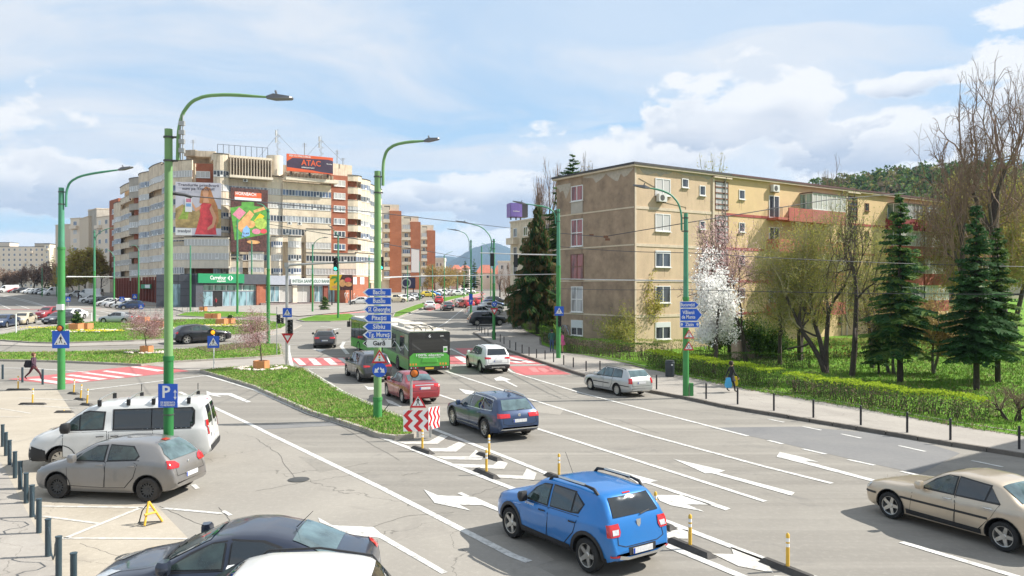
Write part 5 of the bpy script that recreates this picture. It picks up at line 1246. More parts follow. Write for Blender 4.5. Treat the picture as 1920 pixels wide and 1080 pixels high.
for sg,v in((-1,'BL'),(1,'BR')):c.patch([(sg*.90,.84),(sg*.52,.82),(sg*.48,.90),(sg*.62,.99),(sg*.88,1.03)],v,'lamp_red','tail_light',root,off=.016,step=.06)
line_patch(c,[(-.58,1.0),(-.60,.64),(.60,.64),(.58,1.0)],'B',.012,'seam','tailgate_gap',root);c.patch([(-.12,1.415),(.12,1.415),(.12,1.44),(-.12,1.44)],'B','lamp_red','brake_light',root,off=.02)
mb=MB();mb.lathe([(.055,0),(.045,.012),(0,.012)],'chrome',16);o=mb.build('badge',root);h=c.ray((2,0,.88),(-1,0,0))[0];o.location=(h.x-c.xc+.008,0,.88);o.rotation_euler=(0,R(90),0)
finish(c,root,.8,rear=False,zf=.70,hf=.16);plate_at(c,root,.60);arch_trim(c,root,'seam',.012);mirror_pair(c,root,1.30,.98,'paint_grey',1.1);add_wheels(c,root,'steel','tyre_dusty')
place(root,(107,934),(283,942),c,fixscale=1.0)
# black saloon at the bottom edge
c=Car([(0,.50),(.04,.66),(.12,.76),(.6,.90),(1.1,.98),(1.28,1.04),(2.05,1.40),(2.45,1.475),(2.9,1.47),(3.4,1.36),(4.02,1.08),(4.2,1.05),(4.48,1.02),(4.56,.88),(4.60,.60)],[(0,.64),(.5,.78),(1.2,.93),(3.0,.97),(4.0,1.0),(4.60,.92)],1.79,2.685,.93,.33,body='paint_ink',roofw=[(0,.85),(1.7,.77),(2.5,.74),(3.4,.72),(4.0,.80),(4.60,.82)],rw=.215)
root=thing('saloon_car','blue black saloon parked nearest the camera at the bottom edge','car')
link('body',c.body_mesh(),root)
side_glass(c,root,[([(1.42,1.0),(2.30,1.01),(2.32,1.37),(2.10,1.34),(1.80,1.19)],'car_glass_clear'),([(2.42,1.015),(3.10,1.03),(3.18,1.26),(2.90,1.36),(2.44,1.39)],'car_glass'),([(3.2,1.035),(3.55,1.05),(3.27,1.22)],'car_glass')])
door_panels(c,root,[([(1.30,.36),(2.34,.34),(2.38,.7),(2.35,.97),(1.28,.94)],2.2),([(2.39,.34),(2.95,.36),(3.25,.66),(3.38,1.0),(2.40,.98)],3.18)],.90,'paint_ink')
c.patch([(3.34,-.56),(3.34,.56),(3.98,.64),(3.98,-.64)],'T','car_glass_light','rear_window',root,off=.012);c.patch([(1.34,-.64),(1.34,.64),(2.05,.54),(2.05,-.54)],'T','car_glass_clear','windscreen',root,off=.012)
line_patch(c,[(1.28,-.66),(1.28,.66)],'T',.06,'trim_black','cowl',root,off=.012)
mb=MB();mb.tube([(3.28-c.xc,0,1.40),(3.55-c.xc,.0,1.66)],[.008,.004],'trim_black',5);mb.build('aerial',root)
finish(c,root,.84,zf=.70,hf=.16);line_patch(c,[(.55,-.5),(1.2,-.62)],'T',.012,'seam','bonnet_gap',root);line_patch(c,[(.55,.5),(1.2,.62)],'T',.012,'seam','bonnet_gap',root)
for sg in(-1,1):tube_on(c,[(1.32,sg*.1),(1.42,sg*.6)],'T',.009,'trim_black','wiper',root,.02)
arch_trim(c,root,'seam',.012);mirror_pair(c,root,1.48,1.0,'paint_ink',1.2);add_wheels(c,root,'dark')
INK=root;root.location=(-4.60,12.95,.012);root.rotation_euler=(0,0,R(3))
r,c=suv('suv_car','white car with black roof rails, only its roof showing at the bottom edge','paint_white',(500,1200),(700,1200),ht=1.62,L=4.25,W_=1.8,wb=2.55)
r.scale=(1,1,1);r.location=(-3.55,10.60,.012);r.rotation_euler=(0,0,R(2));WCAR=r
# white passenger van
c=Car([(0,.60),(.03,.85),(.12,1.0),(.45,1.12),(.80,1.26),(1.55,1.80),(1.85,1.90),(2.5,1.96),(4.6,1.96),(4.86,1.92),(4.96,1.6),(5.03,1.1),(5.07,.8),(5.10,.5)],[(0,.80),(.45,1.02),(1.0,1.14),(2.0,1.2),(4.9,1.2),(5.10,1.1)],1.95,3.10,.93,.34,body='paint_white',roofw=[(0,.86),(1.4,.82),(2.2,.84),(4.8,.84),(5.1,.86)],zmin=.24,rw=.22,plan=[(0,.70),(.08,.82),(.22,.90),(.5,.96),(1.0,.99),(1.6,1.0),(4.7,1.0),(4.9,.985),(5.04,.95),(5.10,.90)])
root=thing('passenger_van','white passenger van with roof bars parked behind the grey hatchback','van')
link('body',c.body_mesh(),root)
side_glass(c,root,[([(.98,1.22),(1.42,1.20),(1.42,1.60),(1.28,1.53)],'car_glass_clear'),([(1.46,1.20),(2.06,1.20),(2.10,1.66),(1.72,1.70),(1.46,1.62)],'car_glass_clear'),([(2.38,1.18),(3.40,1.16),(3.40,1.72),(2.38,1.72)],'car_glass'),([(3.43,1.16),(4.50,1.16),(4.60,1.30),(4.60,1.62),(4.52,1.72),(3.43,1.72)],'car_glass')],grow=.045)
door_panels(c,root,[([(1.0,.42),(2.16,.40),(2.18,1.12),(1.0,1.12)],2.0),([(2.24,.38),(3.45,.38),(3.45,1.10),(2.24,1.10)],2.4)],.98,'paint_white','trim_black')
for yy in(-.02,):line_patch(c,[(yy,.55),(yy,1.85)],'B',.014,'seam','door_gap',root)
for sg in(-1,1):c.patch([(sg*.10,1.22),(sg*.68,1.22),(sg*.66,1.76),(sg*.10,1.76)],'B','car_glass','rear_window',root,off=.012);tube_on(c,[(sg*.35,1.10),(sg*.22,1.40)],'B',.012,'trim_black','rear_wiper',root,.03)
for sg,v in((-1,'BL'),(1,'BR')):
 lt=c.patch([(sg*.96,.92),(sg*.80,.92),(sg*.80,1.36),(sg*.96,1.36)],v,'lamp_red','tail_light',root,off=.014,step=.08);c.patch([(sg*.93,1.0),(sg*.84,1.0),(sg*.84,1.18),(sg*.93,1.18)],v,'lamp_clear','reversing_lamp',lt,off=.02,step=.08)
c.patch([(-.85,.40),(.85,.40),(.85,.58),(-.85,.58)],'B','trim_black','bumper',root,off=.03);plate_at(c,root,.86,y=-.3)
c.patch([(-.08,1.86),(.08,1.86),(.08,1.89),(-.08,1.89)],'B','lamp_red','brake_light',root,off=.02)
c.patch([(.60,-.70),(.60,.70),(1.5,.66),(1.5,-.66)],'T','car_glass_clear','windscreen',root,off=.012)
finish(c,root,.9,rear=False,zf=.86,hf=.20);c.patch([(-.9,.30),(.9,.30),(.92,.66),(-.92,.66)],'F','trim_black','bumper',root,off=.012)
for sg in 'LR':c.patch([(.0,.30),(.55,.30),(.52,.62),(.12,.74),(.02,.66)],sg,'trim_black','bumper_corner',root,off=.012)
for x in(1.95,2.75,3.45,4.45):
 mb=MB();mb.tube([(x-c.xc,-.80,2.0),(x-c.xc,-.78,2.07),(x-c.xc,.78,2.07),(x-c.xc,.80,2.0)],.022,'alloy',6);o=mb.build('roof_bar',root,50)
 for sg in(-1,1):fb_=MB();fb_.box(x-c.xc-.05,x-c.xc+.05,sg*.80-.04,sg*.80+.04,1.86,2.04,'trim_black');fb_.build('bar_foot',o)
for sg in(2.75,4.45):mb=MB();mb.tube([(sg-c.xc,.76,2.05),(sg-c.xc,.76,2.30)],.015,'iron',5);mb.build('load_stop',root)
arch_trim(c,root,'seam',.02);mirror_pair(c,root,1.12,1.16,'trim_black',1.6);add_wheels(c,root,'cover','tyre_dusty')
place(root,(78,885),(360,872),c,fixscale=1.0);root.scale=(1.0,1.0,1.0)
VAN=root
# articulated electric bus
mat('bus_green',(.085,.42,.045),.35,0,var=.05,coat=.6);mat('bus_dark_green',(.03,.14,.05),.3,0,coat=.6,var=.1);mat('bus_black',(.012,.013,.015),.2,0,coat=.8,var=.1);mat('bus_roof',(.62,.58,.50),.7,dirt=.5,dirtcol=(.25,.2,.15));mat('bellows',(.03,.03,.03),.9)
mat('bus_green_dark',(.02,.06,.025),.25,0,coat=.7,var=.1);mat('hazard',(.75,.35,.05),.5)
bus=thing('articulated_bus','green and black articulated electric bus with poles on its roof waiting in the junction','bus')
def rbox(mb,x0,x1,w,z0,z1,m,r=.12,n=3):
 sec=[(-w,z0),(w,z0)]+[(w-r+r*math.cos(R(90)*i/n),z1-r+r*math.sin(R(90)*i/n))for i in range(n+1)]+[(-w+r-r*math.sin(R(90)*i/n),z1-r+r*math.cos(R(90)*i/n))for i in range(n+1)]
 k=len(sec);mb.add([(x,y,z)for x in(x0,x1)for y,z in sec],[tuple(range(k)),tuple(range(k,2*k))[::-1]]+[(i,i+k,(i+1)%k+k,(i+1)%k)for i in range(k)],m)
def section(parent,L,windows,wheels,rear=False,front=False):
 W2=1.275;mb=MB();rbox(mb,0,L,W2,.32,2.95,'bus_green_dark');mb.build('body',parent,40)
 for s_ in(-1,1):mb=MB();y0,y1=sorted((s_*(W2+.001),s_*(W2+.011)));mb.box(.02,L,y0,y1,.35,1.13,'bus_green');mb.build('skirt_panel',parent)
 mb=MB();rbox(mb,.1,L-.1,W2-.08,2.90,3.0,'bus_roof',.04);mb.build('roof',parent,40)
 for s_ in(-1,1):
  mb=MB();y0,y1=sorted((s_*(W2+.002),s_*(W2+.012)));mb.box(.05,L-.05,y0,y1,1.15,2.75,'bus_dark_green');mb.build('side_band',parent)
  for(a,b)in windows:
   mb=MB();y0,y1=sorted((s_*(W2+.014),s_*(W2+.022)));mb.box(a,b,y0,y1,1.28,2.5,'car_glass_clear');mb.build('side_window',parent)
  pts=[(x*L/8,s_*(W2+.026),1.25+.75*abs(math.sin(x*1.1)))for x in range(9)]
  mb=MB();mb.tube(pts,.02,'sign_white',4);mb.build('side_graphic',parent)
 tm,rm=wheel_mesh(.48,.28,'ten')
 for x in wheels:
  for s_ in(-1,1):
   mb=MB();M=Matrix.Translation((x,s_*1.288,.48))@Matrix.Rotation(R(90),4,'X');mb.lathe([(0,0),(.58,0)],'trim_black',24,M);mb.build('wheel_arch',parent)
   o=link('wheel',tm,parent);o.location=(x,s_*1.165,.48)
   if s_>0:o.rotation_euler=(0,0,R(180))
   link('rim',rm,o)
rs=bpy.data.objects.new('rear_section',None);COL.objects.link(rs);rs.parent=bus
LR=8.4
section(bus,LR,[(.5,1.9),(2.0,3.4),(3.5,4.6),(5.9,7.2)],[5.2])
bpy.data.objects.remove(rs)
X=LR
def bp(name,y0,y1,z0,z1,m,d=.02,o=0.0):mb=MB();mb.box(X+o,X+o+d,y0,y1,z0,z1,m);return mb.build(name,bus)
bp('rear_panel',-1.26,1.26,.35,2.9,'bus_black',.04)
mb=MB();mb.add([(X+.045,y,z)for y,z in((-1.22,.62),(1.22,.62),(1.22,1.30),(1.0,1.52),(-1.0,1.52),(-1.22,1.30))],[(0,1,2,3,4,5)],'bus_green');mb.build('lower_panel',bus)
mb=MB();mb.add([(X+.07,y,z)for y,z in((-.48,.90),(.48,.90),(.42,1.16),(-.42,1.16))]+[(X+.045,y,z)for y,z in((-.52,.86),(.52,.86),(.46,1.20),(-.46,1.20))],[(0,1,2,3),(0,4,5,1),(1,5,6,2),(2,6,7,3),(3,7,4,0)],'bus_green');mb.build('engine_hatch',bus)
bp('rear_window',-1.08,1.08,1.75,2.45,'car_glass',.01,.042)
for s_ in(-1,1):
 for k in range(3):bp('hazard_stripe',s_*.92+k*.17-.30,s_*.92+k*.17-.20,.70,.84,'hazard',.006,.046)
 for k in range(4):bp('tail_light',s_*(1.12-k*.13)-.04,s_*(1.12-k*.13)+.04,.50,.58,'lamp_red' if k%2 else 'lamp_clear',.02,.042)
bp('plate',-.26,.26,.42,.55,'plate_yellow',.012,.042);bp('route_display',-.18,.18,2.52,2.80,'trim_black',.012,.042)
bp('sticker',.84,1.10,1.55,1.95,'sign_white',.004,.053);bp('sticker',.88,1.06,1.65,1.85,'bus_green',.004,.058)
def btext(s_,size,m,y,z,fit=None):
 me=text_mesh(s_,size,m,True,.002);me.transform(Matrix.Rotation(R(90),4,'X'));me.transform(Matrix.Rotation(R(90),4,'Z'))
 if fit:w=max(v.co.y for v in me.vertices)-min(v.co.y for v in me.vertices);me.transform(Matrix.Scale(fit/w,4,Vector((0,1,0))))
 o=link('lettering',me,bus);o.location=(X+.062,y,z)
btext('6',.30,'sign_white',0,2.66);btext('100% electric',.22,'sign_white',0,1.38,1.7);btext('Transport public curat',.10,'sign_white',0,1.24,1.4);btext('2005',.12,'sign_white',.75,2.66)
for s_ in(-1,1):
 mb=MB();mb.tube([(X-.5,s_*.35,3.02),(X-1.5,s_*.35,3.2),(X-6.2,s_*.3,3.12)],.035,'trim_black',6);mb.build('current_pole',bus)
 mb=MB();mb.tube([(X-.2,s_*.9,3.0),(X-.2,s_*.9,3.25),(X-.2,s_*.2,3.25),(X-.2,s_*.2,3.0)],.02,'trim_black',5);mb.build('roof_bracket',bus)
mb=MB();mb.box(2.6,4.6,-.75,.75,3.0,3.22,'bus_roof');mb.build('roof_unit',bus);mb=MB();mb.box(5.0,6.8,-.8,.8,3.0,3.12,'bus_roof');mb.build('roof_unit',bus)
a,b=gp(785,684),gp(846,703);
hd=Vector((-.36,1.0,0)).normalized()
tail=gp(805,703)
TAILX,TAILY=tail.x,tail.y
ang=math.atan2(-hd.y,-hd.x)
jn=Vector((TAILX,TAILY,0))+hd*LR
bus.scale=(1,1,.89);bus.location=(jn.x,jn.y,g(jn.y)-.02);bus.rotation_euler=(0,math.atan2(g(jn.y)-g(TAILY),LR),ang)
fwd=MB();turn=R(7);LFw=8.0
def fsec(mb,name,smooth=None):
 M=Matrix.Translation((-.9,0,0))@Matrix.Rotation(turn,4,'Z')@Matrix.Translation((-LFw,0,0))
 me=mb.mesh(name,smooth);me.transform(M);return link(name,me,bus)
mb=MB();rbox(mb,0,LFw,1.275,.32,2.95,'bus_green_dark');fsec(mb,'front_body',40)
for s_ in(-1,1):mb=MB();y0,y1=sorted((s_*1.276,s_*1.288));mb.box(.02,LFw,y0,y1,.35,1.13,'bus_green');fsec(mb,'skirt_panel')
mb=MB();rbox(mb,.1,LFw,1.2,2.9,3.0,'bus_roof',.04);fsec(mb,'roof',40)
for s_ in(-1,1):
 mb=MB();y0,y1=sorted((s_*1.277,s_*1.29));mb.box(.05,LFw-.05,y0,y1,1.15,2.75,'bus_black');fsec(mb,'side_band')
 for(a_,b_)in((.15,1.2),(1.3,2.5),(2.9,4.2),(4.3,5.6),(6.0,7.4)):mb=MB();y0,y1=sorted((s_*1.292,s_*1.30));mb.box(a_,b_,y0,y1,1.25,2.5,'car_glass_clear');fsec(mb,'side_window')
 mb=MB();mb.tube([(.1,s_*1.1,2.8),(-.35,s_*1.3,2.75),(-.4,s_*1.32,2.3)],.03,'trim_black',6);mb.box(-.5,-.32,s_*1.35-.12,s_*1.35+.12,2.0,2.5,'trim_black');fsec(mb,'mirror')
 tm,rm=wheel_mesh(.48,.28,'ten')
 for x in(2.2,7.4):
  M=Matrix.Translation((-.9,0,0))@Matrix.Rotation(turn,4,'Z')@Matrix.Translation((-LFw+x,s_*1.165,.48))@(Matrix.Rotation(R(180),4,'Z')if s_>0 else Matrix.Identity(4))
  o=link('wheel',tm,bus);o.matrix_local=M;link('rim',rm,o)
mb=MB();mb.box(-.04,.0,-1.2,1.2,.9,2.85,'car_glass');fsec(mb,'windscreen')
mb=MB()
for i in range(7):a_=turn*i/6;x=.1-1.1*i/6;mb.box(-.07,.07,-1.2-(.03 if i%2 else 0),1.2+(.03 if i%2 else 0),.4,2.93,'bellows',Matrix.Translation((x,0,0))@Matrix.Rotation(a_,4,'Z'))
tag(mb.build('bellows',bus),kind='stuff')
# simpler cars for the distance, one of each kind, then copied
def simple_car(kind,bodym):
 prof={'hatch':([(0,.5),(.05,.68),(.15,.78),(.8,.95),(1.0,1.0),(1.65,1.38),(2.0,1.46),(3.1,1.45),(3.35,1.40),(3.75,1.05),(3.9,.9),(4.0,.5)],4.0,2.5,.8,1.46),'sedan':([(0,.5),(.05,.66),(.15,.76),(.9,.92),(1.2,.98),(1.9,1.36),(2.3,1.43),(2.9,1.42),(3.3,1.33),(3.85,1.05),(4.3,1.0),(4.42,.85),(4.5,.5)],4.5,2.65,.85,1.43),'suv':([(0,.6),(.05,.82),(.15,.95),(.9,1.06),(1.2,1.12),(1.85,1.55),(2.2,1.65),(3.7,1.62),(3.9,1.55),(4.25,1.1),(4.38,.9),(4.45,.6)],4.45,2.65,.9,1.65),'van':([(0,.6),(.05,.9),(.2,1.05),(.7,1.2),(1.4,1.9),(1.8,2.2),(5.3,2.25),(5.45,2.1),(5.5,1.2),(5.55,.6)],5.55,3.4,.95,2.2)}[kind]
 top,L,wb,fo,ht=prof;bz=.93 if ht<1.5 else(1.05 if ht<2 else 1.25)
 c=Car(top,[(0,.65),(1.0,bz-.05),(L-.4,bz+.04),(L,bz-.06)],1.78 if ht<2 else 2.0,wb,fo,.32 if ht<1.6 else .35,body=bodym,roofw=[(0,.85),(L*.4,.78),(L*.8,.72),(L,.78)]if ht<2 else[(0,.86),(L,.84)],rw=.2)
 r=thing('parked_car','car template','car');link('body',c.body_mesh(),r)
 z0,z1=bz+.04,ht-.12;x0=L*.30
 if kind=='van':side_glass(c,r,[[(1.0,1.35),(1.9,1.35),(1.95,1.95),(1.5,1.9)]])
 else:side_glass(c,r,[[(x0+.15,z0),(x0+.9,z0),(x0+.92,z1),(x0+.65,z1-.04)],[(x0+1.0,z0),(x0+1.7,z0),(x0+1.6,z1-.05),(x0+1.02,z1)]])
 if kind=='sedan':c.patch([(3.32,-.54),(3.32,.54),(3.8,.6),(3.8,-.6)],'T','car_glass','rear_window',r,off=.012)
 else:c.patch([(-.56,z0+.08),(.56,z0+.08),(.5,z1-.02),(-.5,z1-.02)],'B','car_glass','rear_window',r,off=.012)
 c.patch([(L*.29 if kind!='van' else .75,-.58),(L*.29 if kind!='van' else .75,.58),(L*.40 if kind!='van' else 1.45,.5),(L*.40 if kind!='van' else 1.45,-.5)],'T','car_glass','windscreen',r,off=.012)
 finish(c,r,bz-.18,zf=.62 if ht<1.5 else .75);plate_at(c,r,.62);plate_at(c,r,.45,'F');add_wheels(c,r,'cover');mirror_pair(c,r,x0+.25,bz,'trim_black')
 return r,c
TEMPL={};USED={}
for k in('hatch','sedan','suv','van'):TEMPL[k]=simple_car(k,'paint_white')
def far_car(kind,col,px,py,head,label,group=None,name='parked_car',cat='car'):
 r,c=TEMPL[kind]
 o=copy_tree(r)if USED.get(kind)else r
 USED[kind]=1
 o.name=name
 for k in('group',):
  if k in o.keys():del o[k]
 tag(o,label,cat,group);p=gp(px,py);a=R(head)
 o.location=(p.x,p.y,p.z+.01);o.rotation_euler=(0,R(1.26)*math.sin(a)if p.y>40 else 0,a+math.pi)
 for ch in o.children:
  if ch.name.startswith('body'):
   for sl in ch.material_slots:
    if sl.material and sl.material.name.startswith('paint_'):sl.link='OBJECT';sl.material=MATS[col]
 return o
far_car('sedan','paint_white',805,580,100,'white saloon driving away up the street, left of the brown one',name='saloon_car')
far_car('sedan','paint_charcoal',838,582,104,'dark brown saloon driving up the street right of the white one',name='saloon_car')
far_car('hatch','paint_silver',860,575,106,'silver hatchback on the street ahead of the brown saloon',name='hatchback_car')
far_car('hatch','paint_silver',777,562,278,'pale hatchback coming down the far carriageway towards the junction',name='hatchback_car')
far_car('hatch','paint_bright_red',874,577,118,'red hatchback behind the blue parking sign pole',name='hatchback_car')
far_car('hatch','paint_bright_red',893,572,118,'second red hatchback parked just beyond the parking sign pole',name='hatchback_car')
far_car('hatch','paint_bright_red',822,569,100,'small red car far up the street beside the median grass',name='hatchback_car')
for i,(px,py,col,lab)in enumerate(((902,596,'paint_silver','silver estate parked behind the black one near the round give way pole'),(914,590,'paint_silver','silver car parked slantwise, next beyond the silver estate'),(920,583,'paint_silver','pale silver car parked slantwise, third from the kerb bollards'),(922,577,'paint_navy','blue grey car parked slantwise beside the spruce shadow'),(930,572,'paint_charcoal','dark car parked farthest up the slanted row'))):
 far_car(('suv','sedan','hatch','hatch','suv')[i],col,px,py,18,lab,'cars parked slantwise by the shaded block')
far_car('suv','paint_black',913,610,14,'black estate parked slantwise nearest the kerb bollards','cars parked slantwise by the shaded block')
for i,(px,py,k,col,lab)in enumerate(((742,567,'suv','paint_beige','sand coloured car parked beside the direction signs'),(760,565,'hatch','paint_white','white hatchback, second of the row below the brick towers'),(768,563,'sedan','paint_silver','silver saloon, third of the row below the brick towers'),(778,560,'hatch','paint_charcoal','dark hatchback, fourth of the row below the brick towers'),(801,557,'hatch','paint_yellow','yellow hatchback in the row below the brick towers'),(810,556.5,'hatch','paint_blue','blue hatchback in the row below the brick towers'),(822,555,'hatch','paint_white','white car after the blue one in the row below the brick towers'),(832,554,'suv','paint_white','white sport utility farther along the row below the brick towers'),(840,553.5,'sedan','paint_charcoal','dark saloon farther along the row below the brick towers'),(850,553,'hatch','paint_white','white hatchback nearest the far trees'),(858,555,'hatch','paint_white','white hatchback on the far carriageway by the thin poles'),(868,552,'suv','paint_silver','silver car among the farthest parked cars'),(878,551,'hatch','paint_white','tiny white car at the end of the street'),(674,571,'hatch','paint_white','white hatchback parked before the scrawled brick wall'))):
 far_car(k,col,px,py,25 if px>700 else 200,lab,'cars parked below the brick towers')
far_car('sedan','paint_navy',8,613,280,'navy saloon half cut off by the left edge before the roundabout',name='saloon_car')
far_car('sedan','paint_beige',44,608,284,'cream saloon waiting left of the roundabout',name='saloon_car')
far_car('suv','paint_red',92,598,268,'dark red people carrier waiting behind the black saloon',name='people_carrier')
far_car('sedan','paint_black',112,607,262,'black saloon facing the camera behind the near lamp post',name='saloon_car')
far_car('sedan','paint_white',134,599,262,'white saloon half hidden by the near lamp post',name='saloon_car')
far_car('sedan','paint_silver',222,606.5,172,'silver saloon passing behind the grassy roundabout',name='saloon_car')
for i,(px,py,k,col,lab)in enumerate(((248,580,'hatch','paint_navy','navy hatchback nearest the railing in the slanted row left of the supermarket'),(237,579,'sedan','paint_silver','silver saloon beside the navy hatchback in the slanted row'),(226,577,'suv','paint_white','white sport utility third in the slanted row'),(215,576,'hatch','paint_silver','silver hatchback fourth in the slanted row'),(204,574,'hatch','paint_white','white hatchback fifth in the slanted row'),(193,572,'suv','paint_charcoal','dark car sixth in the slanted row'),(184,570,'sedan','paint_charcoal','dark saloon seventh in the slanted row'),(172,568,'suv','paint_white','white car at the far end of the slanted row'))):
 far_car(k,col,px,py,205,lab,'cars parked slantwise left of the supermarket')
far_car('van','paint_white',168,559,185,'long white van parked behind the row of cars',name='delivery_van',cat='van')
far_car('van','paint_white',104,554,220,'white box van parked under the trees of the left boulevard',name='delivery_van',cat='van')
for i,(px,py,k,col,lab)in enumerate(((142,557,'suv','paint_white','white car parked right of the near lamp post on the boulevard'),(88,553,'hatch','paint_silver','silver hatchback before the white box van'),(80,552,'hatch','paint_charcoal','dark hatchback on the boulevard edge'),(72,551.5,'suv','paint_white','pale van like car on the boulevard edge'),(62,551,'hatch','paint_silver','silver car under the bare trees'),(54,550.5,'hatch','paint_white','white car under the bare trees'),(40,549.5,'suv','paint_charcoal','dark car under the bare trees'),(28,549,'hatch','paint_bright_red','red car at the far left under the bare trees'),(14,549,'van','paint_white','white van at the far left under the bare trees'))):
 far_car(k,col,px,py,225,lab,'cars parked under the trees of the boulevard')
for k,(r,c_)in TEMPL.items():
 if not USED.get(k):
  for ch in list(r.children_recursive):bpy.data.objects.remove(ch)
  bpy.data.objects.remove(r)
mat('post_green',(.05,.25,.065),.5,var=.14,vs=1.5,dirt=.12,dirtcol=(.10,.14,.08));mat('post_light',(.17,.32,.12),.5,var=.12,vs=1.2,dirt=.2,dirtcol=(.14,.22,.08));mat('post_sky_teal',(.075,.27,.16),.5,var=.1)  # teal of the upper shafts has the sky's reflection put into it
mat('post_dark',(.02,.17,.04),.5,var=.15);mat('galvanised',(.42,.42,.40),.45,.5,var=.12);mat('lamp_head',(.16,.16,.165),.4,.3,var=.1)
mat('sign_blue',(.008,.10,.56),.4,var=.04,coat=.3);mat('sign_red',(.58,.012,.022),.4,var=.03,coat=.3);mat('sign_black',(.012,.012,.012),.5,var=0);mat('sign_yellow',(.8,.5,.02),.4,var=0)
mat('signal_black',(.012,.013,.014),.5,var=0);mat('light_green',(.05,.8,.5),.4,var=0,emit=1.6);mat('light_red',(.9,.04,.03),.4,var=0,emit=1.4);mat('light_amber',(1,.33,.01),.4,var=0,emit=.9);mat('lens_off',(.03,.03,.03),.2,var=0);mat('amber_lens',(.62,.16,.02),.2,var=0)
mat('wire',(.035,.035,.04),.6,var=0);mat('wire_light',(.55,.56,.55),.5,var=0);mat('post_yellow',(.70,.42,.045),.5,var=.12,vs=5);mat('rubber_base',(.055,.05,.045),.8,var=.3,vs=5)
def lamp(base,top,widths,arm=None,head=None,label='',pxtop=None,mats=('post_green','post_sky_teal'),split=.55,Y=None,collar=None,group='green lamp posts of the junction',h0=0.0):
 p=gp(*base,h0)if Y is None else Vector(((base[0]-960)/F*Y,Y,g(Y)+h0));Yd=p.y
 H=CH+(540-top)/F*Yd-p.z
 r=thing('lamp_post',label,'lamp post',p,0,group)
 hs=H*split if collar is None else CH+(540-collar)/F*Yd-p.z
 mb=MB();mb.tube([(0,0,-.05),(0,0,hs)],[widths[0]/2,widths[0]/2*.94],mats[0],14);mb.build('lower_shaft',r,40)
 mb=MB();mb.tube([(0,0,hs+.02),(0,0,H)],[widths[0]/2*.86,widths[1]/2],mats[1],14);mb.build('upper_shaft',r,40)
 mb=MB();mb.tube([(0,0,hs-.05),(0,0,hs+.08)],widths[0]/2*1.06,mats[0],14);mb.build('collar',r,40)
 if arm:
  q=[Vector(((x-960)/F*Yd-p.x,-.0,CH+(540-y)/F*Yd-p.z))for x,y in arm]
  P=[q[0]]
  for i in range(1,len(q)-1):
   for t_ in(0.25,.5,.75):
    a_,b_,c_=q[i].lerp(q[i-1],.5)if i>1 else q[i-1].lerp(q[i],.5),q[i],q[i].lerp(q[i+1],.5)
    P.append(a_.lerp(b_,t_).lerp(b_.lerp(c_,t_),t_))
  P.append(q[-1])
  rr=max(.028,widths[1]*.24);mb=MB();mb.tube(P,[rr]*(len(P)-1)+[rr*.6],mats[1],8);mb.build('arm',r,50)
  for zz in(H-.25,H-.9):
   mb=MB();mb.tube([(0,0,zz),(0,0,zz+.05)],widths[1]/2+.03,'iron',12);mb.box(*sorted((0,q[0].x)),-.03,.03,zz,zz+.05,'iron');mb.build('bracket',r)
 if head:
  x0,x1,y0,y1=head
  a_=Vector(((x0-960)/F*Yd-p.x,0,CH+(540-y0)/F*Yd-p.z));b_=Vector(((x1-960)/F*Yd-p.x,0,CH+(540-y1)/F*Yd-p.z))
  d=(b_-a_);L=d.length;M=frame(a_,d,Vector((-d.z,0,d.x))if d.x>0 else Vector((d.z,0,-d.x)))
  mb=MB();mb.add([(0,-.05,-.03),(L*.3,-.16,-.05),(L*.92,-.15,-.03),(L,-.08,-.01),(L,.08,-.01),(L*.92,.15,-.03),(L*.3,.16,-.05),(0,.05,-.03)]+[(0,-.05,.04),(L*.3,-.14,.09),(L*.92,-.13,.03),(L,-.07,.02),(L,.07,.02),(L*.92,.13,.03),(L*.3,.14,.09),(0,.05,.04)],[tuple(range(8))[::-1],tuple(range(8,16))]+[(i,(i+1)%8,8+(i+1)%8,8+i)for i in range(8)],'lamp_head',M);hd_=mb.build('lamp_head',r)
  mb=MB();mb.tube([(L*.38,0,.08),(L*.33,0,.2)],.03,'lamp_head',6,M=M);mb.build('sensor',hd_)
 return r
L1=lamp((316,907),242,(.275,.21),[(333,300),(334,250),(340,215),(358,190),(385,179),(430,177),(500,182)],(500,549,183,184),'tallest lamp post, standing between the grey hatchback and the white van',mats=('post_dark','post_light'),collar=673)
mb=MB();mb.tube([(.0,0,1.9),(.0,0,1.93)],.15,'iron',12);mb.build('band',L1)
L2=lamp((708,782),321,(.37,.26),[(718,348),(718,305),(724,282),(740,271),(765,266),(800,264)],(795,824,265,260),'lamp post on the grass tip carrying the stack of blue direction signs',mats=('post_green','post_light'),collar=748,h0=.15)
L3=lamp((115,730),352,(.38,.26),[(124,388),(124,360),(130,341),(150,330),(180,324),(226,318)],(222,249,319,313),'lamp post at the left crossing with a blue pedestrian sign and amber beacon',mats=('post_green','post_sky_teal'),collar=466)
L4=lamp((1286,742),400,(.30,.20),[(1278,432),(1278,400),(1272,380),(1258,364),(1238,356),(1214,352)],(1218,1187,353,347),'lamp post on the right footway with the blue town signs',mats=('post_green','post_sky_teal'),collar=560,h0=.13)
L5=lamp((1047,671),392,(.33,.22),[(1042,420),(1042,400),(1028,388),(984,382)],(986,961,383,377),'lamp post by the waiting couple, carrying the white signal bar',mats=('post_green','post_sky_teal'),h0=.13,collar=500)
lamp((926,637),448,(.27,.20),[(922,470),(922,445),(905,425),(876,418)],(880,854,419,414),'lamp post with the round arrow and give way signs on the corner of the footway',h0=.13)
lamp((883,600),450,(.26,.2),[(880,470),(880,450),(873,437),(860,433)],(862,838,433,429),'lamp post with the blue parking sign before the red hatchbacks')
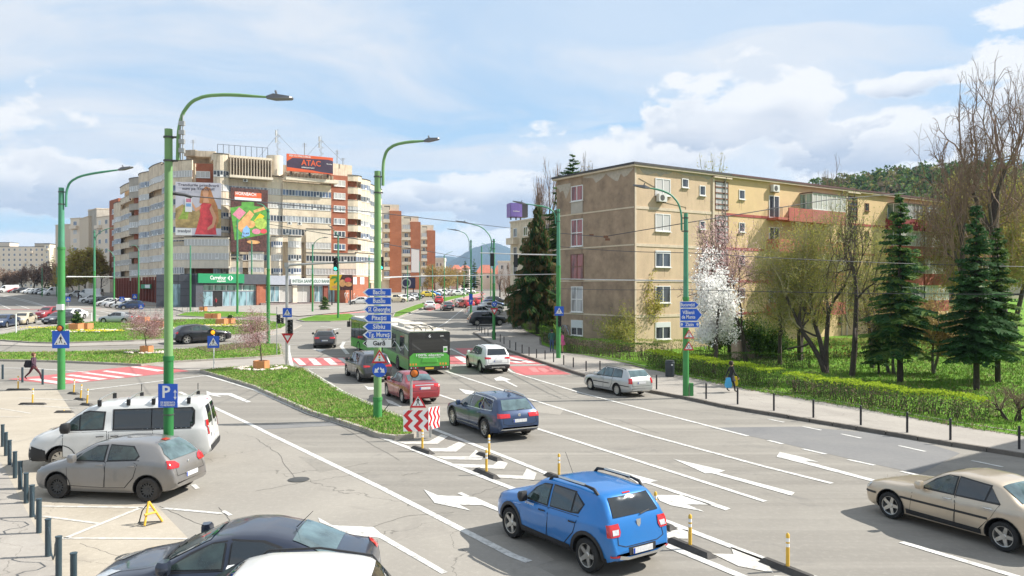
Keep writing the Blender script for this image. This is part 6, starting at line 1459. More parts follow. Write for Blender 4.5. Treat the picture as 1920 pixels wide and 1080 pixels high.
lamp((903,578),462,(.27,.22),None,None,'bare green post with a warning triangle beyond the parking sign')
lamp((920,566),462,(.2,.16),[(918,480),(917,465),(910,458),(903,456)],None,'thin green post farthest along the right side of the street')
lamp((177,604),432,(.30,.2),[(179,450),(181,440),(196,430),(212,427)],None,'lamp post on the roundabout rim beside the white marker post',h0=.1)
lamp((503,645),392,(.30,.2),[(502,410),(502,396),(494,384),(482,381)],None,'lamp post on the roundabout grass right of the supermarket fascia',h0=.1)
lamp((445,588),412,(.32,.22),None,None,'green post in front of the long hanging poster',h0=.1)
lamp((472,572),452,(.30,.2),[(472,452),(470,450),(458,444)],(460,448,445,440),'double headed post before the supermarket glazing',h0=.1)
lamp((357,584),460,(.26,.2),None,None,'green post left of the green supermarket fascia',h0=.1)
lamp((260,574),470,(.28,.2),[(260,480),(260,466),(254,460),(246,460)],None,'lamp post beside the small blue sign left of the supermarket',h0=.1)
lamp((214,576),480,(.30,.22),[(214,486),(213,478),(206,470),(200,468)],None,'dark green post among the slanted parked cars')
lamp((586,584),458,(.28,.2),[(587,468),(588,456),(598,447),(608,445)],(606,616,446,445),'lamp post before the bank canopy',h0=.1)
lamp((634,596),440,(.28,.2),[(635,462),(635,448),(630,436),(622,428)],(624,615,428,422),'lamp post on the small grass island with a green signal',h0=.12)
lamp((692,568),478,(.26,.2),None,None,'thin post before the brick wing with white panels')
for i,(x,yb,yt,lab)in enumerate(((764,566,497,'thin green post by the purple billboard'),(787,563,490,'thin post by the blank grey billboard'),(811,560,497,'green post left of the far trees'),(833,570,478,'double armed post on the median far up the street'),(858,555,515,'short far post before the white houses'),(148,556,500,'far post under the yellow bare trees'),(106,556,500,'far post left of the big near post'),(79,556,502,'far post by the dark bare trees'),(870,560,510,'tiny far post at the street end'))):
 lamp((x,yb),yt,(.22,.16),[(x,yt+4),(x,yt),(x+8,yt-4),(x+16,yt-7)]if i in(3,5)else None,None,lab)
def on_post(root,px,py,off=-.2):
 Y=root.location.y;return Vector(((px-960)/F*Y-root.location.x,off,CH+(540-py)/F*Y-root.location.z))
def plate_obj(name,outline,m,root,c,d0=-.012,d1=.0,parent=None):
 mb=MB();n=len(outline);a=sum(outline[i][0]*outline[(i+1)%n][1]-outline[(i+1)%n][0]*outline[i][1]for i in range(n))
 if a<0:outline=outline[::-1]
 V=[(x,d0,z)for x,z in outline]+[(x,d1,z)for x,z in outline]
 mb.add(V,[tuple(range(n)),tuple(range(n,2*n))[::-1]]+[(i,n+i,n+(i+1)%n,(i+1)%n)for i in range(n)],m)
 o=mb.build(name,parent if parent is not None else root);o.location=(0,0,0)if parent is not None else c;return o
def rect(w,h):return[(-w/2,-h/2),(w/2,-h/2),(w/2,h/2),(-w/2,h/2)]
def tri(s,up=True):
 k=1 if up else-1;return[(-s/2,-s*.36*k),(s/2,-s*.36*k),(0,s*.5*k)]
def circ(r,n=24):return[(r*math.cos(2*math.pi*i/n),r*math.sin(2*math.pi*i/n))for i in range(n)]
def man(s):
 return[[(-.02,.30),(.02,.34),(.05,.30),(.02,.26)],[(-.05,.24),(.05,.24),(.04,.02),(-.04,.02)],[(-.05,.22),(-.13,.08),(-.11,.06),(-.03,.17)],[(.05,.22),(.12,.10),(.10,.08),(.03,.17)],[(-.04,.03),(0,.03),(-.08,-.2),(-.13,-.2)],[(0,.03),(.04,.03),(.13,-.2),(.08,-.2)]]
def sign(name,label,root_pt,c,kind,w,group=None,cat='road sign',rz=0.0):
 r=thing(name,label,cat,c,rz,group)
 if kind=='crossing':
  plate_obj('panel',rect(w,w*1.02),'sign_blue',r,(0,0,0));t_=plate_obj('triangle',[(x,z-.02*w)for x,z in tri(w*.78)],'sign_white',r,(0,0,0),-.018,-.0125)
  for q in man(1):plate_obj('figure',[(x*w*.85,z*w*.85-w*.05)for x,z in q],'sign_black',r,(0,0,0),-.024,-.019,parent=t_)
  for k in(-1,1):plate_obj('stripe',[(k*w*.30,-w*.28),(k*w*.22,-w*.28),(k*w*.19,-w*.19),(k*w*.24,-w*.19)],'sign_black',r,(0,0,0),-.024,-.019,parent=t_)
 elif kind in('warn','yield','walkwarn','ringwarn'):
  up=kind!='yield';plate_obj('panel',tri(w,up),'sign_red',r,(0,0,0));t_=plate_obj('field',[(x,z+(.0 if up else .0))for x,z in tri(w*(.68 if up else .5),up)],'sign_white',r,(0,0,0),-.018,-.0125)
  if kind=='warn':
   for k,m in((.16,'sign_red'),(.0,'sign_yellow'),(-.16,'post_green')):plate_obj('lamp_symbol',[(x,z+k*w)for x,z in circ(w*.065,12)],m,r,(0,0,0),-.024,-.019,parent=t_)
  if kind=='walkwarn':
   for q in man(1):plate_obj('figure',[(x*w*.95,z*w*.95-w*.03)for x,z in q],'sign_black',r,(0,0,0),-.024,-.019,parent=t_)
  if kind=='ringwarn':
   mb=MB();mb.lathe([(w*.10,0),(w*.15,0)],'sign_black',18,Matrix.Translation((0,-.022,-.04*w))@Matrix.Rotation(R(90),4,'X'));mb.build('ring',t_)
 elif kind=='arrows':
  plate_obj('panel',circ(w/2),'sign_blue',r,(0,0,0));
  for k in(-1,1):plate_obj('arrow',[(k*x*w,z*w)for x,z in((.03,.10),(.06,.20),(.20,.06),(.30,.12),(.36,-.20),(.06,-.16),(.14,-.06),(.03,.06))],'sign_white',r,(0,0,0),-.018,-.0125)
 elif kind=='round':
  plate_obj('panel',circ(w/2),'sign_blue',r,(0,0,0))
  for k in range(3):a=R(120*k+30);plate_obj('arrow',[(x*math.cos(a)-z*math.sin(a),x*math.sin(a)+z*math.cos(a))for x,z in((w*.14,-w*.12),(w*.26,-w*.08),(w*.28,w*.08),(w*.20,w*.18),(w*.10,w*.06))],'sign_white',r,(0,0,0),-.018,-.0125)
 return r
def psign(post,px,py,wpx,kind,label,name='traffic_sign',off=-.24,rz=0.0):
 c=post.location+on_post(post,px,py,off);return sign(name,label,None,c,kind,wpx/F*post.location.y,rz=rz)
c=L1.location+on_post(L1,321,740,-.2);r=thing('parking_sign','blue parking sign with white P on the tallest lamp post','road sign',c);w=36/F*21.5;h=44/F*21.5
plate_obj('panel',rect(w,h),'sign_blue',r,(0,0,0));text('P',.46,'sign_white',r,-.05,-.016,.09);text('DE RESEDINTA',.08,'sign_white',r,0,-.016,-.19,fit=.40);text('CU ABONAMENT',.08,'sign_white',r,0,-.016,-.26,fit=.40)
plate_obj('arrow',[(.17,.02),(.155,-.03),(.19,-.03),(.19,.09),(.155,.09),(.20,.17),(.245,.09),(.21,.09),(.21,-.03),(.245,-.03),(.20,-.11),(.155,-.03)][1:],'sign_white',r,(0,0,0),-.018,-.0125)
STK=((548,'Bacău'),(564,'Buzău'),(580,'Sf. Gheorghe'),(596,'Pitești'),(612,'Sibiu'),(627,'Tg. Mureș'),(643,'Gară'))
YD=L2.location.y
for i,(y,s_)in enumerate(STK):
 c=L2.location+on_post(L2,709,y,-.26);r=thing('direction_sign',('white' if i==6 else 'blue')+' arrow sign reading '+s_+' on the grass tip lamp post','direction sign',c,R(-3),'arrow signs pointing left, stacked on one post')
 w,h=54/F*YD,14.6/F*YD;o=[(-w/2,0),(-w/2+h*.62,-h/2),(w/2,-h/2),(w/2,h/2),(-w/2+h*.62,h/2)]
 plate_obj('board',o,'sign_white',r,(0,0,0))
 if i<6:plate_obj('field',[(-w/2+h*.30,0),(-w/2+h*.75,-h*.42),(w/2-h*.07,-h*.42),(w/2-h*.07,h*.42),(-w/2+h*.75,h*.42)],'sign_blue',r,(0,0,0),-.02,-.0125)
 else:plate_obj('arrow_tip',[(-w/2+.04,0),(-w/2+h*.6,-h*.42),(-w/2+h*.42,0),(-w/2+h*.6,h*.42)],'sign_black',r,(0,0,0),-.02,-.0125)
 text(s_,h*.80,'sign_white' if i<6 else 'sign_black',r,h*.28,-.024,0,bold=True,fit=w*{5:.74,2:.76}.get(i,.42 if i!=3 else .50))
psign(L2,713.5,669,30,'warn','red edged triangle with traffic light symbol under the white arrow sign');psign(L2,713.5,692.5,27,'arrows','round blue sign with two white arrows on the grass tip post')
mb=MB();st=thing('leaning_bar','thin dark bar leaning against the foot of the sign post','bar',gp(712,780,.15));mb.tube([(0,0,0),(.42,-.1,.52)],.018,'iron',5);mb.build('rod',st)
psign(L3,119,636,32,'crossing','blue crossing sign on the left lamp post')
def beacon(c,label,lit=True,s=1.0):
 r=thing('warning_beacon',label,'beacon',c);mb=MB();M=Matrix.Rotation(R(90),4,'X')
 mb.lathe([(.0,-.12),(.14*s,-.12),(.17*s,.0),(.17*s,.06),(.14*s,.06)],'signal_black',18,M);mb.build('housing',r,40)
 mb=MB();mb.lathe([(.14*s,.05),(.10*s,.09),(0,.105)],'light_amber' if lit else 'amber_lens',18,M);mb.build('lens',r,50)
beacon(L3.location+on_post(L3,118,615,-.25),'amber beacon above the crossing sign on the left lamp post',False)
mb=MB();b_=thing('switch_box','small white box fixed high on the left lamp post','box',L3.location+on_post(L3,117,576,-.2));mb.box(-.16,.16,-.1,.1,-.14,.16,'sign_white');mb.build('case',b_)
def slim_post(base,ytop,label,d=.07,h0=.13,m='galvanised',name='sign_post',cat='post'):
 p=gp(*base,h0);r=thing(name,label,cat,p);mb=MB();H=CH+(540-ytop)/F*p.y-p.z;mb.tube([(0,0,-.05),(0,0,H)],d/2,m,8);mb.build('shaft',r,40);return r
S1=slim_post((401,692),618,'slim white post of the crossing sign beside the planter',m='sign_white');psign(S1,401,641,22,'crossing','blue crossing sign on a slim white post at the refuge',off=-.08);beacon(S1.location+on_post(S1,401,623,-.1),'lit amber beacon over the slim post crossing sign',True,.95)
G1=slim_post((538,685),497,'grey galvanised signal pole at the yield line',d=.20,h0=.1,name='signal_pole',cat='signal pole')
def beam(root,pts,r0,r1,m='galvanised',name='mast_arm'):
 q=[on_post(root,x,y,0)for x,y in pts];mb=MB();mb.tube(q,[r0+(r1-r0)*i/(len(q)-1)for i in range(len(q))],m,8);return mb.build(name,root,50)
beam(G1,[(538,497),(600,494),(705,490)],.085,.05);mb=MB();q=on_post(G1,538,497,0);mb.box(q.x-.14,q.x+.14,-.14,.14,q.z-.16,q.z+.16,'galvanised');mb.build('joint_box',G1)
def signal(c,label,lit,h=.95,w=.3,facing=0.0,back=False):
 r=thing('traffic_light',label,'traffic light',c,facing);mb=MB();mb.box(-w/2,w/2,-.1,.12,-h/2,h/2,'signal_black');mb.build('housing',r)
 if back:return r
 for k,nm in((1,'r'),(0,'a'),(-1,'g')):
  z=k*h*.32;on={'r':'light_red','a':'light_amber','g':'light_green'}[nm]if lit==nm else 'lens_off'
  mb=MB();M=Matrix.Translation((0,-.1,z))@Matrix.Rotation(R(90),4,'X');mb.lathe([(w*.40,.0),(w*.30,.04),(0,.05)],on,16,M);l_=mb.build('lens',r,50)
  mb=MB();mb.lathe([(w*.44,.0),(w*.44,.2)],'signal_black',12,M,a0=0,a1=math.pi);mb.build('visor',l_,40)
 return r
def sig_at(root,px,py,label,lit,off=-.2,s=1.0,back=False):return signal(root.location+on_post(root,px,py,off),label,lit,.95*s,.3*s,0,back)
sig_at(G1,631,496,'green traffic light hung on the grey mast arm','g',s=.9);sig_at(G1,716,494,'green traffic light at the end of the mast arm by the tall post','g',s=.9);sig_at(G1,546,612,'traffic light with dark lenses low on the grey signal pole',None,s=.95)
psign(G1,540,586,17,'crossing','blue crossing sign on the grey signal pole',off=-.16);psign(G1,540.5,633,23,'yield','give way sign on the grey signal pole',off=-.16)
S2=slim_post((519,665),575,'thin grey post just left of the grey signal pole',m='galvanised');sig_at(S2,524,598,'black signal seen from the side on the thin grey post',None,s=.7)
sig_at(S2,531,601,'small camera like signal between the two grey posts',None,s=.45)
beam(L5,[(1047,478),(980,477),(900,474)],.05,.03,'wire_light','signal_bar');sig_at(L5,923,487,'left black traffic light on the white signal bar',None,s=.95,back=True);sig_at(L5,967,489,'right black traffic light on the white signal bar before the spruce',None,s=.95,back=True)
psign(L5,1048,583,17,'crossing','blue crossing sign on the lamp post by the couple');sig_at(L5,1049,602,'dark traffic light low on the lamp post by the couple',None,s=.8)
c=L4.location+on_post(L4,1291,572,-.2);YR=L4.location.y;k=1/F*YR
def town(label,y0,y1,x0,x1,lines,tip=True,extra=None):
 r=thing('direction_sign',label,'direction sign',L4.location+on_post(L4,(x0+x1)/2,(y0+y1)/2,-.2),0,None);w,h=(x1-x0)*k,(y1-y0)*k;t_=(7 if h<.5 else 10)*k if tip else 0
 plate_obj('board',[(-w/2,-h/2),(w/2-t_,-h/2),(w/2,0),(w/2-t_,h/2),(-w/2,h/2)],'sign_white',r,(0,0,0));e=.025
 plate_obj('field',[(-w/2+e,-h/2+e),(w/2-t_-e*.5,-h/2+e),(w/2-e*1.4,0),(w/2-t_-e*.5,h/2-e),(-w/2+e,h/2-e)],'sign_blue',r,(0,0,0),-.02,-.0125)
 for i,s_ in enumerate(lines):text(s_,.24,'sign_white',r,-t_*.5 if tip else 0,-.024,(len(lines)-1)*.11-i*.22,fit=min(w*.72,len(s_)*.082))
 if extra:
  for sg in(-1,1):plate_obj('arrow',[(sg*w*.40-.02,-.08),(sg*w*.40+.02,-.08),(sg*w*.40+.02,.0),(sg*w*.40+.06,.0),(sg*w*.40,.10),(sg*w*.40-.06,.0),(sg*w*.40-.02,.0)],'sign_white',r,(0,0,0),-.026,-.0205)
town('blue arrow sign reading Bucuresti on the right lamp post',565,577.5,1273,1309,['București']);town('blue arrow sign reading Vălenii de Munte on the right lamp post',578,602,1273,1315,['Vălenii','de Munte']);town('blue board reading Zizin with two arrows on the right lamp post',602.5,614,1273,1309,['Zizin'],False,True)
psign(L4,1290,627,20,'warn','traffic light warning triangle on the right lamp post',off=-.2);psign(L4,1289.5,649,20,'ringwarn','roundabout warning triangle lowest on the right lamp post',off=-.2)
mb=MB();cb=thing('control_box','green control box at the foot of the right lamp post','box',L4.location+Vector((.25,-.0,0)));mb.box(-.07,.1,-.1,.1,0,.62,'post_green');mb.build('case',cb)
def by_label(s_):return[o for o in COL.objects if o.get('label')==s_][0]
PC=by_label('lamp post with the round arrow and give way signs on the corner of the footway');psign(PC,927,570,10,'round','round blue sign with white circling arrows on the footway corner post');psign(PC,927,583,15,'yield','give way sign on the footway corner post')
PP=by_label('lamp post with the blue parking sign before the red hatchbacks');c=PP.location+on_post(PP,883,561,-.2);r=thing('parking_sign','tall blue parking board on the post before the red hatchbacks','road sign',c);kk=PP.location.y/F;plate_obj('panel',rect(7*kk,20*kk),'sign_blue',r,(0,0,0));text('P',7*kk,'sign_white',r,0,-.02,-4*kk)
PT=by_label('bare green post with a warning triangle beyond the parking sign');psign(PT,904,549,7,'walkwarn','small warning triangle on the bare green post');psign(PT,904,556,7,'warn','second small warning triangle on the bare green post')
for(bx,by,yt,lab)in((128,578,558,'behind the white saloon'),(229,578,558,'before the slanted cars'),(265,592,572,'behind the small pink tree'),(253,568,553,'by the supermarket corner')):
 s_=slim_post((bx,by),yt,'slim post of the far crossing sign '+lab,h0=.05);psign(s_,bx,yt+3,9,'crossing','small far crossing sign '+lab,off=-.08)
r=slim_post((30,625),589,'white marker post at the left tip of the roundabout',m='sign_white',d=.12,name='marker_post');r=slim_post((171.5,603),586,'white marker post beside the double conifer planter',m='sign_white',d=.12,name='marker_post')
p=gp(788,818,.15);ch=thing('chevron_board','red and white chevron board wrapping the tip of the grass island','road sign',p)
Yc=p.y;kk=Yc/F;zb,zt=CH+(540-809)*kk-p.z,CH+(540-769)*kk-p.z;xl,xr=(756-788)*kk,(806-788)*kk
def chev(parent,x0,x1,z0,z1,n,M,lean=.5):
 mb=MB();mb.box(x0,x1,.0,.02,z0,z1,'sign_white',M);mb.build('panel',parent);h=(z1-z0)/2;w=(x1-x0)/n
 for i in range(-1,int(n)+1):
  a=x0+i*w
  zz=[z1-(z1-z0)*j/4 for j in range(5)];xx=[a+(0 if j%2 else w*.5)for j in range(5)];cl=lambda x:max(x0+.003,min(x,x1-.003))
  mb=MB();V=[(cl(x),-.006,z)for x,z in zip(xx,zz)]+[(cl(x+w*.46),-.006,z)for x,z in zip(xx,zz)];mb.add(V,[(j,j+1,j+6,j+5)for j in range(4)],'sign_red',M);mb.build('chevron_stripe',parent)
chev(ch,xl,(803-788)*kk,zb,zt,2.45,Matrix.Identity(4));chev(ch,0,.62,zb+.06,zt+.08,2.9,frame(Vector(((804-788)*kk,.0,0)),Vector((.55,.84,0))))
for x in(-.1,.35):mb=MB();mb.box(x-.04,x+.04,.03,.1,-.05,zb+.2,'galvanised');mb.build('leg',ch)
r=sign('traffic_sign','walking figure warning triangle above the chevron board',None,Vector(((784-960)*kk,Yc-.03,CH+(540-753)*kk)),'walkwarn',31*kk)
S3=slim_post((771,803),700,'bare grey post with the hooded amber beacon above the chevrons',d=.1,h0=.15);beacon(S3.location+on_post(S3,778,699,-.1),'hooded amber beacon before the red saloon',False,1.0)
def yellow_post(px,py,ang,label,lean=0.0,h=.62,L=1.3,base=True):
 r=thing('yellow_post',label,'post',gp(px,py),ang,'yellow flexible posts on rubber bases')
 if base:
  mb=MB();V=[(-L/2,-.13,0),(L/2,-.13,0),(L/2,.13,0),(-L/2,.13,0),(-L/2+.1,-.05,.10),(L/2-.1,-.05,.10),(L/2-.1,.05,.10),(-L/2+.1,.05,.10)]
  mb.add(V,[(3,2,1,0),(4,5,6,7),(0,1,5,4),(1,2,6,5),(2,3,7,6),(3,0,4,7)],'rubber_base');mb.build('base',r)
 mb=MB();q=lambda z:(lean*z,0,.08+z)
 mb.tube([q(0),q(h*.62)],.036,'post_yellow',10);mb.tube([q(h*.73),q(h*.78)],.036,'post_yellow',10);mb.tube([q(h*.9),q(h),q(h+.03)],[.036,.036,.012],'post_yellow',10);mb.build('post',r,40)
 for a_,b_ in((.62,.73),(.78,.90)):mb=MB();mb.tube([q(h*a_+.001),q(h*b_-.001)],.034,'sign_white',10);mb.build('reflective_band',r,40)
LD=R(-61)
for(x,y,l)in((1477,1071,'yellow post nearest the bottom right of the blue hatchback'),(1294,1030,'yellow post on its rubber base just right of the blue hatchback bumper'),(1229,981,'yellow post half hidden behind the rear of the blue hatchback'),(1048,899,'yellow post behind the roof of the blue hatchback'),(917,858,'yellow post on the far side of the painted chevrons'),(912,890,'yellow post on the near side of the painted chevrons'),(792,846,'yellow post closest to the chevron board')):
 yellow_post(x,y,LD if y>880 else R(-55),l)
for(x,y,l,a_,ln)in((34,732,'yellow post at the left end of the parking lot',0,.0),(61,759,'yellow post on a rubber base farther into the parking lot',0,.03),(138,739,'leaning yellow post beside the left crossing lamp post',R(-30),.12),(151,750,'leaning yellow post, middle of three behind the van nose',R(-30),.14),(163,760,'leaning yellow post nearest the van nose',R(-30),.12),(120,774,'fallen rubber base left of the van bonnet',0,0)):
 yellow_post(x,y,a_,l,ln,.66 if y!=774 else .02,1.25 if x<100 else .8)
p=gp(282,983);r=thing('parking_barrier','yellow folding parking barrier standing open on the lot','barrier',p)
for a_,b_ in(((-.04,-.2,.03),(-.04,0,.52)),((.22,.12,.03),(-.04,0,.52)),((-.04,-.2,.27),(.12,.04,.27))):mb=MB();mb.tube([a_,b_],.026,'post_yellow',8);mb.build('bar',r,40)
mb=MB();mb.tube([(-.04,0,.50),(-.2,.02,.3),(-.28,.05,.03)],.014,'iron',6);mb.build('stay',r,40)
mb=MB();mb.tube([(-.3,.05,.03),(.22,.12,.03),(-.04,-.2,.03),(-.3,.05,.03)],.014,'iron',6);mb.build('foot_bar',r,40)
mat('bollard_paint',(.03,.055,.07),.45,var=.15,dirt=.2);mat('bollard_black',(.02,.02,.024),.5,var=.1)
BL=[(110,1082),(90,1044),(73,1000),(60,970),(49,944),(38,918),(28,897),(18,872),(11,855),(5,838),(138,1118)]
for i,(x,y)in enumerate(BL):
 r=thing('bollard',('teal bollard %s up from the bottom left corner along the parking edge'%ORD[i])if i<10 else 'teal bollard whose cap just shows at the bottom edge','bollard',gp(x,y),0,'teal bollards along the parking edge')
 hh=.74;mb=MB();mb.tube([(0,0,0),(0,0,hh)],.055,'bollard_paint',12);mb.build('tube',r,40);mb=MB();mb.tube([(0,0,hh+.002),(0,0,hh+.025)],.062,'bollard_paint',12);mb.build('cap',r,40)
for a_,b_ in((0,1),(2,3),(4,5),(6,7)):
 A,B=gp(*BL[a_]),gp(*BL[b_]);r=thing('rail_loop','bent tube rail linking the %s pair of teal bollards'%ORD[a_//2],'rail',A);d=B-A
 pts=[d*.0+Vector((0,0,.62)),d*.18+Vector((0,0,.64)),d*.3+Vector((0,0,.5)),d*.34+Vector((0,0,.30)),d*.5+Vector((0,0,.14)),d*.7+Vector((0,0,.2)),d*.78+Vector((0,0,.5)),d*.9+Vector((0,0,.62)),d+Vector((0,0,.6))]
 mb=MB();mb.tube(pts,.016,'bollard_paint',6);mb.build('bent_tube',r,50)
BR_=[(1911,842),(1782,825),(1701,811),(1614,797),(1525,783),(1451,770),(1383,758),(1324,748),(1231,730),(1125,696),(1099,696),(1075,689),(1057,684),(1038,679),(1022,674),(1006,671),(992,667),(979,662),(967,657),(956,653),(945,645),(938,641),(929,637),(923,634),(915,630),(909,627),(903,624),(899,621),(894,618)]
for i,(x,y)in enumerate(BR_):
 p=gp(x,y,.13);r=thing('bollard','slim black kerb bollard, %s from the right edge of the view'%(ORD[i]if i<20 else('twenty '+ORD[i-20])),'bollard',p,0,'slim black bollards along the right kerb')
 hh=.74 if i<9 else .62;mb=MB();mb.tube([(0,0,0),(0,0,hh),(0,0,hh+.02)],[.04,.04,.02],'bollard_black',10);mb.build('tube',r,40)
for i,(x,y,l)in enumerate(((5,711,'first'),(42,717,'second'),(80,721,'third'))):
 r=thing('bollard','dark bollard %s from the left edge at the red crossing'%l,'bollard',gp(x,y),0,'dark bollards at the red crossing');mb=MB();mb.tube([(0,0,0),(0,0,.85)],.06,'bollard_paint',10);mb.build('tube',r,40)
p=gp(1256,706,.13);r=thing('litter_bin','round dark litter bin against the hedge beside the right lamp post','litter bin',p);mat('bin_grey',(.035,.045,.055),.5,var=.2)
mb=MB();mb.lathe([(0,0),(.24,.0),(.265,.05),(.265,.85),(.25,.95),(0,.97)],'bin_grey',20);mb.build('drum',r,40);mb=MB();mb.lathe([(.272,.74),(.285,.76),(.285,.82),(.272,.84)],'bin_grey',20);mb.build('rim',r,40);mb=MB();mb.box(.02,.12,-.275,-.266,.66,.74,'sign_white');mb.build('sticker',r)
mat('planter',(.62,.25,.10),.7,var=.08,vs=3,streak=.3,dirtcol=(.4,.2,.12));mat('pebble',(.60,.52,.45),.8,var=.25,vs=4);mat('bark_bed',(.09,.055,.035),.95,var=.4,vs=8);mat('flower',(.85,.65,.02),.7,var=.15)
rg=random.Random(21)
pebs=[]
for k in range(5):
 b=bmesh.new();bmesh.ops.create_icosphere(b,subdivisions=1,radius=1)
 for v in b.verts:v.co*=rg.uniform(.75,1.15);v.co.z*=.65
 me=bpy.data.meshes.new('pebble');b.to_mesh(me);b.free();me.materials.append(MATS['pebble']);pebs.append(me)
def pebble_ring(c,rx,ry,n,s,label):
 r=thing('pebble_bed',label,'stones',c)
 for i in range(n):
  a=rg.uniform(0,6.28);q=rg.uniform(.72,1.1);o=link('pebble',rg.choice(pebs),r);o.location=(rx*q*math.cos(a),ry*q*math.sin(a),s*.3);k=s*rg.uniform(.6,1.3);o.scale=(k,k,k);o.rotation_euler=(0,0,rg.uniform(0,6))
def planter(px,py,w,h,label,h0=.15,group='orange planters on the islands'):
 c=gp(px,py,h0);r=thing('planter',label,'planter',c,R(10),group);hexa=[(w/2*math.cos(R(60*i)),w/2*math.sin(R(60*i)))for i in range(6)]
 mb=MB()
 for i in range(6):
  a_,b_=Vector(hexa[i]),Vector(hexa[(i+1)%6]);mb.prism([tuple(a_),tuple(b_),tuple(b_*.88),tuple(a_*.88)],0,h,'planter')
 mb.build('tub',r);mb=MB();mb.prism([(x*.88,y*.88)for x,y in hexa],0.02,h*.9,'soil');mb.build('soil',r);return c
PL1=planter(275,661,.98,.50,'orange hexagonal planter with the pink blossom tree on the splitter island');PL2=planter(490,691,1.0,.50,'orange hexagonal planter with the taller blossom tree by the refuge')
pebble_ring(PL1,1.5,.9,90,.12,'white pebbles round the planter on the splitter island');pebble_ring(PL2,1.5,1.1,90,.12,'white pebbles round the planter by the refuge')
for(x,y,w,l)in((143,618,1.5,'left of the conifer pair on the roundabout'),(161,617,1.5,'right of the conifer pair on the roundabout'),(288,612,1.5,'left half of the middle planters'),(302,613.5,1.4,'front of the middle planters behind the tall post'),(268,604,1.6,'behind the small pink tree on the roundabout'),(416,608,1.4,'left half of the right hand planters'),(429,607,1.5,'right half of the right hand planters'),(393,597,1.3,'far left planter before the supermarket'),(405,597,1.2,'far right planter before the supermarket'),(381,583,1.2,'lone planter on the supermarket verge')):
 c=planter(x,y,w,.62,'orange planter, '+l,.16)
for(x,y,rx,l)in((160,621,3.0,'pebbles round the conifer planters'),(298,617,3.0,'pebbles round the middle planters'),(425,611,2.4,'pebbles round the right hand planters'),(385,584,1.4,'pebbles round the lone verge planter')):pebble_ring(gp(x,y,.16),rx,rx*.7,110 if rx>2 else 40,.15,'white '+l)
def flowers(px,py,rx,ry,n,label):
 c=gp(px,py,.16);mb=MB()
 for i in range(n):
  a=rg.uniform(0,6.28);q=math.sqrt(rg.random());x,y,z=rx*q*math.cos(a),ry*q*math.sin(a),rg.uniform(.14,.28);s_=.05
  mb.add([(x-s_,y,z),(x+s_,y,z),(x,y-s_,z+s_),(x,y+s_,z+s_)],[(0,1,2),(0,3,1),(0,2,3),(1,3,2)],'flower');mb.add([(x-.01,y,0),(x+.01,y,0),(x,y,z)],[(0,1,2)],'blade_a')
 o=mb.build('flower_bed');o.location=c;tag(o,label,'flowers',kind='stuff')
flowers(184,624,2.6,1.1,190,'yellow flowers in front of the conifer planters');flowers(75,618,2.4,.6,90,'yellow flowers at the left tip of the roundabout');flowers(417,613,2.5,.8,170,'yellow flowers in front of the right hand planters')
def bed(px_poly,label,h=.155):
 o=drape([tuple(gp(*p,h).xy)+(0,)for p in px_poly],h+.01,'bark_bed','soil_bed',world=True)
bed([(365,651),(440,644),(476,643),(486,646),(478,650),(430,656),(390,660)],'x');bed([(240,604),(290,600),(345,599),(350,603),(300,607),(250,607)],'x')
def wire(P,r,label,m='wire',sag=0.0,name='overhead_wire'):
 o=thing(name,label,'wire',P[0]);pts=[]
 for a_,b_ in zip(P,P[1:]):
  for i in range(9):t_=i/8;q=a_.lerp(b_,t_)-P[0];q.z-=sag*4*t_*(1-t_);pts.append(q)
 mb=MB();mb.tube(pts,r,m,4);mb.build('strand',o);return o
wire([at(328,362,21.5),at(362,368,23),at(700,398,36),at(960,428,60)],.018,'wire running right from the band on the tallest post');wire([at(322,362,21.5),at(345,365,22.2),at(358,369,22.8)],.05,'thick insulator at the tallest post',name='insulator')
wire([at(1047,437,59),at(1130,444,48),at(1286,418,39),at(1550,375,42),at(1700,362,52)],.022,'dark wire across the plaster end wall to the right');wire([at(1048,462,59),at(1290,474,39),at(1920,500,40)],.018,'lower dark wire crossing to the right edge',sag=.1)
wire([at(730,519,60),at(1047,514,59)],.03,'pale cross wire left of the lamp post by the couple','wire_light');wire([at(1047,523,58.8),at(1286,527,39)],.03,'pale cross wire before the plaster end wall','wire_light');wire([at(1047,541,59),at(1286,543,39),at(1920,552,30)],.015,'thin dark wire low across the right half',sag=.05)
wire([at(125,519,41.5),at(212,519,110)],.04,'pale cross wire between the left posts','wire_light');wire([at(720,521,38),at(800,517,90),at(880,516,86)],.03,'pale cross wire behind the tall sign post','wire_light');wire([at(503,420,62),at(708,455,33),at(883,485,86)],.018,'thin wire from the roundabout post to the sign post')
for i,(x,y,Y)in enumerate(((1109,441,52),(1136,444,47),(1139,449,47))):r=thing('wire_weight','small rusty wire tensioner %s from the left before the plaster end wall'%ORD[i],'fitting',at(x,y,Y));mb=MB();mb.box(-.14,.14,-.06,.06,-.07,.07,'frame_brown');mb.build('body',r)
r=thing('railing','low grey railing along the plaza edge left of the supermarket','railing',gp(262,589))
P0,P1=gp(262,589),gp(372,589)
for i in range(12):q=(P1-P0)*(i/11);mb=MB();mb.tube([q,q+Vector((0,0,1.0))],.035,'galvanised',6);mb.build('post',r)
for z in(.55,1.0):mb=MB();mb.tube([(0,0,z),(P1-P0)+Vector((0,0,z))],.03,'galvanised',6);mb.build('rail',r)
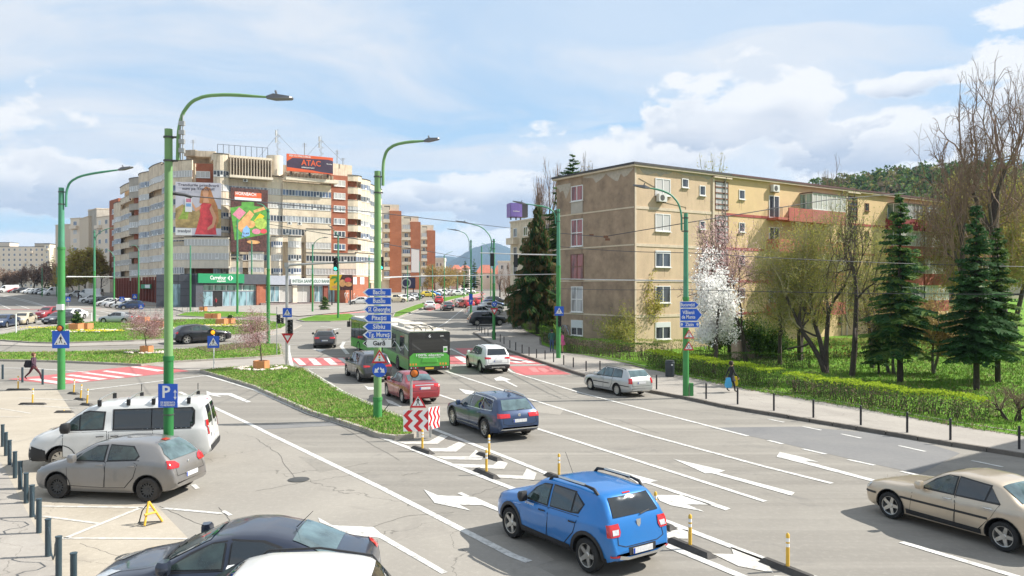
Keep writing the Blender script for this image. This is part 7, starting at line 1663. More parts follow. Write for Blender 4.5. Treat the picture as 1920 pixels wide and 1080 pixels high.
def mast(px,y0,y1,Y,label,lattice=False):
 b_,t_=at(px,y1,Y),at(px,y0,Y);r=thing('roof_aerial',label,'aerial',b_);H=(t_-b_).z;mb=MB();mb.tube([(0,0,0),(0,0,H)],.09 if not lattice else .05,'galvanised',5);mb.build('mast',r)
 if lattice:
  mb=MB();mb.tube([(.5*math.cos(i*2.1),.5*math.sin(i*2.1),H*i/12)for i in range(12)],.045,'galvanised',4);mb.build('lattice',r)
  for sg in(-1,1):mb=MB();mb.tube([(0,0,H*.8),(sg*4,1,0)],.025,'iron',4);mb.build('guy',r)
  for z in(.75,.5):mb=MB();mb.box(-.5,-.2,-.2,.1,H*z,H*(z+.2),'sign_white');mb.build('panel_antenna',r)
 else:
  for z in(.9,.75):mb=MB();mb.tube([(-.5,0,H*z),(.5,0,H*z)],.03,'galvanised',4);mb.build('rod',r)
mast(521,242,293,152,'white lattice antenna mast over the round stair drum',True);mast(602,254,300,157,'antenna mast right of the orange roof billboard',True);mast(632,281,308,160,'small aerial at the right end of the tall block');mast(362,262,283,148,'thin television aerial above the brick stretch');mast(571,268,292,156,'thin aerial behind the orange roof billboard');mast(643,296,310,160,'thick white antenna at the right end of the tall block')
hd_=thing('antenna_head','small grey antenna cluster clamped to the top of the tallest post','aerial',at(338,300,21.45))
for x,h in((0,1.2),(.07,1.25)):mb=MB();mb.tube([(x,0,0),(x,0,h)],.02,'galvanised',5);mb.build('rod',hd_)
for z in(.2,.45,.7,.95):mb=MB();mb.box(-.03,.12,-.05,.05,z,z+.12,'galvanised');mb.build('element',hd_)
fr=thing('roof_frame','empty steel billboard frame on the roof of the tall block','frame');ff=Facade(fp(408,146),Vector(fp(502,150))-Vector(fp(408,146)),fr);wf=ff.u(502)
for i in range(10):
 mb=MB();mb.box(i*wf/9-.04,i*wf/9+.04,-.04,.04,ff.z(408,300),ff.z(408,270),'wire');ff.obj('upright',mb)
mb=MB();mb.box(0,wf,-.045,.045,ff.z(408,270.6),ff.z(408,270),'wire');ff.obj('top_rail',mb)
# printed hoardings on the tall block
mat('ad_orange',(.70,.11,.03),.5,var=.12,vs=.3);mat('ad_dark',(.05,.03,.06),.5,var=.3,vs=.5);mat('ad_sky',(.62,.60,.66),.6,var=.12,vs=.2);mat('ad_garden',(.42,.30,.12),.6,var=.5,vs=.9);mat('ad_skin',(.72,.38,.22),.6,var=.05);mat('ad_hair',(.55,.24,.09),.6,var=.25,vs=1.5);mat('ad_dress',(.66,.07,.08),.6,var=.25,vs=1.2)
mat('ad_soil',(.085,.035,.03),.8,var=.6,vs=3);mat('ad_green',(.09,.30,.045),.6,var=.3,vs=1.5);mat('ad_pink',(.62,.22,.30),.6,var=.2);mat('ad_food',(.66,.34,.13),.6,var=.35,vs=1.5);mat('ad_lime',(.35,.48,.08),.6,var=.35,vs=2);mat('ad_blue',(.22,.42,.70),.6,var=.1);mat('ad_text',(.07,.065,.10),.6,var=0)
def board(name,label,x0,Y0,x1,Y1,y0,y1,m,y=-.5,cat='billboard'):
 r=thing(name,label,cat);f=Facade(fp(x0,Y0),Vector(fp(x1,Y1))-Vector(fp(x0,Y0)),r);w=f.u(x1);f.W=w;f.z0,f.z1=f.z(x0,y1),f.z(x0,y0);f.k=0
 mb=MB();mb.box(0,w,y,y+.25,f.z0,f.z1,m);f.obj('sheet',mb);f.y=y;return f
def pr(f,pts,m,name='print'):
 f.k+=1;mb=MB();H=f.z1-f.z0;P=[(u*f.W,f.y-.006-.004*f.k,f.z0+v*H)for u,v in pts]
 a=sum(P[i][0]*P[(i+1)%len(P)][2]-P[(i+1)%len(P)][0]*P[i][2]for i in range(len(P)))
 if a<0:P=P[::-1]
 mb.face(P,m);return f.obj(name,mb)
def el(cx,cy,rx,ry,n=16,a0=0):return[(cx+rx*math.cos(2*math.pi*i/n),cy+ry*math.sin(2*math.pi*i/n))for i in range(n)]
def pt(f,s_,u,v,hfrac,wfrac,m):
 f.k+=1;H=f.z1-f.z0;o=text(s_,hfrac*H*1.35,m,f.root,0,0,0,fit=wfrac*f.W);o.matrix_world=f.M@Matrix.Translation((u*f.W,f.y-.012-.004*f.k,f.z0+v*H))
A_=board('hanging_poster','huge pale hanging poster of a woman in a red dress holding up a phone',329.5,141.2,415,143.2,341,441,'ad_sky',-.3,'poster')
pr(A_,[(0,.14),(1,.14),(1,.50),(.7,.56),(.4,.46),(.15,.58),(0,.5)],'ad_garden');pr(A_,[(.05,.3),(.14,.42),(.22,.62),(.3,.5),(.26,.3)],'ad_lime')
pr(A_,[(.52,.62),(.56,.85),(.66,.93),(.76,.90),(.82,.75),(.92,.55),(.95,.3),(.88,.12),(.78,.3),(.7,.55)],'ad_hair');pr(A_,[(.42,.02),(.9,.02),(.86,.25),(.82,.45),(.78,.60),(.6,.62),(.52,.55),(.54,.4),(.48,.2)],'ad_dress');pr(A_,[(.30,.62),(.34,.60),(.44,.44),(.54,.50),(.56,.56),(.44,.52),(.34,.66),(.30,.68)],'ad_skin');pr(A_,el(.655,.80,.065,.085),'ad_skin');pr(A_,[(.62,.74),(.70,.74),(.74,.62),(.60,.62)],'ad_skin');pr(A_,[(.78,.58),(.90,.35),(.84,.16),(.70,.10),(.70,.15),(.80,.22),(.82,.34),(.74,.5)],'ad_skin')
pr(A_,[(.21,.44),(.36,.44),(.36,.71),(.21,.71)],'sign_white');pr(A_,[(.23,.62),(.34,.62),(.34,.69),(.23,.69)],'ad_pink');pr(A_,[(.23,.54),(.34,.54),(.34,.60),(.23,.60)],'ad_blue');pr(A_,[(0,0),(.36,0),(.36,.13),(0,.13)],'sign_white')
pt(A_,'Trendurile primăverii',.5,.945,.05,.9,'ad_text');pt(A_,'sunt pe Trendyol!',.5,.875,.05,.7,'ad_text');pt(A_,'trendyol',.19,.08,.055,.28,'ad_text')
B_=board('hanging_poster','tall dark hanging poster of garden packets and vegetables over brown soil',430,143.6,499,147.8,352,472,'ad_soil',-.9,'poster')
pr(B_,[(.10,.85),(.82,.85),(.82,.94),(.10,.94)],'ad_orange');pr(B_,[(.10,.815),(.82,.815),(.82,.855),(.10,.855)],'sign_white');pt(B_,'HORNBACH',.40,.91,.055,.55,'sign_white')
pr(B_,[(-.02,.68),(.28,.72),(.28,.78),(.62,.80),(.62,.73),(.98,.72),(1.0,.30),(.10,.18),(.04,.45)],'ad_green');pr(B_,[(.04,.58),(.22,.70),(.40,.62),(.22,.50)],'ad_pink');pr(B_,[(.12,.40),(.5,.66),(.62,.60),(.28,.30)],'ad_food');pr(B_,[(.60,.66),(.92,.74),(.94,.69),(.62,.62)],'ad_food');pr(B_,[(.62,.50),(.78,.62),(.90,.58),(.72,.44)],'sign_yellow')
pr(B_,el(.8,.46,.17,.09),'ad_lime');pr(B_,el(.52,.44,.13,.06),'ad_food');pr(B_,el(.68,.33,.12,.045),'ad_pink');pr(B_,el(.88,.34,.09,.04),'ad_dress');pr(B_,[(.28,.22),(.50,.26),(.50,.36),(.42,.42),(.32,.36)],'ad_blue');pt(B_,'5,49',.40,.29,.03,.16,'ad_text');pr(B_,el(.60,.16,.18,.03),'ad_food')
C_=board('roof_billboard','orange and dark roof billboard reading ATAC in big letters',533,150,619,155,290,322,'ad_orange',-1.6)
C_.z1=C_.z(533,290);pr(C_,[(.0,.10),(.0,.55),(.12,.78),(.9,.86),(1.0,.8),(1.0,.04),(.5,.12)],'ad_dark');pr(C_,[(0,0),(.12,.0),(.9,.02),(.55,.14),(.0,.22)],'ad_orange');pt(C_,'IEȘI CU PREȚURILE!',.28,.90,.09,.46,'sign_white');pt(C_,'ATAC',.52,.55,.34,.42,'ad_orange');pt(C_,'HIPERDISCOUNT',.45,.27,.07,.28,'sign_white');pt(C_,'București',.92,.6,.06,.12,'sign_white')
for i in range(3):
 mb=MB();mb.box(C_.W*(.1+.4*i),C_.W*(.1+.4*i)+.2,-1.2,-.6,C_.z0-.6,C_.z1-.5,'iron');C_.obj('strut',mb)
D_=board('billboard','yellow and brown food billboard on a frame before the brick wing',618,140,661,141,515,544,'sign_yellow',-.3);pr(D_,[(.45,0),(1,0),(1,1),(.55,1),(.4,.5)],'ad_soil');pr(D_,el(.55,.45,.14,.24),'ad_food');pr(D_,el(.8,.66,.15,.16),'ad_dress');pr(D_,el(.82,.38,.16,.15),'ad_food');pr(D_,[(.05,.7),(.1,.9),(.35,.9),(.38,.6),(.2,.4),(.18,.55),(.28,.65),(.25,.78)],'ad_green');pr(D_,el(.25,.2,.16,.1),'ad_food')
for x in(.1,.9):mb=MB();mb.box(D_.W*x-.12,D_.W*x+.12,-.04,.16,g(140)-.1,D_.z1,'frame_dark');D_.obj('post',mb)
# plants
mat('bark',(.065,.05,.04),.95,var=.3,vs=6,bump=.5,bs=30);mat('bark_grey',(.16,.14,.12),.95,var=.3,vs=6);mat('bark_pale',(.30,.27,.23),.9,var=.4,vs=3);mat('twig',(.10,.075,.055),.95,var=.2);mat('twig_red',(.24,.16,.115),.95,var=.2);mat('twig_olive',(.36,.32,.17),.95,var=.2)
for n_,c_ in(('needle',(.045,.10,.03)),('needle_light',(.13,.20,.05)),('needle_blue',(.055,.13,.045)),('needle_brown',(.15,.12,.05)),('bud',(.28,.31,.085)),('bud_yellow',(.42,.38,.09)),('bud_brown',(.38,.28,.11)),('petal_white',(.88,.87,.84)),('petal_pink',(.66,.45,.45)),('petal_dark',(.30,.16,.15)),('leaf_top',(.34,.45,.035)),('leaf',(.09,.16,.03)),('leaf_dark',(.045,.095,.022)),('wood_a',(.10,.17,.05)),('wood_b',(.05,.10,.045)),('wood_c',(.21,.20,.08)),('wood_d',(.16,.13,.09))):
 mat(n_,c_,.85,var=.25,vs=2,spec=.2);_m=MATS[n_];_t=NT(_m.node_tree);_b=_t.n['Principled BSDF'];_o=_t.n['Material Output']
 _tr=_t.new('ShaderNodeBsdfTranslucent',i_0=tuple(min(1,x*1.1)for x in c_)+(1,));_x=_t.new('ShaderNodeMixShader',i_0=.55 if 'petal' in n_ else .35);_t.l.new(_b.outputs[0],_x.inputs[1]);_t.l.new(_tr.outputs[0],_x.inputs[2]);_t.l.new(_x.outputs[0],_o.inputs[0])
class Leaves:
 def __init__(s):s.d={}
 def tri(s,m,a,b,c):
  V,Fc=s.d.setdefault(m,([],[]));o=len(V);V+=[a,b,c];Fc.append((o,o+1,o+2))
 def quad(s,m,a,b,c,d):
  V,Fc=s.d.setdefault(m,([],[]));o=len(V);V+=[a,b,c,d];Fc.append((o,o+1,o+2,o+3))
 def leaf(s,m,p,r,rnd):
  d=Vector((rnd.gauss(0,1),rnd.gauss(0,1),rnd.gauss(0,.8))).normalized();e=d.orthogonal().normalized();e.rotate(Matrix.Rotation(rnd.uniform(0,6.28),3,d));f=d.cross(e)
  s.quad(m,tuple(p-e*r),tuple(p-f*r*.6),tuple(p+e*r),tuple(p+f*r*.6))
 def seg(s,m,a,b,r0,r1,n=3):
  d=(b-a).normalized();u=d.orthogonal().normalized();v=d.cross(u);V,Fc=s.d.setdefault(m,([],[]));o=len(V)
  for q,r in((a,r0),(b,r1)):
   for i in range(n):t_=6.2832*i/n;V.append(tuple(q+(u*math.cos(t_)+v*math.sin(t_))*r))
  for i in range(n):Fc.append((o+i,o+(i+1)%n,o+n+(i+1)%n,o+n+i))
 def build(s,name,parent=None,loc=None):
  mb=MB()
  for m,(V,Fc)in s.d.items():mb.add(V,Fc,m)
  o=mb.build(name,parent)
  if loc is not None:o.location=loc
  return o
def spruce(px,base,top,wpx,label,seed,clear=.12,m=('needle','needle_light'),droop=.35,Y=None,n=1.0,weep=0.0,name='spruce_tree',w=None):
 rnd=random.Random(seed);p=gp(px,base,.14)if Y is None else Vector(((px-960)/F*Y,Y,g(Y)));Yd=p.y;H=CH+(540-top)/F*Yd-p.z;Rm=w or wpx/F*Yd
 r=thing(name,label,'tree',p,rnd.uniform(0,6));mb=MB();mb.tube([(0,0,-.1),(.05,0,H*.5),(0,0,H*.98)],[H*.013+.04,H*.009+.02,.012],'bark',8);mb.build('trunk',r,50)
 L=Leaves();lv=int((26 if H>6 else 14)*n)
 for i in range(lv):
  t_=(i+.5)/lv;z=H*(clear+(1-clear)*t_**.92);rr=Rm*(1-t_)**.88*1.12*(.75+.3*min(1,t_*6))
  nb=6+int(7*(1-t_))
  for k in range(nb):
   if rnd.random()<.22:continue
   a=2*math.pi*(k+rnd.random())/nb;ln=rr*(rnd.uniform(.4,1.0)if rnd.random()<.7 else rnd.uniform(.9,1.28))+.12;d=Vector((math.cos(a),math.sin(a),0));sd=Vector((-d.y,d.x,0));up=.25*t_;zz=z+rnd.uniform(-.15,.15)
   pt_=lambda q:Vector((0,0,zz))+d*ln*q+Vector((0,0,ln*(up*q-droop*q*q*(1.1-t_*.7)+.10*q**4)))
   L.seg('bark',pt_(0),pt_(.55),.02+.012*ln,.01)
   ns=max(4,int(ln*5.5))
   for j in range(ns):
    q=(j+.4)/ns*.97+.03;c=pt_(q);tl=(.16+ln*.26*math.sin(math.pi*min(1,q*.9+.12)))*rnd.uniform(.7,1.2);mm=m[1]if rnd.random()<.25+.35*q else m[0]
    for sg in(-1,1):
     e=c+(sd*sg*tl+d*tl*.55)+Vector((0,0,-tl*rnd.uniform(.15,.5)-weep*rnd.uniform(.2,1)));w_=.05+tl*.16;off=(d*w_)+Vector((0,0,rnd.uniform(-.04,.04)))
     L.tri(mm,tuple(c-off),tuple(e),tuple(c+off));cm=c.lerp(e,.5);L.tri(mm,tuple(cm+Vector((0,0,.03))),tuple(cm+d*tl*.5+Vector((0,0,-tl*.3))),tuple(cm+sd*sg*.1+Vector((0,0,-.12-weep*.6))))
     if rnd.random()<.5:L.tri(mm,tuple(c+off),tuple(c+off*.2+Vector((0,0,-.2-weep))),tuple(c.lerp(e,.7)))
 L.build('crown',r);return r
def bare(px,base,top,wpx,label,seed,Y=None,twig='twig',bark='bark',buds=None,bs=.05,bn=2,lev=5,fork=.25,spread=.55,r0=None,droop=0.0,name='bare_tree',dens=1.0,stems=1,kink=.18,loc=None,H=None,W=None,group=None,cat='tree'):
 rnd=random.Random(seed);p=loc or(gp(px,base,.14)if Y is None else Vector(((px-960)/F*Y,Y,g(Y))));Yd=p.y
 H=H or CH+(540-top)/F*Yd-p.z;Wm=W or wpx/F*Yd;r=thing(name,label,cat,p,0,group);T=Leaves();B=Leaves();tips=[]
 R0=r0 or H*.014+.03;SG=[]
 def grow(a,d,ln,rad,l):
  k=3 if l<3 else 2;q=a;dd=d.copy()
  for i in range(k):
   dd=(dd+Vector((rnd.gauss(0,kink),rnd.gauss(0,kink),rnd.gauss(0,kink*.6)+(.03 if l<3 else-droop)))).normalized();b=q+dd*ln/k
   ra,rb=rad*(1-.3*i/k),rad*(1-.3*(i+1)/k)
   SG.append((l,q.copy(),b.copy(),ra,rb));q=b
   if l>=lev-2:tips.append((q.copy(),l))
   if l<lev and(i>0 or l>0)and rnd.random()<.75*dens:
    ax=dd.orthogonal().normalized();ax.rotate(Matrix.Rotation(rnd.uniform(0,6.28),3,dd));nd=(dd*.5+ax*spread*1.9+Vector((0,0,.08-droop))).normalized();grow(q.copy(),nd,ln*rnd.uniform(.5,.72),rb*.55,l+1)
  if l<lev:
   for j in range(2 if rnd.random()<.8*dens+.1 else 3):
    ax=dd.orthogonal().normalized();ax.rotate(Matrix.Rotation(rnd.uniform(0,6.28),3,dd));nd=(dd+ax*spread*rnd.uniform(.8,1.7)).normalized();grow(q.copy(),nd,ln*rnd.uniform(.62,.82),rad*.62,l+1)
 for s_ in range(stems):
  d0=Vector((rnd.gauss(0,.06+.12*(stems>1)),rnd.gauss(0,.06+.12*(stems>1)),1)).normalized();grow(Vector((rnd.gauss(0,.08)*(stems>1),rnd.gauss(0,.08)*(stems>1),-.1)),d0,H*fork,R0,0)
 zs=sorted(b.z for _,_,b,_,_ in SG);rs_=sorted(math.hypot(b.x,b.y)for _,_,b,_,_ in SG);kz=H/zs[int(len(zs)*.995)];kr=Wm*1.3/rs_[int(len(rs_)*.965)];S_=lambda v:Vector((v.x*kr,v.y*kr,v.z*kz))
 cut=0 if cat=='shrub' else .26*H
 SG=[q for q in SG if q[0]<2 or kz*max(q[1].z,q[2].z)>cut*(1+.3*rnd.random())];tips=[q for q in tips if q[0].z*kz>cut*1.1]
 for l,a,b,ra,rb in SG:(T if l<2 else B).seg(bark if l<2 else twig,S_(a),S_(b),ra,rb,6 if l<2 else 3)
 tips=[(S_(q),l)for q,l in tips]
 T.build('trunk',r)
 if buds:
  for(q,l)in tips:
   for _ in range(bn if rnd.random()<.8 else bn*2):
    B.leaf(rnd.choice(buds),q+Vector((rnd.gauss(0,.16),rnd.gauss(0,.16),rnd.gauss(0,.16)))*(1+bs*4),bs*rnd.uniform(.6,1.5),rnd)
 B.build('crown',r);return r
spruce(1688,717,364,62,'tall blue green spruce in the park, standing left of the two right hand spruces',5,.16,('needle_blue','needle_light'))
spruce(1831,731,384,66,'broad dark spruce on the park lawn nearest the footway at right',8,.17,('needle','needle_blue'));spruce(1871,716,428,46,'smaller spruce standing close behind the broad right hand one',9,.16)
spruce(1648,702,606,30,'short dark young spruce left of the tall blue green one',12,.28,n=.8)
spruce(1008,600,384,56,'big spruce with drooping branches before the shaded block',3,.16,('needle','needle_brown'),.5,Y=76,weep=.55,name='drooping_spruce',n=1.15)
spruce(1074,600,288,88,'dark spruce top rising over the bare end wall of the block',4,.3,Y=92);spruce(988,600,470,40,'low dark conifer beside the shaded shop front',6,.1,Y=84,m=('needle','needle_blue'))
spruce(98,545,478,15,'lone dark conifer in front of the far left slab',7,.05,Y=300,n=.7);spruce(872,550,489,11,'left of two small dark conifers at the end of the street',13,.1,Y=260,n=.6);spruce(889,550,485,12,'right of two small dark conifers at the end of the street',14,.1,Y=255,n=.6);spruce(1479,600,333,10,'dark pointed tree tip showing over the block roof',15,.2,Y=120,n=.6)
spruce(145,614,586,9,'dwarf conifer growing in the left roundabout planter',16,.02,name='dwarf_conifer',n=.8,w=.75);spruce(432,605,592,5,'dwarf conifer growing in the right hand planter',17,.02,name='dwarf_conifer',n=.7,w=.5)
spruce(609,580,556,6,'young conifer before the bank window',18,.1,name='dwarf_conifer',n=.7,w=.9)
bare(1338,664,476,46,'round tree covered in white blossom before the beige wall',31,Y=46.5,dens=1.1,kink=.25,buds=('petal_white',),bs=.06,bn=5,lev=5,fork=.34,twig='bark',name='blossom_tree',spread=.6)
bare(1399,680,404,88,'tall tree with sparse pink blossom right of the white one',33,buds=('petal_pink',),bs=.04,bn=1,lev=6,fork=.24,twig='twig',name='blossom_tree',spread=.5)
bare(1547,699,388,104,'wide many stemmed tree with olive buds before the red balconies',35,buds=('bud','bud_yellow'),bs=.04,bn=1,lev=6,fork=.22,stems=3,dens=.85,twig='twig_olive');bare(1597,706,372,62,'dark trunked tree with pruned crown right of the wide olive one',37,buds=('bud',),bs=.04,bn=1,lev=5,fork=.30,spread=.5,kink=.26)
bare(1462,684,470,44,'small olive tree left of the wide many stemmed one',45,buds=('bud','bud_yellow'),bs=.045,bn=1,lev=5,stems=2,twig='twig_olive');bare(1635,690,430,46,'olive tree between the pruned one and the tall spruce',46,buds=('bud','bud_yellow'),bs=.045,bn=1,lev=5,twig='twig_olive')
bare(1500,676,425,70,'olive budded tree behind the wide one near the block',38,buds=('bud','bud_yellow'),bs=.05,bn=1,lev=5,twig='twig_olive',stems=2);bare(1668,700,540,55,'low thorny grey tree under the blue green spruce',39,twig='bark_grey',bark='bark_grey',buds=('needle_brown','bud_brown'),bs=.05,bn=1,lev=5,stems=2,spread=.8);bare(1748,700,560,46,'low grey branched tree between the big spruces',40,twig='bark_grey',bark='bark_grey',buds=('bud_brown',),bs=.05,lev=5,stems=2,spread=.8)
bare(1226,655,488,30,'slender young tree with yellow green leaves at the wall corner',41,buds=('bud_yellow',),bs=.07,bn=3,lev=4,fork=.3,twig='twig_olive');bare(1165,660,576,34,'thin yellow green shrub against the bare end wall',42,buds=('bud_yellow','bud'),bs=.05,bn=2,lev=4,stems=3,name='shrub',cat='shrub',twig='twig_olive');bare(1420,672,596,36,'dark leafy shrub under the pink blossom tree',43,buds=('leaf','leaf_dark'),bs=.08,bn=4,lev=4,stems=3,name='shrub',cat='shrub');bare(1370,668,600,30,'dark shrub between the two blossom trees',44,buds=('leaf_dark','leaf'),bs=.08,bn=4,lev=4,stems=3,name='shrub',cat='shrub')
bare(1885,640,108,125,'tall bare birch with hanging twigs at the right edge',51,Y=66,lev=6,fork=.19,droop=.07,twig='twig_red',bark='bark',spread=.62,name='birch_tree',dens=.95);bare(1808,640,250,62,'slimmer bare tree left of the tall birch',52,Y=66,lev=6,fork=.2,droop=.05,twig='twig_red',spread=.4)
bare(1820,640,345,78,'yellow brown budding tree behind the right hand spruces',53,Y=80,buds=('bud','bud_yellow','bud_brown'),bs=.09,bn=3,lev=6,twig='twig_olive',droop=.04,name='budding_tree');bare(1900,640,300,78,'taller yellow brown budding tree at the right edge',54,Y=75,buds=('bud','bud_yellow','bud_brown'),bs=.09,bn=3,lev=6,twig='twig_olive',droop=.04,name='budding_tree')
bare(1930,700,520,50,'dark branched tree cut by the right edge',55,Y=50,lev=4,buds=('bud',),bs=.05,bn=1,dens=.7);bare(1895,745,715,34,'twiggy reddish shrub on the lawn at the right edge',57,lev=4,stems=5,H=1.4,W=.9,name='shrub',cat='shrub',twig='twig_red',loc=gp(1902,790,.14),fork=.35)
bare(1028,560,312,26,'tall narrow bare tree left of the bare end wall',61,Y=100,lev=6,spread=.25,twig='twig_red');bare(1335,560,292,46,'pale budding treetop over the beige roof',62,Y=110,lev=5,buds=('bud_yellow',),bs=.1,bn=1,twig='twig_olive');bare(1085,560,302,26,'thin treetop beside the spruce over the end wall',63,Y=104,lev=5,buds=('bud_brown',),bs=.08,bn=1);bare(1545,560,318,32,'bare grey treetop over the yellow roof',64,Y=130,lev=6,twig='twig_red',spread=.6)
for i,(x,t_,w,Y,l)in enumerate(((815,497,16,190,'first'),(828,500,16,205,'second'),(843,500,16,220,'third'),(857,507,13,240,'fourth'),(868,510,12,255,'fifth'))):bare(x,560,t_,w,'brown bare street tree, %s beyond the last brick slab'%l,70+i,Y=Y,lev=5,twig='twig_olive' if i%2 else 'twig_red',buds=('bud_brown',),bs=.14,bn=1,name='street_tree',r0=.2,group='bare trees beyond the brick slabs')
for i,(x,t_,w,Y,l)in enumerate(((938,500,15,150,'left'),(953,495,16,130,'right'))):bare(x,560,t_,w,'bare brown tree on the %s of the pair before the shaded block'%l,80+i,Y=Y,lev=5,twig='twig_red',name='street_tree',r0=.2)
bare(158,556,470,34,'yellow brown willow left of the tall rounded block',84,Y=190,lev=6,twig='twig_olive',buds=('bud_brown','bud_yellow'),bs=.2,bn=3,name='willow_tree');bare(136,556,492,26,'second yellow brown tree left of the willow',85,Y=200,lev=5,twig='twig_olive',buds=('bud_brown',),bs=.2,bn=3,name='willow_tree');bare(188,556,478,22,'bare tree beside the end of the rounded block',86,Y=200,lev=6,twig='twig_red')
for i,(x,t_,w,Y,l)in enumerate(((6,505,18,250,'first'),(24,508,18,260,'second'),(44,500,18,245,'third'),(62,498,18,240,'fourth'),(82,492,20,230,'fifth'),(104,494,18,220,'sixth'))):bare(x,556,t_,w,'reddish bare tree, %s from the left edge along the boulevard'%l,90+i,Y=Y,lev=5,twig='twig_red',buds=('twig_red',),bs=.16,bn=2,name='boulevard_tree',r0=.25)
bare(0,0,0,0,'round headed purple leaved tree in the splitter island planter',101,loc=PL1+Vector((0,0,.4)),H=2.75,W=1.15,buds=('petal_dark','petal_pink'),bs=.028,bn=3,lev=5,fork=.33,r0=.045,spread=.75,name='planter_tree',kink=.1);bare(0,0,0,0,'round headed purple leaved tree in the planter by the refuge',102,loc=PL2+Vector((0,0,.4)),H=3.25,W=1.3,buds=('petal_dark','petal_pink'),bs=.028,bn=3,lev=5,fork=.33,r0=.05,spread=.8,name='planter_tree',kink=.1)
bare(0,0,0,0,'small tree in the lone verge planter',103,loc=gp(381,583,.3),H=3.0,W=1.2,lev=4,fork=.35,r0=.05,name='planter_tree')
def hedge(P,h,w,label,top='leaf_top',side=('leaf','leaf_dark','twig_red'),dens=380,seed=1,cap=.16,size=.036,name='hedge'):
 rnd=random.Random(seed);o=P[0];r=thing(name,label,'hedge',o);Tw=Leaves();Lv=Leaves()
 for a,b in zip(P,P[1:]):
  d=b-a;ln=d.length;d.normalize();s_=Vector((-d.y,d.x,0));n=int(ln*dens*h)
  for i in range(n):
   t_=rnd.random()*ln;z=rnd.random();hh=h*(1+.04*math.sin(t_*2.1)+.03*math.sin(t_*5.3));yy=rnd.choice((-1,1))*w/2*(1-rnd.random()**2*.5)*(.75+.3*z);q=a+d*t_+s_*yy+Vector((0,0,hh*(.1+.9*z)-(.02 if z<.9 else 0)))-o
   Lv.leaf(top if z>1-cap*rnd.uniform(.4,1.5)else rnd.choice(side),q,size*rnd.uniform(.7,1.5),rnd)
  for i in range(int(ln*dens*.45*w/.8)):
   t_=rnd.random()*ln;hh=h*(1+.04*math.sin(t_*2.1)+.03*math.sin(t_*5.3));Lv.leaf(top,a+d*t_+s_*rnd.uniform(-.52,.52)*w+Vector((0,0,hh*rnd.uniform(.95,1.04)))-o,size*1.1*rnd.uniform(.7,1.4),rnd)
  for i in range(int(ln*26)):
   t_=rnd.random()*ln;q=a+d*t_+s_*rnd.uniform(-.25,.25)*w-o;Tw.seg('twig',q,q+Vector((rnd.gauss(0,.14),rnd.gauss(0,.14),h*rnd.uniform(.6,.95))),.012,.006)
 Tw.build('twigs',r);Lv.build('foliage',r);return r
def hp(L,h0=.14):return[gp(x,y,h0)for x,y in L]
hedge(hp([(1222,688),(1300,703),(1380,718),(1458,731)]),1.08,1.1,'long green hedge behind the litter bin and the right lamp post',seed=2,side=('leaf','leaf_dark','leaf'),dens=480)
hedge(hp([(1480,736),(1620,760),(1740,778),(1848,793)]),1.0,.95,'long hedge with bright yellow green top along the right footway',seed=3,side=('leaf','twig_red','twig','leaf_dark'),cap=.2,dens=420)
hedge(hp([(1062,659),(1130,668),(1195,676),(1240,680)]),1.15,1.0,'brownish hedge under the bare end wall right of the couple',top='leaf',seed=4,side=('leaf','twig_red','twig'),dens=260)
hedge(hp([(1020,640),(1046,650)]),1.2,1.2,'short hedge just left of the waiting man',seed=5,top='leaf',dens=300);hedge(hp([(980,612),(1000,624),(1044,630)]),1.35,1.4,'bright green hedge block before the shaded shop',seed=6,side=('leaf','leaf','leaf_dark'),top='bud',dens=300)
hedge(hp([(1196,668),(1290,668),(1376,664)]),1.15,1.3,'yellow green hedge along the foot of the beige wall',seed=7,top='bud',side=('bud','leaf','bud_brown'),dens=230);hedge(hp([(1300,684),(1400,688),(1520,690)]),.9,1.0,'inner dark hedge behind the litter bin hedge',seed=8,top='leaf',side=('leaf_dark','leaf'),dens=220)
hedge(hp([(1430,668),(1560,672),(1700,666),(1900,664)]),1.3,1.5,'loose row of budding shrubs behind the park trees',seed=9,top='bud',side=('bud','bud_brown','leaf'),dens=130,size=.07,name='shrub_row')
def ridge(name,pts,Y0,Y1,m,base=540):
 mb=MB();V=[];Fc=[];n=len(pts);rows_=10;rnd=random.Random(n)
 for i in range(rows_):
  t_=i/(rows_-1);Y=Y0+(Y1-Y0)*t_
  for x,y in pts:top=CH+(540-y)/F*Y1;V.append(((x-960)/F*Y1,Y,4+(top-4)*math.sin(t_*math.pi/2)+(rnd.uniform(-1,1)*top*.012 if 0<i<rows_-1 else 0)))
 for i in range(rows_-1):
  for j in range(n-1):Fc.append((i*n+j,i*n+j+1,(i+1)*n+j+1,(i+1)*n+j))
 mb.add(V,Fc,m);o=mb.build(name,None,60);return tag(o,kind='structure')
mat('hill_soil',(.07,.075,.035),.95,var=.3,vs=.02);mat('mountain_hazed_wood',(.03,.07,.10),.95,var=.18,vs=.004)  # mountain wood is tinted blue: distance haze put into its colour
HP=[(1300,540),(1400,430),(1450,386),(1530,366),(1600,352),(1700,343),(1800,342),(1900,350),(2100,345),(2500,350)]
ridge('hill',HP,200,360,'hill_soil')
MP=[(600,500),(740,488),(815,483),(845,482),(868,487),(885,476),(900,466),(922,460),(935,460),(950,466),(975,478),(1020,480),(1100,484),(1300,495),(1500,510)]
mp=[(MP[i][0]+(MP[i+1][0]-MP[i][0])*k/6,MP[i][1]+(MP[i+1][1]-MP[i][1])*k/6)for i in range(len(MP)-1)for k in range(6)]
ridge('mountain',mp,2300,4200,'mountain_hazed_wood')
rnd=random.Random(77);L=Leaves()
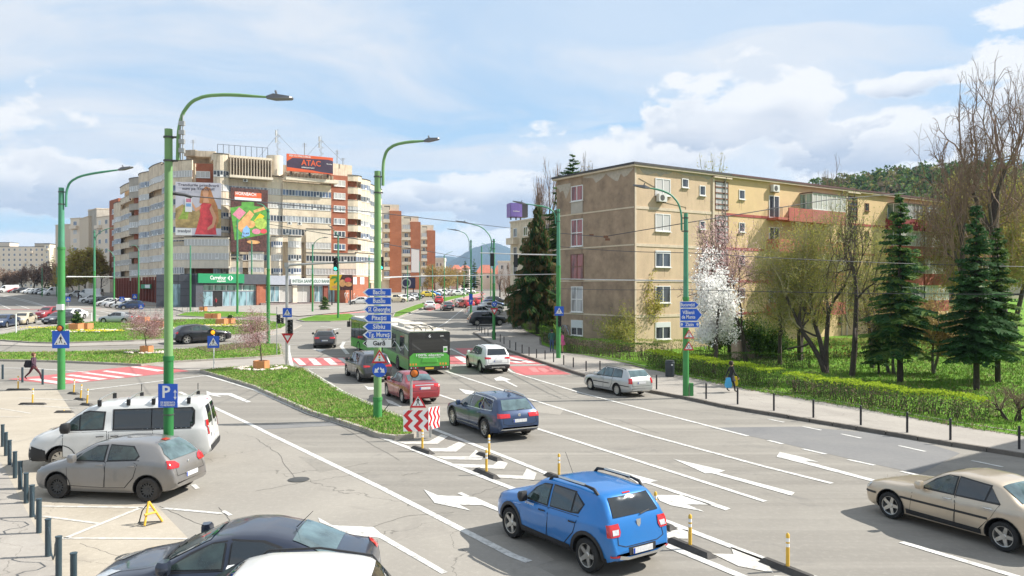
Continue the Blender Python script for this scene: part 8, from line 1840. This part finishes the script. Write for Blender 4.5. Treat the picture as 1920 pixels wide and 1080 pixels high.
for i in range(900):
 x=rnd.uniform(1405,2050);t_=rnd.random()**.6;Y=200+160*t_;X=(x-960)/F*360;ytop=lerp_pts(HP,x);z=4+((CH+(540-ytop)/F*360)-4)*math.sin(t_*math.pi/2);h=rnd.uniform(4,9);kind=rnd.random()
 m=('wood_a','wood_b')if kind<.55 else(('wood_c','wood_d')if kind<.85 else('bud','wood_a'));p=Vector((X,Y,z-1.0))
 L.seg('twig',p,p+Vector((0,0,h*.8)),.25,.08)
 for k in range(34):
  u_=rnd.random();rr=h*.33*math.sqrt(max(.03,1-(2*u_-1)**2))*rnd.uniform(.4,1);a=rnd.uniform(0,6.28);L.leaf(rnd.choice(m),p+Vector((rr*math.cos(a),rr*math.sin(a),h*(.25+.75*u_))),rnd.uniform(.5,1.1),rnd)
tag(L.build('forest'),'mixed wood covering the hill behind the long block','woodland',kind='stuff')
# people
mat('skin',(.52,.29,.20),.6,var=.05);mat('hair_dark',(.03,.02,.015),.8);mat('hair_brown',(.12,.05,.025),.8)
for n_,c_ in(('cloth_purple',(.07,.035,.055)),('cloth_maroon',(.07,.012,.02)),('cloth_black',(.02,.02,.024)),('cloth_green',(.03,.11,.085)),('cloth_jeans',(.045,.08,.17)),('cloth_pink',(.65,.12,.28)),('bag_blue',(.07,.35,.62)),('bag_yellow',(.65,.50,.02)),('cloth_red',(.40,.04,.05)),('cloth_grey',(.18,.18,.19))):mat(n_,c_,.85,var=.15)
def skin_body(J,E,rad,name,parent,m,root=0):
 me=bpy.data.meshes.new(name);me.from_pydata([tuple(v)for v in J],E,[]);o=bpy.data.objects.new(name,me);COL.objects.link(o)
 md=o.modifiers.new('s','SKIN');sv=me.skin_vertices[0].data
 for i,r_ in enumerate(rad):sv[i].radius=(r_ if isinstance(r_,tuple)else(r_,r_));sv[i].use_root=(i==root)
 o.modifiers.new('u','SUBSURF').levels=1;dg=bpy.context.evaluated_depsgraph_get();dg.update();out=bpy.data.meshes.new_from_object(o.evaluated_get(dg));bpy.data.objects.remove(o)
 out.name=name;out.materials.clear();out.materials.append(MATS[m]if isinstance(m,str)else m);out.polygons.foreach_set('use_smooth',[True]*len(out.polygons));return link(name,out,parent)
def person(px,py,face,H,label,top,legs,hair,stride=0.0,h0=.13,arms=((.08,-.05),(-.05,-.05)),skirt=None,bare_legs=False,loc=None):
 p=loc or gp(px,py,h0);r=thing('person',label,'person',p,R(face));k=H/1.75;s=stride
 hz=.92-.10*abs(s)
 ft=[(s*.42,.09),(-s*.48,-.09)]
 P={};J=[];add=lambda n_,x,y,z:(P.__setitem__(n_,len(J)),J.append(Vector((x,y,z))*k))
 add('pel',0,0,hz);add('bel',.01,0,hz+.16);add('che',.02,0,hz+.38);add('nek',.02,0,hz+.54);add('hd0',.035,0,hz+.62);add('hd1',.04,0,hz+.73);add('hd2',.03,0,hz+.80)
 for sg,n_,(fx,fy),(ax,az)in((1,'l',ft[0],arms[0]),(-1,'r',ft[1],arms[1])):
  lift=.12 if(s and sg<0)else 0
  add(n_+'h',0,sg*.09,hz-.04);add(n_+'k',fx*.5+.06*abs(s)+(.05 if sg>0 else 0),sg*.095,hz*.5+lift*.4);add(n_+'a',fx,sg*.09,.08+lift);add(n_+'t',fx+.15,sg*.10,.035+lift*.55)
  add(n_+'s',.01,sg*.185,hz+.48);add(n_+'e',ax*1.2-.02,sg*.235,hz+.20);add(n_+'w',ax*2.4+.03,sg*.23,hz-.03-az);add(n_+'f',ax*2.7+.04,sg*.225,hz-.12-az)
 i=P;E=[(i['pel'],i['bel']),(i['bel'],i['che']),(i['che'],i['nek']),(i['nek'],i['hd0']),(i['hd0'],i['hd1']),(i['hd1'],i['hd2'])]
 for n_ in 'lr':E+=[(i['pel'],i[n_+'h']),(i[n_+'h'],i[n_+'k']),(i[n_+'k'],i[n_+'a']),(i[n_+'a'],i[n_+'t']),(i['che'],i[n_+'s']),(i[n_+'s'],i[n_+'e']),(i[n_+'e'],i[n_+'w']),(i[n_+'w'],i[n_+'f'])]
 RD={'pel':(.15,.11),'bel':(.135,.10),'che':(.165,.11),'nek':.055,'hd0':.075,'hd1':.095,'hd2':.07,'h':.095,'k':.06,'a':.04,'t':.033,'s':.062,'e':.045,'w':.03,'f':.03}
 rad=[0]*len(J)
 for n_,j in i.items():v=RD.get(n_,RD.get(n_[-1]));rad[j]=tuple(x*k for x in v)if isinstance(v,tuple)else v*k
 b=skin_body(J,E,rad,'body',r,'skin');me=b.data;me.materials.clear()
 for m in('skin',top,legs,'cloth_black',hair):me.materials.append(MATS[m])
 for f in me.polygons:
  z=f.center.z/k;y=abs(f.center.y/k)
  f.material_index=3 if z<.09 else((0 if bare_legs and z<.60 else 2)if z<hz+.02 and y<.16+.02 else(1 if z<hz+.54 and not(y>.2 and z<hz-.06)else(4 if(z>hz+.74 or f.center.x/k<.01)and z>hz+.60 else 0)))
 hb=MB();hb.lathe([(0,.115),(.07,.10),(.108,.05),(.115,-.02),(.10,-.10),(.0,-.12)],hair,12,Matrix.Translation(Vector((-.008,0,hz+.715))*k)@Matrix.Scale(k,4));hb.build('hair',r,60)
 mb=MB();mb.tube([Vector((.125,0,hz+.70))*k,Vector((.15,0,hz+.67))*k],.014*k,'skin',5);mb.build('nose',r)
 if skirt:
  mb=MB();mb.lathe([(.15,hz+.10),(.19,hz-.1),(.25,skirt)],top,12,Matrix.Scale(k,4));mb.build('coat_skirt',r,60)
 for n_ in 'lr':
  q=J[i[n_+'f']]
  for d in range(4):mb=MB();y=(d-1.5)*.018*k;mb.tube([q+Vector((y,0,-.02)),q+Vector((y+.004,0,-.065-.008*(d in(1,2)))),q+Vector((y-.006,-.0,-.09-.008*(d in(1,2))))],.0085*k,'skin',4);mb.build('finger',b)
  mb=MB();mb.tube([q+Vector((.03,0,.02)),q+Vector((.05,0,-.03))],.010*k,'skin',4);mb.build('thumb',b)
 return r,J,i
def bag(loc,m,label,w=.3,h=.36,name='carrier_bag'):
 r=thing(name,label,'bag',loc);mb=MB();mb.add([(-w*.3,-.05,0),(w*.3,-.05,0),(w*.3,.05,0),(-w*.3,.05,0),(-w*.5,-.09,-h*.75),(w*.5,-.09,-h*.75),(w*.5,.09,-h*.75),(-w*.5,.09,-h*.75),(-w*.38,-.06,-h),(w*.38,-.06,-h),(w*.38,.06,-h),(-w*.38,.06,-h)],[(3,2,1,0)]+[(a+i,a+(i+1)%4,a+4+(i+1)%4,a+4+i)for a in(0,4)for i in range(4)]+[(8,9,10,11)],m);mb.build('sack',r,30);return r
r,J,i=person(63,713,-2,1.70,'person in dark jacket and maroon trousers striding over the red crossing at left','cloth_purple','cloth_maroon','hair_brown',1.0,.0,((-.10,-.1),(.10,-.12)))
bag(r.location+Vector((-.30,-.02,1.15)),'cloth_black','dark shoulder bag on the back of the striding person',.42,.42,'shoulder_bag')
person(1034.5,660,80,1.76,'man in green sweater and blue jeans standing beside the lamp post','cloth_green','cloth_jeans','hair_dark',arms=((.06,-.06),(.02,-.02)))
person(1055,661.5,200,1.60,'woman in a bright pink coat waiting right of the lamp post','cloth_pink','cloth_pink','hair_dark',skirt=.66,bare_legs=True,arms=((.05,0),(.05,-.06)))
r,J,i=person(1371,736,2,1.66,'woman in a long dark coat walking right beside the hedge with two carrier bags','cloth_black','cloth_black','hair_dark',.55,.13,((-.09,-.06),(.10,-.06)),skirt=.62)
bag(r.location+Vector((-.22,-.26,.78)),'bag_blue','light blue carrier bag held by the woman in the dark coat',.34,.5);bag(r.location+Vector((.28,.22,.78)),'bag_yellow','yellow carrier bag held by the woman in the dark coat',.22,.46)
person(405,572,250,1.7,'person in a red top at the supermarket entrance','cloth_red','cloth_black','hair_dark',loc=gp(405,576,.1));person(147,562,180,1.75,'person in dark clothes standing by the far parked cars','cloth_black','cloth_maroon','hair_dark');person(217,578,20,1.7,'person in black crossing near the slanted cars','cloth_black','cloth_black','hair_dark',.6,.0)
person(959,590,90,1.72,'person in black walking away along the footway by the spruce','cloth_black','cloth_black','hair_dark',.5,.13);person(967,592,95,1.62,'person in pale top walking beside the one in black','cloth_grey','cloth_maroon','hair_brown',.5,.13)
th=thing('park_wall','low pinkish stone enclosure behind the inner hedge under the blossom tree','wall',gp(1400,672,.14));mat('stone_pink',(.42,.30,.25),.9,var=.15)
mb=MB();mb.box(-.8,2.2,0,.3,0,1.3,'stone_pink');mb.build('slab',th);mb=MB();mb.box(-1.0,-.802,-1.2,.3,0,1.1,'stone_pink');mb.build('slab',th)
# air
hm=bpy.data.materials.new('air');hm.use_nodes=True;MATS['air']=hm;nt=hm.node_tree;nt.nodes.clear()
vo=nt.nodes.new('ShaderNodeVolumePrincipled');vo.inputs['Density'].default_value=.00009;vo.inputs['Color'].default_value=(.55,.75,1,1);vo.inputs['Anisotropy'].default_value=.1
ou=nt.nodes.new('ShaderNodeOutputMaterial');nt.links.new(vo.outputs[0],ou.inputs['Volume'])
mb=MB();mb.box(-9100,9100,-250,12100,-1.1,420,'air');tag(mb.build('haze'),kind='stuff')
